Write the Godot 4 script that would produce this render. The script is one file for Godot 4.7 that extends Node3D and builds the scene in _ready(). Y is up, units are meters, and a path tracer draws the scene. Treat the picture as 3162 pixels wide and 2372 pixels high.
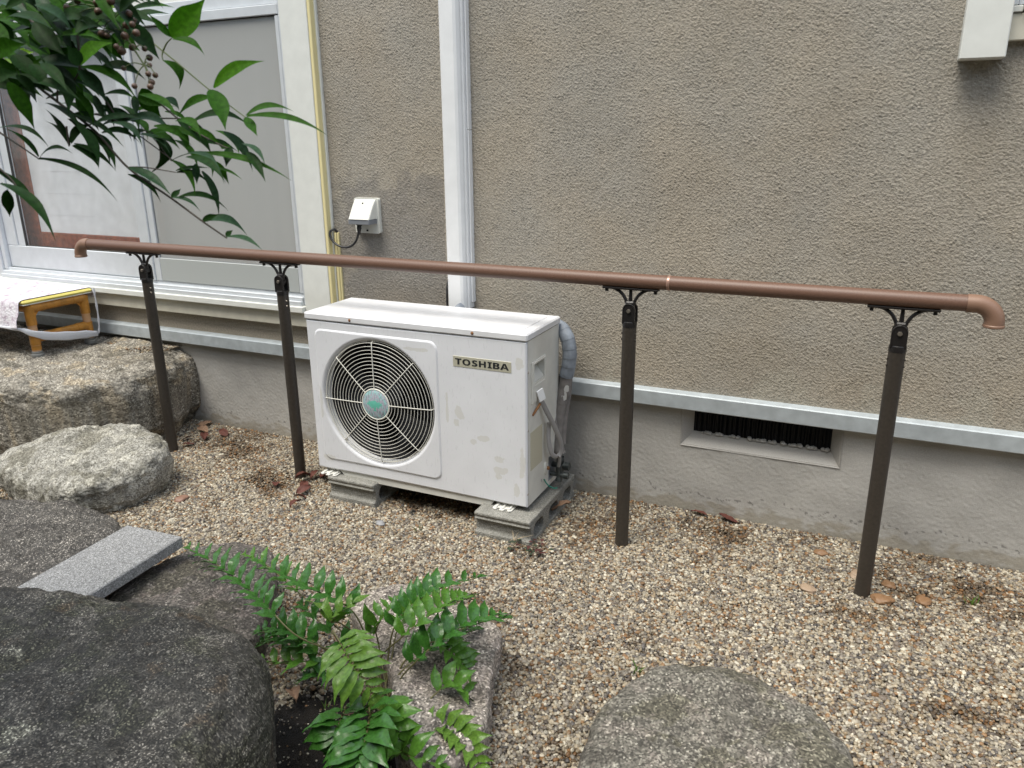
extends Node3D

# ------------------------------------------------------------------ mesh builder
class MB:
	var v := PackedVector3Array()
	var n := PackedVector3Array()
	var c := PackedColorArray()
	var uv := PackedVector2Array()
	var i := PackedInt32Array()
	var tint := Color.WHITE

	func vert(p: Vector3, nn: Vector3, t := Vector2.ZERO) -> int:
		v.append(p); n.append(nn); c.append(tint); uv.append(t)
		return v.size() - 1

	func tri(a: Vector3, b: Vector3, d: Vector3) -> void:
		var nn := (b - a).cross(d - a).normalized()
		var k := vert(a, nn); vert(b, nn); vert(d, nn)
		i.append_array([k, k + 2, k + 1])

	func quad(a: Vector3, b: Vector3, d: Vector3, e: Vector3) -> void:
		var nn := (d - a).cross(e - b).normalized()
		var k := vert(a, nn, Vector2(0, 1)); vert(b, nn, Vector2(1, 1)); vert(d, nn, Vector2(1, 0)); vert(e, nn, Vector2(0, 0))
		i.append_array([k, k + 2, k + 1, k, k + 3, k + 2])

	func out(p: Array, from: Vector3) -> void:      # a triangle or quad that faces away from a point
		var mid := Vector3.ZERO
		for q in p: mid += q
		mid /= p.size()
		var nn: Vector3 = (p[1] - p[0]).cross(p[2] - p[0])
		if nn.dot(mid - from) < 0.0: p.reverse()
		if p.size() == 3: tri(p[0], p[1], p[2])
		else: quad(p[0], p[1], p[2], p[3])

	# smooth sheet; its front faces (next column) x (next row)
	func grid(rows: Array, wrap := false, flip := false, uvs := false) -> void:
		var k0 := v.size()
		var R := rows.size()
		var Cn: int = rows[0].size()
		for r in R:
			for q in Cn:
				vert(rows[r][q], Vector3.ZERO, Vector2(float(q) / (Cn - 1), float(r) / (R - 1)) if uvs else Vector2.ZERO)
		var last := Cn if wrap else Cn - 1
		for r in R - 1:
			for q in last:
				var q2 := (q + 1) % Cn
				var a := k0 + r * Cn + q
				var b := k0 + r * Cn + q2
				var d := a + Cn
				var e := b + Cn
				var nn := (v[b] - v[a]).cross(v[d] - v[a]) + (v[e] - v[d]).cross(v[e] - v[b])
				if flip: nn = -nn
				n[a] += nn; n[b] += nn; n[d] += nn; n[e] += nn
				if flip: i.append_array([a, b, d, b, e, d])
				else: i.append_array([a, d, b, b, d, e])
		for q in range(k0, v.size()): n[q] = n[q].normalized()

	func box(lo: Vector3, hi: Vector3, bevel := 0.0, xf := Transform3D.IDENTITY) -> void:
		var ctr := (lo + hi) / 2
		var h := (hi - lo) / 2
		bevel = minf(bevel, 0.49 * minf(h.x, minf(h.y, h.z)) * 2)
		var m := xf * ctr
		if bevel <= 0.0:
			for ax in 3:
				for s in [-1, 1]:
					var p := []
					for k in [[-1, -1], [1, -1], [1, 1], [-1, 1]]:
						var q := Vector3.ZERO
						q[ax] = s * h[ax]; q[(ax + 1) % 3] = k[0] * h[(ax + 1) % 3]; q[(ax + 2) % 3] = k[1] * h[(ax + 2) % 3]
						p.append(xf * (ctr + q))
					out(p, m)
			return
		var g := h - Vector3.ONE * bevel
		for ax in 3:
			var a1 := (ax + 1) % 3
			var a2 := (ax + 2) % 3
			for s in [-1, 1]:
				var p := []
				for k in [[-1, -1], [1, -1], [1, 1], [-1, 1]]:
					var q := Vector3.ZERO
					q[ax] = s * h[ax]; q[a1] = k[0] * g[a1]; q[a2] = k[1] * g[a2]
					p.append(xf * (ctr + q))
				out(p, m)
			for s in [-1, 1]:
				for t in [-1, 1]:
					var p := []
					for k in [[0, -1], [0, 1], [1, 1], [1, -1]]:
						var q := Vector3.ZERO
						q[ax] = k[1] * g[ax]
						q[a1] = s * (h[a1] if k[0] == 0 else g[a1]); q[a2] = t * (g[a2] if k[0] == 0 else h[a2])
						p.append(xf * (ctr + q))
					out(p, m)
		for a in [-1, 1]:
			for b in [-1, 1]:
				for d in [-1, 1]:
					var sg := Vector3(a, b, d)
					var p := []
					for ax in 3:
						var q := sg * g
						q[ax] = sg[ax] * h[ax]
						p.append(xf * (ctr + q))
					out(p, m)

	func tube(pts: Array, rad, sides := 12, caps := true) -> void:
		var rows := []
		var N := pts.size()
		var u := Vector3.ZERO
		for k in N:
			var t: Vector3 = (pts[mini(k + 1, N - 1)] - pts[maxi(k - 1, 0)]).normalized()
			if k == 0:
				u = t.cross(Vector3.UP if absf(t.y) < 0.9 else Vector3.RIGHT).normalized()
			u = (u - t * u.dot(t)).normalized()
			var w := t.cross(u)
			var r: float = rad[k] if rad is Array else rad
			var row := PackedVector3Array()
			for s in sides:
				var a := TAU * s / sides
				row.append(pts[k] + (u * cos(a) + w * sin(a)) * r)
			rows.append(row)
		grid(rows, true)
		if caps:
			for e in [0, N - 1]:
				for s in range(1, sides - 1):
					if e == 0: tri(rows[e][0], rows[e][s + 1], rows[e][s])
					else: tri(rows[e][0], rows[e][s], rows[e][s + 1])

	# profile of (radius, height), from top to bottom; corners sharper than 35 degrees stay sharp
	func lathe(prof: Array, sides := 24, xf := Transform3D.IDENTITY) -> void:
		var run := [prof[0]]
		for k in range(1, prof.size()):
			run.append(prof[k])
			var sharp := true
			if k < prof.size() - 1:
				sharp = (prof[k] - prof[k - 1]).angle_to(prof[k + 1] - prof[k]) > 0.6 or (prof[k] - prof[k - 1]).angle_to(prof[k + 1] - prof[k]) < -0.6
			if sharp:
				var rows := []
				for q in run:
					var row := PackedVector3Array()
					for s in sides:
						var a := TAU * s / sides
						row.append(xf * Vector3(cos(a) * q.x, q.y, sin(a) * q.x))
					rows.append(row)
				grid(rows, true)
				run = [prof[k]]

	func prism(poly: PackedVector2Array, z0: float, z1: float, xf := Transform3D.IDENTITY) -> void:
		if Geometry2D.is_polygon_clockwise(poly): poly.reverse()
		var t := Geometry2D.triangulate_polygon(poly)
		var mid := Vector2.ZERO
		for p in poly: mid += p / poly.size()
		var m := xf * Vector3(mid.x, mid.y, (z0 + z1) / 2)
		for k in range(0, t.size(), 3):
			for z in [z0, z1]:
				out([xf * Vector3(poly[t[k]].x, poly[t[k]].y, z), xf * Vector3(poly[t[k + 1]].x, poly[t[k + 1]].y, z), xf * Vector3(poly[t[k + 2]].x, poly[t[k + 2]].y, z)], m)
		for k in poly.size():
			var a := poly[k]
			var b := poly[(k + 1) % poly.size()]
			quad(xf * Vector3(a.x, a.y, z0), xf * Vector3(b.x, b.y, z0), xf * Vector3(b.x, b.y, z1), xf * Vector3(a.x, a.y, z1))

	func mesh() -> ArrayMesh:
		var a := []
		a.resize(Mesh.ARRAY_MAX)
		a[Mesh.ARRAY_VERTEX] = v; a[Mesh.ARRAY_NORMAL] = n; a[Mesh.ARRAY_COLOR] = c; a[Mesh.ARRAY_TEX_UV] = uv; a[Mesh.ARRAY_INDEX] = i
		var m := ArrayMesh.new()
		m.add_surface_from_arrays(Mesh.PRIMITIVE_TRIANGLES, a)
		return m

# ------------------------------------------------------------------ objects, names, materials
var taken := {}
var rng := RandomNumberGenerator.new()

func numbered(called: String) -> String:
	taken[called] = taken.get(called, -1) + 1
	return called if taken[called] == 0 else "%s_%03d" % [called, taken[called]]

func tag(o: Node3D, label: String, category: String, group := "", kind := "") -> Node3D:
	o.set_meta("label", label); o.set_meta("category", category)
	if group: o.set_meta("group", group)
	if kind: o.set_meta("kind", kind)
	return o

func thing(called: String, label: String, category: String, at := Vector3.ZERO, group := "") -> Node3D:
	var o := Node3D.new()
	o.name = numbered(called)
	o.position = at
	add_child(o, true)
	return tag(o, label, category, group)

func obj(called: String, mesh, m: Material, parent: Node3D = self) -> MeshInstance3D:
	var o := MeshInstance3D.new()
	if parent == self: o.name = numbered(called)
	else:
		var key := "n_" + called
		var k: int = parent.get_meta(key, -1) + 1 if parent.has_meta(key) else 0
		parent.set_meta(key, k)
		o.name = called if k == 0 else "%s_%03d" % [called, k]
	if mesh is MB and parent != self:
		var off := Vector3.ZERO
		var up: Node = parent
		while up is Node3D and up != self:
			off += up.position
			up = up.get_parent()
		for k in mesh.v.size(): mesh.v[k] -= off
	o.mesh = mesh.mesh() if mesh is MB else mesh
	o.material_override = null
	o.set_surface_override_material(0, m)
	parent.add_child(o, true)
	return o

func structure(o: Node3D) -> Node3D:
	o.set_meta("kind", "structure")
	return o

func lin(r: float, g: float, b: float) -> Color: return Color(r, g, b).linear_to_srgb()

func mat(col: Color, rough := 0.6, metal := 0.0) -> StandardMaterial3D:   # col is linear
	var m := StandardMaterial3D.new()
	m.albedo_color = lin(col.r, col.g, col.b)
	m.roughness = rough
	m.metallic = metal
	return m

func ramp(stops: Array, hard := false) -> Gradient:
	var g := Gradient.new()
	var off := PackedFloat32Array()
	var cols := PackedColorArray()
	for s in stops:
		off.append(s[0]); cols.append(lin(s[1], s[2], s[3]))
	g.offsets = off; g.colors = cols
	if hard: g.interpolation_mode = Gradient.GRADIENT_INTERPOLATE_CONSTANT
	return g

func grey_ramp(a: float, b: float) -> Gradient:
	var g := Gradient.new()
	g.offsets = PackedFloat32Array([0, 1]); g.colors = PackedColorArray([Color(a, a, a), Color(b, b, b)])
	return g

func noise(kind: int, freq: float, sd: int, octaves := 4) -> FastNoiseLite:
	var f := FastNoiseLite.new()
	f.noise_type = kind; f.frequency = freq; f.seed = sd
	f.fractal_type = FastNoiseLite.FRACTAL_FBM if octaves > 1 else FastNoiseLite.FRACTAL_NONE
	f.fractal_octaves = octaves
	return f

func ntex(f: FastNoiseLite, size := 512, g: Gradient = null) -> NoiseTexture2D:
	var t := NoiseTexture2D.new()
	t.width = size; t.height = size; t.seamless = true; t.noise = f; t.generate_mipmaps = false
	if g: t.color_ramp = g
	return t

func cells(freq: float, sd: int) -> FastNoiseLite:
	var f := noise(FastNoiseLite.TYPE_CELLULAR, freq, sd, 1)
	f.cellular_return_type = FastNoiseLite.RETURN_CELL_VALUE
	f.cellular_jitter = 1.0
	return f

# grain picture over relief, laid on by world position; span is the metres one repeat covers
func grainy(m: StandardMaterial3D, tex: Texture2D, bump: Texture2D, span: float, cm: float) -> StandardMaterial3D:
	m.uv1_triplanar = true; m.uv1_world_triplanar = true
	m.uv1_scale = Vector3.ONE / span
	if tex: m.albedo_texture = tex
	if bump:
		m.heightmap_enabled = true; m.heightmap_texture = bump; m.heightmap_scale = cm
	return m

# ------------------------------------------------------------------ shapes
func spline(p: Array, per := 8) -> Array:
	var o := []
	for k in p.size() - 1:
		var a = p[maxi(k - 1, 0)]; var b = p[k]; var c = p[k + 1]; var d = p[mini(k + 2, p.size() - 1)]
		for s in per: o.append(b.cubic_interpolate(c, a, d, float(s) / per))
	o.append(p[-1])
	return o

func ring_spline(p: Array) -> PackedVector2Array:
	var dense := PackedVector2Array()
	for k in p.size():
		var a: Vector2 = p[(k - 1 + p.size()) % p.size()]
		for s in 16: dense.append(p[k].cubic_interpolate(p[(k + 1) % p.size()], a, p[(k + 2) % p.size()], s / 16.0))
	return dense

# A stone: outline on the ground seen from above, flat or domed top, sides that go down into the ground.
func stone(outline: Array, H: float, square: float, slope: Vector2, under: float, rough: Array, sd: int, painter: Callable, cols := 220, rows_n := 110) -> MB:
	var ol := ring_spline(outline)
	var mid := Vector2.ZERO
	for p in ol: mid += p / ol.size()
	# radius by angle
	var rad := PackedFloat32Array()
	for k in cols:
		var a := TAU * k / cols
		var dir := Vector2(cos(a), sin(a))
		var best := 0.05
		for q in ol.size():
			var hit = Geometry2D.segment_intersects_segment(mid, mid + dir * 5.0, ol[q], ol[(q + 1) % ol.size()])
			if hit != null: best = maxf(best, mid.distance_to(hit))
		rad.append(best)
	var nb := noise(FastNoiseLite.TYPE_SIMPLEX_SMOOTH, rough[0], sd, 3)
	var nm := noise(FastNoiseLite.TYPE_SIMPLEX_SMOOTH, rough[2], sd + 7, 4)
	var nf := noise(FastNoiseLite.TYPE_SIMPLEX_SMOOTH, rough[4], sd + 13, 3)
	var rows := []
	var top := int(rows_n * 0.72)
	for r in rows_n + 1:
		var row := PackedVector3Array()
		for k in cols:
			var a := TAU * k / cols
			var R := rad[k]
			var p: Vector3
			var nn: Vector3
			var dir := Vector2(cos(a), sin(a))
			if r <= top:
				var q := float(r) / top
				var rr := q / 0.6 * 0.8
				var t := asin(pow(minf(rr, 0.8), square))
				if q > 0.6:
					t = lerpf(t, PI / 2, (q - 0.6) / 0.4)
					rr = pow(sin(t), 1.0 / square)
				var hh := pow(maxf(cos(t), 0.0), 1.0 / square)
				var xz := mid + dir * R * rr
				p = Vector3(xz.x, H * hh * 0.75 + H * 0.25 + slope.dot(xz - mid) * (hh * 0.75 + 0.25), xz.y)
				nn = Vector3(dir.x * sin(t), cos(t) * 1.0, dir.y * sin(t)).normalized()
			else:
				var t := float(r - top) / (rows_n - top)
				var xz := mid + dir * R * (1.0 - under * t)
				p = Vector3(xz.x, lerpf(H * 0.25 + slope.dot(xz - mid) * 0.25, -0.04, t), xz.y)
				nn = Vector3(dir.x, -under, dir.y).normalized()
			var d: float = nb.get_noise_3dv(p) * rough[1] + nm.get_noise_3dv(p) * rough[3] + nf.get_noise_3dv(p) * rough[5]
			row.append(p + nn * d)
		rows.append(row)
	var m := MB.new()
	m.grid(rows, true)
	for k in m.v.size(): m.c[k] = painter.call(m.v[k], m.n[k])
	return m

# Surface of a distance field, one vertex in each cell that it crosses.
func nets(sdf: Callable, lo: Vector3, hi: Vector3, cell: float) -> MB:
	var N := Vector3i(((hi - lo) / cell).ceil()) + Vector3i.ONE
	var f := PackedFloat32Array()
	f.resize(N.x * N.y * N.z)
	for z in N.z:
		for y in N.y:
			for x in N.x: f[x + N.x * (y + N.y * z)] = sdf.call(lo + Vector3(x, y, z) * cell)
	var at := PackedInt32Array()
	at.resize(f.size()); at.fill(-1)
	var m := MB.new()
	var sx := 1; var sy := N.x; var sz := N.x * N.y
	var corner := [0, sx, sy, sx + sy, sz, sx + sz, sy + sz, sx + sy + sz]
	var off := [Vector3(0, 0, 0), Vector3(1, 0, 0), Vector3(0, 1, 0), Vector3(1, 1, 0), Vector3(0, 0, 1), Vector3(1, 0, 1), Vector3(0, 1, 1), Vector3(1, 1, 1)]
	var edges := [[0, 1], [2, 3], [4, 5], [6, 7], [0, 2], [1, 3], [4, 6], [5, 7], [0, 4], [1, 5], [2, 6], [3, 7]]
	for z in N.z - 1:
		for y in N.y - 1:
			for x in N.x - 1:
				var b := x + sy * y + sz * z
				var neg := 0
				for q in corner: neg += int(f[b + q] < 0.0)
				if neg == 0 or neg == 8: continue
				var p := Vector3.ZERO
				var cnt := 0
				for e in edges:
					var fa := f[b + corner[e[0]]]; var fb := f[b + corner[e[1]]]
					if (fa < 0.0) != (fb < 0.0):
						p += off[e[0]].lerp(off[e[1]], fa / (fa - fb)); cnt += 1
				var g := Vector3(f[b + 1] - f[b] + f[b + sx + sy + sz] - f[b + sy + sz], f[b + sy] - f[b] + f[b + sx + sy + sz] - f[b + sx + sz], f[b + sz] - f[b] + f[b + sx + sy + sz] - f[b + sx + sy])
				at[b] = m.vert(lo + (Vector3(x, y, z) + p / cnt) * cell, g.normalized())
	for z in range(1, N.z - 1):
		for y in range(1, N.y - 1):
			for x in range(1, N.x - 1):
				var b := x + sy * y + sz * z
				for ax in [[sx, sy, sz], [sy, sz, sx], [sz, sx, sy]]:
					var inside := f[b] < 0.0
					if inside == (f[b + ax[0]] < 0.0): continue
					var q := [at[b], at[b - ax[1]], at[b - ax[1] - ax[2]], at[b - ax[2]]]
					if q.min() < 0: continue
					if inside: m.i.append_array([q[0], q[2], q[1], q[0], q[3], q[2]])
					else: m.i.append_array([q[0], q[1], q[2], q[0], q[2], q[3]])
	return m

# A leaf blade along +z, face up (+y): length 1 by width w, midrib fold, arch and sideways curve.
func blade(w: float, arch: float, curve: float, fold: float, tipness := 1.0, wave := 0.0, ear := 0.0) -> MB:
	var rows := []
	var NS := 14
	for s in NS + 1:
		var t := float(s) / NS
		var wd := w * 0.5 * pow(sin(PI * pow(t, 0.72)), 0.85) * (1.0 if t < 0.55 else lerpf(1.0, 1.0 - 0.7 * tipness, (t - 0.55) / 0.45))
		if s == NS: wd = 0.0008
		if s == 0: wd = 0.02 + ear * w * 0.3
		var mid := Vector3(curve * t * t, arch * (1.0 - pow(2.0 * t - 1.0, 2.0)) , t)
		var row := PackedVector3Array()
		for k in [-1.0, -0.5, 0.0, 0.5, 1.0]:
			row.append(mid + Vector3(k * wd, absf(k) * wd * fold + wave * sin(t * 16.0 + k * 1.2) * absf(k), 0.0))
		rows.append(row)
	var m := MB.new()
	m.grid(rows, false, true)
	return m

func frame_of(z: Vector3, up: Vector3) -> Basis:
	z = z.normalized()
	var x := up.cross(z).normalized()
	return Basis(x, z.cross(x), z)

# ------------------------------------------------------------------ materials
var M := {}

func make_materials() -> void:
	var fbm := ntex(noise(FastNoiseLite.TYPE_SIMPLEX_SMOOTH, 0.012, 3, 6), 1024)
	var fine := ntex(noise(FastNoiseLite.TYPE_SIMPLEX_SMOOTH, 0.05, 5, 4), 1024)
	var soft := ntex(noise(FastNoiseLite.TYPE_SIMPLEX_SMOOTH, 0.01, 9, 5), 512, grey_ramp(0.72, 1.0))
	var patch := ntex(noise(FastNoiseLite.TYPE_SIMPLEX_SMOOTH, 0.008, 21, 5), 512, grey_ramp(0.45, 1.0))
	# stucco and mortar
	M.stucco = grainy(mat(Color(1, 1, 1), 0.95), ntex(noise(FastNoiseLite.TYPE_SIMPLEX_SMOOTH, 0.06, 31, 3), 512, grey_ramp(0.8, 1.0)), fine, 0.3, 0.15)
	M.stucco.vertex_color_use_as_albedo = true
	M.mortar = grainy(mat(Color(1, 1, 1), 0.92), ntex(noise(FastNoiseLite.TYPE_SIMPLEX_SMOOTH, 0.08, 33, 3), 512, grey_ramp(0.88, 1.0)), fine, 0.2, 0.06)
	M.mortar.vertex_color_use_as_albedo = true
	# stones: mineral grains about 2 to 3 mm wide
	var grains := func(sd: int, stops: Array, freq := 0.085): return ntex(cells(freq, sd), 1024, ramp(stops, true))
	var st := [[0.0, 0.085, 0.078, 0.068], [0.22, 0.145, 0.134, 0.116], [0.45, 0.21, 0.196, 0.17], [0.7, 0.3, 0.282, 0.25], [0.9, 0.46, 0.44, 0.4]]
	M.stone_tan = grainy(mat(Color(1, 1, 1), 0.85), grains.call(41, st), fbm, 0.4, 0.6)
	M.stone_dark = grainy(mat(Color(1, 1, 1), 0.7), grains.call(43, [[0.0, 0.016, 0.015, 0.0135], [0.3, 0.034, 0.032, 0.029], [0.55, 0.062, 0.058, 0.053], [0.76, 0.13, 0.123, 0.112], [0.92, 0.36, 0.345, 0.32]], 0.12), fbm, 0.3, 0.45)
	M.stone_pale = grainy(mat(Color(1, 1, 1), 0.85), grains.call(45, [[0.0, 0.13, 0.122, 0.105], [0.25, 0.25, 0.24, 0.215], [0.5, 0.38, 0.37, 0.34], [0.75, 0.52, 0.51, 0.48]], 0.09), fbm, 0.34, 0.4)
	M.stone_grey = grainy(mat(Color(1, 1, 1), 0.85), grains.call(47, [[0.0, 0.06, 0.055, 0.05], [0.3, 0.12, 0.11, 0.1], [0.55, 0.19, 0.17, 0.16], [0.8, 0.28, 0.26, 0.24], [0.95, 0.48, 0.45, 0.42]]), fbm, 0.36, 0.4)
	M.concrete = grainy(mat(Color(1, 1, 1), 0.95), grains.call(49, [[0.0, 0.2, 0.195, 0.18], [0.3, 0.27, 0.265, 0.25], [0.6, 0.33, 0.325, 0.305], [0.85, 0.4, 0.39, 0.37]], 0.12), fine, 0.3, 0.25)
	M.paver = grainy(mat(Color(1, 1, 1), 0.95), grains.call(51, [[0.0, 0.16, 0.16, 0.16], [0.25, 0.23, 0.23, 0.23], [0.55, 0.3, 0.3, 0.3], [0.85, 0.42, 0.42, 0.42]], 0.1), fine, 0.25, 0.12)
	for k in ["stone_tan", "stone_dark", "stone_pale", "stone_grey", "concrete", "paver"]: M[k].vertex_color_use_as_albedo = true
	M.pebble = mat(Color(1, 1, 1), 0.55)
	M.pebble.vertex_color_use_as_albedo = true
	M.earth = grainy(mat(Color(0.13, 0.1, 0.065), 1.0), patch, fine, 0.4, 0.5)
	M.soil = grainy(mat(Color(0.03, 0.023, 0.017), 1.0), patch, fine, 0.3, 0.8)
	# metals and plastics
	M.zinc = grainy(mat(Color(0.52, 0.57, 0.6), 0.45, 0.2), ntex(noise(FastNoiseLite.TYPE_SIMPLEX_SMOOTH, 0.02, 61, 5), 512, grey_ramp(0.88, 1.0)), null, 0.6, 0.0)
	M.alu = grainy(mat(Color(0.68, 0.71, 0.74), 0.4, 0.2), ntex(noise(FastNoiseLite.TYPE_SIMPLEX_SMOOTH, 0.02, 63, 4), 512, grey_ramp(0.95, 1.0)), null, 0.8, 0.0)
	M.white_frame = grainy(mat(Color(0.74, 0.75, 0.71), 0.5), ntex(noise(FastNoiseLite.TYPE_SIMPLEX_SMOOTH, 0.02, 65, 5), 512, grey_ramp(0.96, 1.0)), null, 0.7, 0.0)
	M.cream = grainy(mat(Color(0.66, 0.63, 0.53), 0.55), ntex(noise(FastNoiseLite.TYPE_SIMPLEX_SMOOTH, 0.02, 67, 5), 512, grey_ramp(0.94, 1.0)), null, 0.7, 0.0)
	M.yellow_trim = mat(Color(0.75, 0.66, 0.36), 0.5)
	M.conduit = grainy(mat(Color(0.82, 0.83, 0.84), 0.42), ntex(noise(FastNoiseLite.TYPE_SIMPLEX_SMOOTH, 0.015, 69, 5), 512, grey_ramp(0.96, 1.0)), null, 0.7, 0.0)
	M.seam = mat(Color(0.05, 0.05, 0.05), 0.8)
	M.wood = grainy(mat(Color(0.36, 0.1, 0.04), 0.5), ntex(noise(FastNoiseLite.TYPE_SIMPLEX_SMOOTH, 0.01, 71, 5), 512, grey_ramp(0.7, 1.0)), null, 0.2, 0.0)
	M.paper = grainy(mat(Color(0.78, 0.8, 0.82), 0.95), ntex(noise(FastNoiseLite.TYPE_SIMPLEX_SMOOTH, 0.01, 73, 5), 512, grey_ramp(0.93, 1.0)), null, 0.5, 0.0)
	M.blind = mat(Color(0.6, 0.6, 0.57), 0.95)
	M.screen = mat(Color(0.5, 0.51, 0.5), 0.9)
	M.screen.transparency = BaseMaterial3D.TRANSPARENCY_ALPHA
	M.screen.albedo_color.a = 0.52
	M.glass = mat(Color(0.9, 0.95, 1.0), 0.03)
	M.glass.transparency = BaseMaterial3D.TRANSPARENCY_ALPHA
	M.glass.albedo_color.a = 0.03
	M.rail = grainy(mat(Color(0.165, 0.09, 0.062), 0.46), ntex(noise(FastNoiseLite.TYPE_SIMPLEX_SMOOTH, 0.05, 75, 4), 256, grey_ramp(0.88, 1.0)), fine, 0.1, 0.02)
	M.elbow = mat(Color(0.23, 0.135, 0.092), 0.48, 0.05)
	M.ring = mat(Color(0.36, 0.22, 0.17), 0.3, 0.3)
	M.post = grainy(mat(Color(0.06, 0.05, 0.041), 0.42, 0.15), ntex(noise(FastNoiseLite.TYPE_SIMPLEX_SMOOTH, 0.05, 77, 4), 256, grey_ramp(0.8, 1.0)), null, 0.15, 0.0)
	M.bracket = mat(Color(0.017, 0.015, 0.015), 0.33, 0.1)
	M.bolt = mat(Color(0.5, 0.45, 0.4), 0.35, 0.9)
	M.black = mat(Color(0.012, 0.012, 0.013), 0.85)
	M.dark_void = mat(Color(0.004, 0.004, 0.004), 0.95)
	M.cord = mat(Color(0.02, 0.02, 0.023), 0.4)
	M.outlet = mat(Color(0.68, 0.68, 0.63), 0.4)
	M.smoke_plastic = mat(Color(0.2, 0.21, 0.23), 0.35)
	# air conditioner
	M.ac_white = grainy(mat(Color(0.74, 0.745, 0.77), 0.4), ntex(noise(FastNoiseLite.TYPE_SIMPLEX_SMOOTH, 0.012, 81, 6), 512, grey_ramp(0.95, 1.0)), null, 0.5, 0.0)
	M.ac_side = grainy(mat(Color(0.72, 0.71, 0.66), 0.45), ntex(noise(FastNoiseLite.TYPE_SIMPLEX_SMOOTH, 0.012, 83, 6), 512, grey_ramp(0.93, 1.0)), null, 0.5, 0.0)
	M.ac_face = mat(Color(1, 1, 1), 0.38)
	M.ac_face.albedo_texture = face_picture()
	M.grille = mat(Color(0.7, 0.69, 0.63), 0.45)
	M.fan = mat(Color(0.014, 0.016, 0.022), 0.5)
	M.badge = mat(Color(0.52, 0.5, 0.4), 0.4, 0.2)
	M.ink = mat(Color(0.015, 0.017, 0.02), 0.5)
	M.hub = mat(Color(1, 1, 1), 0.6)
	M.hub.albedo_texture = hub_picture()
	M.sticker = mat(Color(0.52, 0.49, 0.38), 0.6)
	M.white_tab = mat(Color(0.85, 0.86, 0.88), 0.5)
	M.tape = grainy(mat(Color(0.3, 0.34, 0.4), 0.55), soft, fine, 0.2, 0.05)
	M.tape_old = grainy(mat(Color(0.27, 0.25, 0.24), 0.7), soft, fine, 0.2, 0.05)
	M.foil = mat(Color(0.7, 0.71, 0.72), 0.4, 0.5)
	M.strap = mat(Color(0.3, 0.29, 0.29), 0.7)
	M.brass = grainy(mat(Color(0.13, 0.15, 0.15), 0.5, 0.5), patch, null, 0.1, 0.0)
	M.rust = mat(Color(0.25, 0.12, 0.05), 0.8, 0.2)
	M.green_wire = mat(Color(0.02, 0.2, 0.15), 0.5)
	# stool
	M.orange = grainy(mat(Color(0.64, 0.285, 0.045), 0.38), soft, null, 0.2, 0.0)
	M.orange_pale = mat(Color(0.55, 0.32, 0.17), 0.45)
	M.board_yellow = mat(Color(0.66, 0.58, 0.16), 0.6)
	M.board_white = mat(Color(0.75, 0.74, 0.7), 0.6)
	M.rubber = mat(Color(0.2, 0.2, 0.19), 0.8)
	M.cloth = grainy(mat(Color(0.7, 0.69, 0.72), 0.95), ntex(noise(FastNoiseLite.TYPE_SIMPLEX_SMOOTH, 0.03, 91, 5), 512, ramp([[0.0, 0.45, 0.34, 0.42], [0.28, 0.66, 0.57, 0.64], [0.46, 0.94, 0.92, 0.95], [1.0, 1.0, 1.0, 1.0]])), fine, 0.7, 0.3)
	M.cloth_plain = grainy(mat(Color(0.74, 0.75, 0.8), 0.95), null, fine, 0.2, 0.4)
	# plants
	var leaf := func(r: float, g: float, b: float, back: float, rough := 0.35, spec := 0.3):
		var m := grainy(mat(Color(r, g, b), rough), ntex(noise(FastNoiseLite.TYPE_SIMPLEX_SMOOTH, 0.02, 95, 4), 256, grey_ramp(0.7, 1.0)), null, 0.05, 0.0)
		m.uv1_world_triplanar = false
		m.uv1_scale = Vector3(2, 2, 2)
		m.metallic_specular = spec
		m.backlight_enabled = true
		m.backlight = Color(back * 0.75, back, back * 0.2)
		return m
	M.leaf_dark = leaf.call(0.017, 0.052, 0.011, 0.5, 0.5, 0.17)
	M.leaf_blue = leaf.call(0.032, 0.08, 0.034, 0.45, 0.42, 0.22)
	M.leaf_mid = leaf.call(0.036, 0.115, 0.009, 0.7, 0.5, 0.17)
	M.leaf_bright = leaf.call(0.07, 0.2, 0.009, 0.9, 0.5, 0.17)
	M.leaf_sun = leaf.call(0.25, 0.42, 0.05, 0.9)  # sunlit brightness put into the leaf colour
	M.hedge_core = mat(Color(0.05, 0.06, 0.03), 1.0)
	M.housing_shade = mat(Color(0.018, 0.018, 0.02), 0.85)  # near black, puts the shade inside the fan opening into the colour
	M.rail_grey = mat(Color(0.4, 0.42, 0.41), 0.5)
	M.twig = mat(Color(0.05, 0.04, 0.03), 0.7)
	M.twig_green = mat(Color(0.09, 0.12, 0.04), 0.6)
	M.berry = mat(Color(0.105, 0.06, 0.04), 0.4)
	M.fern_dark = leaf.call(0.06, 0.19, 0.03, 0.4, 0.26, 0.42)
	M.fern_mid = leaf.call(0.11, 0.265, 0.034, 0.5, 0.28, 0.42)
	M.fern_young = leaf.call(0.17, 0.32, 0.05, 0.6, 0.3, 0.42)
	M.stalk = mat(Color(0.13, 0.12, 0.045), 0.55)
	M.stalk_dry = mat(Color(0.12, 0.065, 0.04), 0.8)
	M.dead_red = grainy(mat(Color(0.14, 0.042, 0.028), 0.7), soft, null, 0.05, 0.0)
	M.dead_tan = grainy(mat(Color(0.36, 0.22, 0.14), 0.75), soft, null, 0.05, 0.0)
	M.weed = leaf.call(0.06, 0.08, 0.05, 0.2, 0.6)
	M.weed_red = leaf.call(0.12, 0.05, 0.045, 0.2, 0.6)
	M.grass = leaf.call(0.12, 0.22, 0.04, 0.5, 0.5)
	M.straw = mat(Color(0.5, 0.4, 0.26), 0.8)

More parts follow.
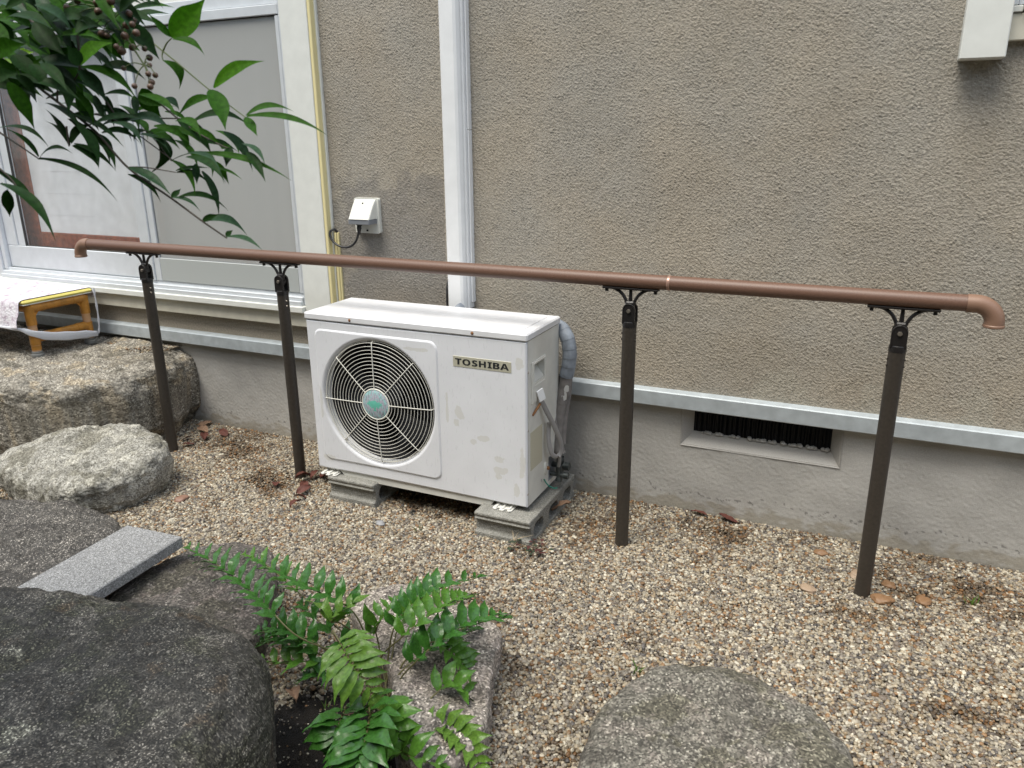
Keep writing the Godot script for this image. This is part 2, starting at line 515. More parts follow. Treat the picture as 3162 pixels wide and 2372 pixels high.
# Front of the unit: 830 x 550 mm of off-white paint with dull water stains.
func face_picture() -> ImageTexture:
	var W := 832; var H := 552
	var im := Image.create(W, H, false, Image.FORMAT_RGB8)
	var a := noise(FastNoiseLite.TYPE_SIMPLEX_SMOOTH, 0.022, 101, 4)
	var b := noise(FastNoiseLite.TYPE_SIMPLEX_SMOOTH, 0.006, 103, 5)
	var s := noise(FastNoiseLite.TYPE_SIMPLEX_SMOOTH, 0.09, 105, 3)
	# centre and radii of each stain, in mm from the top left corner
	var spots := [[592, 262, 15, 22], [580, 292, 13, 14], [670, 335, 26, 11], [640, 350, 18, 11], [735, 400, 17, 12], [738, 440, 24, 15], [732, 458, 12, 10], [815, 400, 10, 60], [805, 70, 13, 26], [440, 60, 50, 6], [60, 505, 24, 12], [795, 500, 12, 20], [40, 300, 6, 50], [548, 250, 5, 50]]
	for y in H:
		for x in W:
			var c := Vector3(0.72, 0.73, 0.765) * (0.985 + 0.05 * b.get_noise_2d(x, y))
			var m := 0.0
			for q in spots:
				var d := Vector2((x - q[0]) / float(q[2]), (y - q[1]) / float(q[3])).length()
				if d < 2.0: m = maxf(m, smoothstep(0.06, -0.06, d - 1.0 + 0.75 * a.get_noise_2d(x, y)))
			c = c.lerp(Vector3(0.56, 0.55, 0.5), m * 0.52)
			if s.get_noise_2d(x * 1.0, y * 0.22) > 0.47: c *= 0.93
			im.set_pixel(x, y, lin(c.x, c.y, c.z))
	return ImageTexture.create_from_image(im)

# Worn round badge: pale lilac-green paint, streaks of old coating, a small green tree.
func hub_picture() -> ImageTexture:
	var N := 192
	var im := Image.create(N, N, false, Image.FORMAT_RGB8)
	var s := noise(FastNoiseLite.TYPE_SIMPLEX_SMOOTH, 0.05, 111, 4)
	var t := noise(FastNoiseLite.TYPE_SIMPLEX_SMOOTH, 0.06, 113, 3)
	for y in N:
		for x in N:
			var p := Vector2(x, y) / N * 2.0 - Vector2.ONE
			var c := Vector3(0.4, 0.4, 0.47)
			if s.get_noise_2d(x * 1.6, y * 0.5) + 0.35 * (p.length() - 0.62) * 2.0 > 0.12: c = Vector3(0.3, 0.52, 0.52)
			if s.get_noise_2d(x * 2.2 + 300.0, y * 0.4) > 0.3: c = Vector3(0.2, 0.23, 0.26)
			var crown := Vector2((p.x + 0.02) / 0.52, (p.y + 0.04) / 0.27).length() + 0.5 * t.get_noise_2d(x, y)
			if crown < 0.95 or (absf(p.x) < 0.07 + maxf(0.0, p.y - 0.3) * 0.6 and p.y > 0.1 and p.y < 0.42): c = Vector3(0.13, 0.48, 0.38)
			im.set_pixel(x, y, lin(c.x, c.y, c.z))
	return ImageTexture.create_from_image(im)

# ------------------------------------------------------------------ scene
func _ready() -> void:
	rng.seed = 4
	var cam := Camera3D.new()
	cam.name = "camera"
	cam.position = Vector3(0, 1.24, 2.462)
	cam.rotation = Vector3(-0.3081, 0.4362, -0.0103)
	cam.fov = 52.56
	var lens := CameraAttributesPhysical.new()
	lens.frustum_focal_length = 24.3
	lens.frustum_focus_distance = 2.7
	lens.exposure_aperture = 11.0
	lens.frustum_far = 300.0
	cam.attributes = lens
	cam.near = 0.05
	cam.far = 300.0
	add_child(cam)
	cam.make_current()
	var env := Environment.new()
	env.background_mode = Environment.BG_SKY
	var sky := Sky.new()
	var sm := ProceduralSkyMaterial.new()
	sm.sky_top_color = Color(0.88, 0.93, 1.0)
	sm.sky_horizon_color = Color(0.56, 0.58, 0.6)
	sm.sky_curve = 0.35
	sm.ground_bottom_color = Color(0.3, 0.29, 0.26)
	sm.ground_horizon_color = Color(0.6, 0.6, 0.58)
	sky.sky_material = sm
	env.sky = sky
	env.background_energy_multiplier = 1.0
	env.tonemap_mode = Environment.TONE_MAPPER_LINEAR
	env.tonemap_exposure = 2.15
	env.sdfgi_enabled = true
	env.ssao_enabled = true
	env.ssil_enabled = true
	var we := WorldEnvironment.new()
	we.name = "world"
	we.environment = env
	add_child(we)
	var sun := DirectionalLight3D.new()
	sun.name = "sun"
	sun.light_energy = 0.6
	sun.light_angular_distance = 30.0
	sun.light_color = Color(1.0, 0.98, 0.94)
	sun.shadow_enabled = true
	sun.rotation = Vector3(deg_to_rad(-66), deg_to_rad(-25), 0)
	add_child(sun)
	make_materials()
	build_ground()
	build_house()
	build_stones()
	build_gravel()
	build_fixtures()
	build_blocks()
	build_ac()
	build_handrail()
	build_stool()
	build_fern()
	build_nandina()
	build_added_hedge()
	build_litter()

# ------------------------------------------------------------------ ground
func build_ground() -> void:
	var m := MB.new()
	m.quad(Vector3(-60, -0.012, 60), Vector3(60, -0.012, 60), Vector3(60, -0.012, -60), Vector3(-60, -0.012, -60))
	structure(tag(obj("ground", m, M.earth), "sandy brown earth under the gravel in front of the house", "ground"))
	var s := MB.new()
	var nz := noise(FastNoiseLite.TYPE_SIMPLEX_SMOOTH, 16.0, 201, 4)
	var rows := []
	for a in 46:
		var row := PackedVector3Array()
		for b in 60:
			var p := Vector2(-1.28 + 0.62 * b / 59.0, 1.75 - 0.56 * a / 45.0)
			var d := Vector2((p.x + 0.92) / 0.3, (p.y - 1.45) / 0.26).length() + 0.25 * nz.get_noise_2d(p.x, p.y)
			row.append(Vector3(p.x, 0.03 * smoothstep(1.05, 0.55, d) - 0.02 + 0.012 * nz.get_noise_2d(p.x * 3.0, p.y * 3.0), p.y))
		rows.append(row)
	s.grid(rows)
	structure(tag(obj("soil", s, M.soil), "bare dark soil between the dark boulder and the fern", "soil"))

# Washed river gravel: every pebble is a real stone.
func build_gravel() -> void:
	var shapes := []
	for k in 4:
		var f := noise(FastNoiseLite.TYPE_SIMPLEX_SMOOTH, 0.9, 300 + k, 1)
		var rows := []
		for r in 6:
			var row := PackedVector3Array()
			for q in 8:
				var a := TAU * q / 8; var b := PI * (0.03 + 0.94 * r / 5.0)
				var p := Vector3(cos(a) * sin(b), cos(b), sin(a) * sin(b))
				row.append(p * (1.0 + 0.35 * f.get_noise_3dv(p * 1.1)))
			rows.append(row)
		var mb := MB.new()
		mb.grid(rows, true)
		mb.c = PackedColorArray()
		for z in mb.v.size(): mb.c.append(Color.WHITE)
		shapes.append(mb.mesh())
	var pal := [[0.58, 0.51, 0.39], [0.5, 0.42, 0.3], [0.72, 0.66, 0.53], [0.42, 0.32, 0.2], [0.3, 0.26, 0.21], [0.14, 0.125, 0.115], [0.42, 0.36, 0.27], [0.33, 0.19, 0.09], [0.2, 0.16, 0.125], [0.33, 0.29, 0.24]]
	var wet_and_shade := [[0.2, 0.14, 0.085], [0.14, 0.095, 0.055], [0.26, 0.13, 0.045], [0.1, 0.075, 0.05], [0.27, 0.21, 0.14]]
	var earthy := noise(FastNoiseLite.TYPE_SIMPLEX_SMOOTH, 2.6, 311, 4)
	var bufs := [PackedFloat32Array(), PackedFloat32Array(), PackedFloat32Array(), PackedFloat32Array()]
	var cnt := [0, 0, 0, 0]
	var r := RandomNumberGenerator.new()
	r.seed = 77
	var put := func(p: Vector3, sz: float, dirt: float):
		var k := r.randi() % 4
		var b := Basis(Vector3(r.randfn(), r.randfn(), r.randfn()).normalized(), r.randf() * TAU) * Basis.from_scale(Vector3(sz * r.randf_range(0.85, 1.35), sz * r.randf_range(0.55, 0.85), sz * r.randf_range(0.75, 1.1)))
		b = Basis(Vector3.UP, r.randf() * TAU) * Basis(Vector3.RIGHT, r.randfn() * 0.35) * Basis.from_scale(b.get_scale())
		var w: Array = wet_and_shade[r.randi() % 5] if r.randf() < dirt else pal[mini(int(pow(r.randf(), 1.25) * 10.0), 9)]
		var t := r.randf_range(0.4, 0.86)
		bufs[k].append_array([b.x.x, b.y.x, b.z.x, p.x, b.x.y, b.y.y, b.z.y, p.y, b.x.z, b.y.z, b.z.z, p.z, w[0] * t, w[1] * t, w[2] * t, 1.0])
		cnt[k] += 1
	# brown earth showing through; the first also paints in shade under the unit: x, z, half widths, strength
	var damp_and_shade := [[-1.33, 0.2, 0.3, 0.24, 0.75], [-1.98, 0.4, 0.22, 0.14, 0.6], [-2.35, 0.2, 0.3, 0.13, 0.6], [0.35, 0.2, 0.4, 0.16, 0.45], [0.1, 0.4, 0.2, 0.12, 0.3], [-0.35, 0.12, 0.3, 0.1, 0.35], [0.25, 0.75, 0.2, 0.12, 0.25], [-0.72, 0.3, 0.2, 0.16, 0.25]]
	var step := 0.0066
	for layer in 2:
		var z := 0.004
		while z < 2.0:
			var x := -3.5
			while x < 1.25:
				var px := x + r.randf() * step; var pz := z + r.randf() * step
				x += step
				if px < -2.3 - pz * 0.7 + 0.9 and pz > 0.9 and px < -2.2: continue
				if pz > 1.42 and px > -0.5 and px < 0.0: continue
				var bare := Vector2((px + 0.92) / 0.27, (pz - 1.46) / 0.23).length() + 0.4 * earthy.get_noise_2d(px * 3.0, pz * 3.0)
				if bare < 0.95 and r.randf() > 0.02 + 0.5 * smoothstep(0.7, 0.95, bare): continue
				var e := 0.75 * earthy.get_noise_2d(px, pz) + 0.25 * smoothstep(0.35, 0.0, pz) - 0.13
				for q in damp_and_shade: e = maxf(e, q[4] - 0.8 * Vector2((px - q[0]) / q[2], (pz - q[1]) / q[3]).length_squared() + 0.7 * earthy.get_noise_2d(px * 2.5, pz * 2.5))
				if e > 0.42 and layer == 1 and r.randf() < 0.55: continue
				put.call(Vector3(px, -0.008 + 0.006 * layer + r.randf() * 0.004 + 0.004 * earthy.get_noise_2d(px + 9.0, pz), pz), r.randf_range(0.0034, 0.0059) * (1.4 if r.randf() < 0.05 else 1.0), clampf(e * 1.7, 0.04, 0.92))
			z += step
	for k in 700:                                                   # pale grit on the bare soil
		var a := r.randf() * TAU
		var d := sqrt(r.randf())
		put.call(Vector3(-0.92 + 0.27 * d * cos(a), 0.012 + 0.01 * (1.0 - d), 1.46 + 0.23 * d * sin(a)), r.randf_range(0.0012, 0.0028), 0.4)
	# a drift of it on the back edge of the big step stone
	for k in 1500:
		var px := r.randf_range(-3.16, -2.79); var pz := r.randf_range(0.01, 0.17)
		if r.randf() < (pz - 0.03) / 0.14: continue
		put.call(Vector3(px, STEP_TOP + r.randf() * 0.004, pz), r.randf_range(0.003, 0.005), 0.35)
	var g := thing("gravel", "small washed river gravel, cream, tan and grey, over the whole yard", "gravel")
	g.set_meta("kind", "stuff")
	for k in 4:
		var mm := MultiMesh.new()
		mm.transform_format = MultiMesh.TRANSFORM_3D
		mm.use_colors = true
		mm.mesh = shapes[k]
		mm.instance_count = cnt[k]
		mm.buffer = bufs[k]
		var n := MultiMeshInstance3D.new()
		n.name = "pebbles" if k == 0 else "pebbles_%03d" % k
		n.multimesh = mm
		n.material_override = M.pebble
		n.set_meta("kind", "stuff")
		g.add_child(n, true)

# ------------------------------------------------------------------ house
func build_house() -> void:
	var h := thing("house", "beige stucco house wall on a grey mortar base with sliding window", "house")
	h.set_meta("kind", "structure")
	# stucco, thrown on in dabs
	var lump := noise(FastNoiseLite.TYPE_SIMPLEX_SMOOTH, 155.0, 401, 3)
	var grit := noise(FastNoiseLite.TYPE_SIMPLEX_SMOOTH, 210.0, 403, 2)
	var bow := noise(FastNoiseLite.TYPE_SIMPLEX_SMOOTH, 1.6, 405, 3)
	var hue := noise(FastNoiseLite.TYPE_SIMPLEX_SMOOTH, 2.2, 407, 4)
	var edge := noise(FastNoiseLite.TYPE_SIMPLEX_SMOOTH, 9.0, 409, 4)
	var m := MB.new()
	var st := 0.0029
	var x0 := -1.93; var y0 := 0.424; var nx := 990; var ny := 476
	var colr := PackedColorArray()
	var rows := []
	for b in ny:
		var row := PackedVector3Array()
		for a in nx:
			var x := x0 + a * st; var y := y0 + b * st
			var l := lump.get_noise_2d(x * 0.8 + y * 0.3, y * 1.15 - x * 0.18)
			row.append(Vector3(x, y, 0.0095 + (0.0016 + 0.0013 * bow.get_noise_2d(x * 12.0, y * 12.0)) * smoothstep(-0.1, 0.4, l) + 0.0017 * grit.get_noise_2d(x, y) + 0.002 * bow.get_noise_2d(x, y)))
			var v := 1.0 + 0.11 * hue.get_noise_2d(x, y)
			var c := Vector3(0.43, 0.38, 0.308).lerp(Vector3(0.41, 0.378, 0.325), clampf(0.5 + hue.get_noise_2d(x + 20.0, y), 0.0, 1.0)) * v
			var e := edge.get_noise_2d(x, y) * 0.16
			# grey water stain round the socket and down to the unit
			if x < -1.4:
				var s := smoothstep(1.13, 1.06, y + e * 0.6) * smoothstep(-1.93, -1.8, x + e) * (0.55 + 0.45 * smoothstep(0.45, 0.8, y + e))
				c = c.lerp(c * Vector3(0.64, 0.66, 0.72), s * 0.7)
			# chalky bloom over the flashing
			c = c.lerp(Vector3(0.46, 0.43, 0.36), 0.6 * smoothstep(0.53, 0.46, y + e * 0.7) * smoothstep(0.2, -0.1, hue.get_noise_2d(x * 1.7, 3.0)))
			colr.append(Color(c.x, c.y, c.z))
		rows.append(row)
	m.grid(rows)
	m.c = colr
	var rx := x0 + (nx - 1) * st; var ty := y0 + (ny - 1) * st
	m.tint = Color(0.4, 0.35, 0.28)
	m.quad(Vector3(rx, y0, 0.011), Vector3(3.2, y0, 0.011), Vector3(3.2, ty, 0.011), Vector3(rx, ty, 0.011))
	m.quad(Vector3(x0, ty, 0.011), Vector3(3.2, ty, 0.011), Vector3(3.2, 3.2, 0.011), Vector3(x0, 3.2, 0.011))
	m.tint = Color(0.4, 0.35, 0.28)
	m.box(Vector3(-9.0, 0.37, -0.1), Vector3(x0 + 0.004, 0.6, 0.004))
	m.box(Vector3(-9.0, 0.6, -0.1), Vector3(-4.04, 3.2, 0.011))
	m.box(Vector3(x0 + 0.006, 0.37, -0.14), Vector3(3.2, 3.2, -0.02))
	obj("stucco_wall", m, M.stucco, h)
	# mortar-faced base with a vent opening
	var f := MB.new()
	var streak := noise(FastNoiseLite.TYPE_SIMPLEX_SMOOTH, 75.0, 411, 3)
	colr = PackedColorArray()
	rows = []
	st = 0.0045
	for b in 96:
		var row := PackedVector3Array()
		for a in 860:
			var x := -2.95 + a * st; var y := -0.04 + b * st
			row.append(Vector3(x, y, 0.0017 * streak.get_noise_2d(x * 1.1, y * 2.4) + 0.003 * bow.get_noise_2d(x * 2.0, y * 2.0)))
			var c := Vector3(0.47, 0.455, 0.43) * (1.0 + 0.2 * hue.get_noise_2d(x * 1.5, y * 1.5 + 9.0))
			var e := edge.get_noise_2d(x * 1.5, y * 3.0)
			c = c.lerp(Vector3(0.31, 0.275, 0.21), 0.6 * smoothstep(0.05, 0.02, y + e * 0.05))
			if absf(y - 0.068 - 0.03 * hue.get_noise_2d(x * 3.0, 0.0)) < 0.006 and edge.get_noise_2d(x * 7.0, y * 7.0) > 0.3: c *= 0.5
			colr.append(Color(c.x, c.y, c.z))
		rows.append(row)
	f.grid(rows)
	f.c = colr
	var V := [Vector2(-0.518, 0.238), Vector2(-0.02, 0.246)]      # opening
	var keep := PackedInt32Array()
	for t in range(0, f.i.size(), 3):
		var p := (f.v[f.i[t]] + f.v[f.i[t + 1]] + f.v[f.i[t + 2]]) / 3.0
		if p.x > -0.515 and p.x < -0.022 and p.y > 0.244: continue
		keep.append_array([f.i[t], f.i[t + 1], f.i[t + 2]])
	f.i = keep
	f.tint = Color(0.46, 0.445, 0.42)
	f.quad(Vector3(0.91, -0.04, 0.0), Vector3(3.2, -0.04, 0.0), Vector3(3.2, 0.39, 0.0), Vector3(0.91, 0.39, 0.0))
	f.quad(Vector3(-9.0, -0.04, 0.0), Vector3(-2.95, -0.04, 0.0), Vector3(-2.95, 0.39, 0.0), Vector3(-9.0, 0.39, 0.0))
	var base := obj("foundation_wall", f, M.mortar, h)
	var rv := MB.new()
	rv.tint = Color(0.43, 0.415, 0.39)
	var A := [Vector3(-0.519, 0.239, 0.003), Vector3(-0.018, 0.239, 0.003), Vector3(-0.018, 0.385, 0.003), Vector3(-0.519, 0.385, 0.003)]
	var B := [Vector3(-0.487, 0.279, -0.045), Vector3(-0.052, 0.275, -0.045), Vector3(-0.052, 0.385, -0.045), Vector3(-0.487, 0.385, -0.045)]
	rv.quad(A[0], A[1], B[1], B[0]); rv.quad(A[1], A[2], B[2], B[1]); rv.quad(A[3], A[0], B[0], B[3])
	for k in 46:                                                   # squeezed-out mortar along the inner sill
		var x := rng.randf_range(-0.485, -0.06)
		var d := rng.randf_range(0.004, 0.011)
		rv.box(Vector3(-d, -0.004, -d * 0.7), Vector3(d, d * 0.8, d * 0.7), d * 0.4, Transform3D(Basis(Vector3.UP, rng.randf() * 3.0) * Basis(Vector3.RIGHT, rng.randf() * 0.6), Vector3(x, 0.277, -0.04)))
	obj("vent_reveal", rv, M.mortar, base)
	var gr := MB.new()
	gr.box(Vector3(-0.6, 0.2, -0.2), Vector3(0.06, 0.42, -0.12))
	for k in 52:
		var x := -0.486 + k * 0.0084
		gr.box(Vector3(x, 0.268, -0.062), Vector3(x + 0.0035, 0.39, -0.05), 0.0, Transform3D(Basis(Vector3.FORWARD, rng.randfn() * 0.006), Vector3.ZERO))
	obj("vent_grille", gr, M.black, base)
	# zinc drip flashing between stucco and base
	var fl := MB.new()
	fl.prism(PackedVector2Array([Vector2(-0.02, 0.377), Vector2(0.033, 0.377), Vector2(0.0365, 0.38), Vector2(0.0365, 0.426), Vector2(0.034, 0.4295), Vector2(0.012, 0.4345), Vector2(-0.02, 0.4345)]), -3.2, 9.0, Transform3D(Basis(Vector3(0, 0, 1), Vector3(0, 1, 0), Vector3(-1, 0, 0)), Vector3.ZERO))
	obj("base_flashing", fl, M.zinc, h)
	build_window(h)
	build_side_window(h)

func slab(called: String, lo: Vector3, hi: Vector3, m: Material, parent: Node3D, bevel := 0.0015) -> MeshInstance3D:
	var b := MB.new()
	b.box(lo, hi, bevel)
	return obj(called, b, m, parent)

func build_window(h: Node3D) -> void:
	var w := Node3D.new()
	w.name = "sliding_window"
	h.add_child(w, true)
	# surround
	slab("jamb_casing", Vector3(-2.03, 0.46, -0.06), Vector3(-1.907, 3.2, 0.046), M.white_frame, w, 0.002)
	slab("jamb_casing", Vector3(-4.06, 0.46, -0.06), Vector3(-3.95, 3.2, 0.046), M.white_frame, w, 0.002)
	slab("casing_edge", Vector3(-1.9065, 0.46, 0.0), Vector3(-1.8935, 3.2, 0.0435), M.yellow_trim, w, 0.002)
	slab("casing_edge", Vector3(-1.905, 0.46, -0.01), Vector3(-1.8875, 3.2, 0.0205), M.white_frame, w, 0.002)
	var sill := MB.new()
	sill.box(Vector3(-4.06, 0.577, -0.05), Vector3(-2.032, 0.603, 0.064), 0.003)
	obj("sill", sill, M.white_frame, w)
	slab("apron", Vector3(-4.06, 0.516, -0.03), Vector3(-2.031, 0.576, 0.04), M.cream, w, 0.002)
	# aluminium frame and track
	slab("frame_jamb", Vector3(-2.045, 0.604, -0.07), Vector3(-2.031, 3.2, 0.034), M.alu, w)
	slab("frame_jamb", Vector3(-3.949, 0.604, -0.07), Vector3(-3.9, 3.2, 0.04), M.alu, w)
	slab("frame_jamb", Vector3(-3.898, 0.642, -0.07), Vector3(-3.872, 3.2, 0.03), M.alu, w)
	var tr := MB.new()
	tr.box(Vector3(-3.898, 0.6035, -0.07), Vector3(-2.046, 0.622, 0.054), 0.0015)
	tr.box(Vector3(-3.898, 0.6225, -0.07), Vector3(-2.046, 0.637, 0.042), 0.0015)
	for z in [0.022, -0.004, -0.034]: tr.box(Vector3(-3.898, 0.636, z - 0.0035), Vector3(-2.046, 0.651, z + 0.0035), 0.001)
	obj("track", tr, M.alu, w)
	# glass sash with the wooden paper screen behind it
	slab("sash_rail", Vector3(-3.87, 0.652, -0.016), Vector3(-2.886, 0.757, 0.01), M.alu, w, 0.002)
	slab("sash_stile", Vector3(-3.87, 0.758, -0.016), Vector3(-3.795, 1.664, 0.01), M.alu, w, 0.002)
	slab("sash_stile", Vector3(-3.793, 0.758, -0.014), Vector3(-3.74, 1.664, 0.004), M.alu, w, 0.002)
	slab("sash_stile", Vector3(-2.95, 0.758, -0.016), Vector3(-2.886, 1.664, 0.01), M.alu, w, 0.002)
	slab("pane", Vector3(-3.74, 0.757, -0.006), Vector3(-2.95, 1.664, -0.002), M.glass, w, 0.0)
	slab("wood_stile", Vector3(-3.87, 0.66, -0.07), Vector3(-3.8, 1.72, -0.05), M.wood, w, 0.003)
	slab("wood_stile", Vector3(-3.796, 0.66, -0.075), Vector3(-3.705, 1.72, -0.056), M.wood, w, 0.003)
	slab("wood_rail", Vector3(-3.704, 0.66, -0.075), Vector3(-2.89, 0.819, -0.057), M.wood, w, 0.003)
	slab("shoji_paper", Vector3(-3.704, 0.82, -0.07), Vector3(-2.89, 1.72, -0.062), M.paper, w, 0.0)
	for k in 8:
		slab("lattice_bar", Vector3(-3.66 + 0.01 * k, 0.905 + 0.1 * k, -0.063), Vector3(-3.3, 0.909 + 0.1 * k, -0.0612), M.paper, w, 0.0)
	# insect screen sash
	slab("screen_stile", Vector3(-2.885, 0.652, 0.012), Vector3(-2.858, 1.664, 0.036), M.alu, w, 0.002)
	slab("screen_stile", Vector3(-2.857, 0.652, 0.012), Vector3(-2.822, 1.664, 0.03), M.alu, w, 0.002)
	slab("screen_stile", Vector3(-2.064, 0.652, 0.012), Vector3(-2.0465, 1.664, 0.032), M.alu, w, 0.002)
	slab("screen_rail", Vector3(-2.821, 0.652, 0.012), Vector3(-2.0645, 0.752, 0.03), M.rail_grey, w, 0.002)
	slab("screen_mesh", Vector3(-2.822, 0.75, 0.0205), Vector3(-2.064, 1.664, 0.0215), M.screen, w, 0.0)
	slab("wood_post", Vector3(-2.877, 0.66, -0.055), Vector3(-2.852, 1.72, -0.04), M.wood, w, 0.003)
	for q in [[-3.742, -3.736, 0.757, 1.664], [-2.954, -2.948, 0.757, 1.664], [-3.736, -2.954, 0.755, 0.761]]: slab("gasket", Vector3(q[0], q[2], -0.005), Vector3(q[1], q[3], 0.0048 if q[1] < -3.7 else 0.0), M.seam, w, 0.0)
	for q in [[-2.8225, -2.8185, 0.751, 1.664], [-2.068, -2.0635, 0.751, 1.664], [-2.8185, -2.068, 0.75, 0.754]]: slab("spline", Vector3(q[0], q[2], 0.021), Vector3(q[1], q[3], 0.0235), M.smoke_plastic, w, 0.0)
	slab("wood_rail", Vector3(-2.85, 0.66, -0.056), Vector3(-2.03, 0.79, -0.045), M.wood, w, 0.003)
	var cu := MB.new()
	var rows := []
	for y in [0.66, 1.0, 1.4, 1.72]:
		var row := PackedVector3Array()
		for k in 120:
			var x := lerpf(-2.85, -2.03, k / 119.0)
			row.append(Vector3(x, y, -0.07 + 0.009 * sin(x * 52.0 + 1.2 * sin(x * 17.0)) * (0.75 + 0.25 * y)))
		rows.append(row)
	cu.grid(rows)
	obj("curtain", cu, M.blind, w)
	# transom bar and the fixed lights above it
	slab("transom", Vector3(-3.9, 1.668, -0.07), Vector3(-2.046, 1.702, 0.034), M.alu, w, 0.002)
	slab("transom_lip", Vector3(-3.9, 1.6645, -0.07), Vector3(-2.046, 1.6675, 0.02), M.seam, w, 0.0)
	slab("upper_rail", Vector3(-3.87, 1.707, -0.05), Vector3(-2.046, 1.747, 0.014), M.alu, w, 0.002)
	slab("upper_panel", Vector3(-3.87, 1.75, -0.05), Vector3(-2.046, 3.2, 0.0), M.blind, w, 0.0)
	slab("upper_stile", Vector3(-2.92, 1.75, 0.001), Vector3(-2.84, 3.2, 0.014), M.alu, w, 0.002)
	slab("back_board", Vector3(-4.0, 0.4, -0.2), Vector3(-1.9, 3.2, -0.15), M.dark_void, w, 0.0)

func build_side_window(h: Node3D) -> void:
	var w := Node3D.new()
	w.name = "upper_window"
	h.add_child(w, true)
	slab("corner_casing", Vector3(0.136, 1.414, 0.0), Vector3(0.237, 3.2, 0.072), M.white_frame, w, 0.0025)
	slab("apron", Vector3(0.2375, 1.455, 0.0), Vector3(2.4, 1.517, 0.034), M.cream, w, 0.002)
	slab("sill", Vector3(0.262, 1.523, 0.0), Vector3(2.4, 1.542, 0.05), M.white_frame, w, 0.002)
	slab("sill_end", Vector3(0.2375, 1.519, 0.0), Vector3(0.2605, 1.534, 0.04), M.white_frame, w, 0.002)
	slab("frame_jamb", Vector3(0.2375, 1.537, 0.0), Vector3(0.25, 3.2, 0.03), M.alu, w)
	slab("frame_jamb", Vector3(0.2515, 1.537, 0.0), Vector3(0.262, 3.2, 0.022), M.alu, w)
	slab("shutter_panel", Vector3(0.263, 1.544, 0.0), Vector3(2.4, 3.2, 0.016), M.wood, w, 0.0)

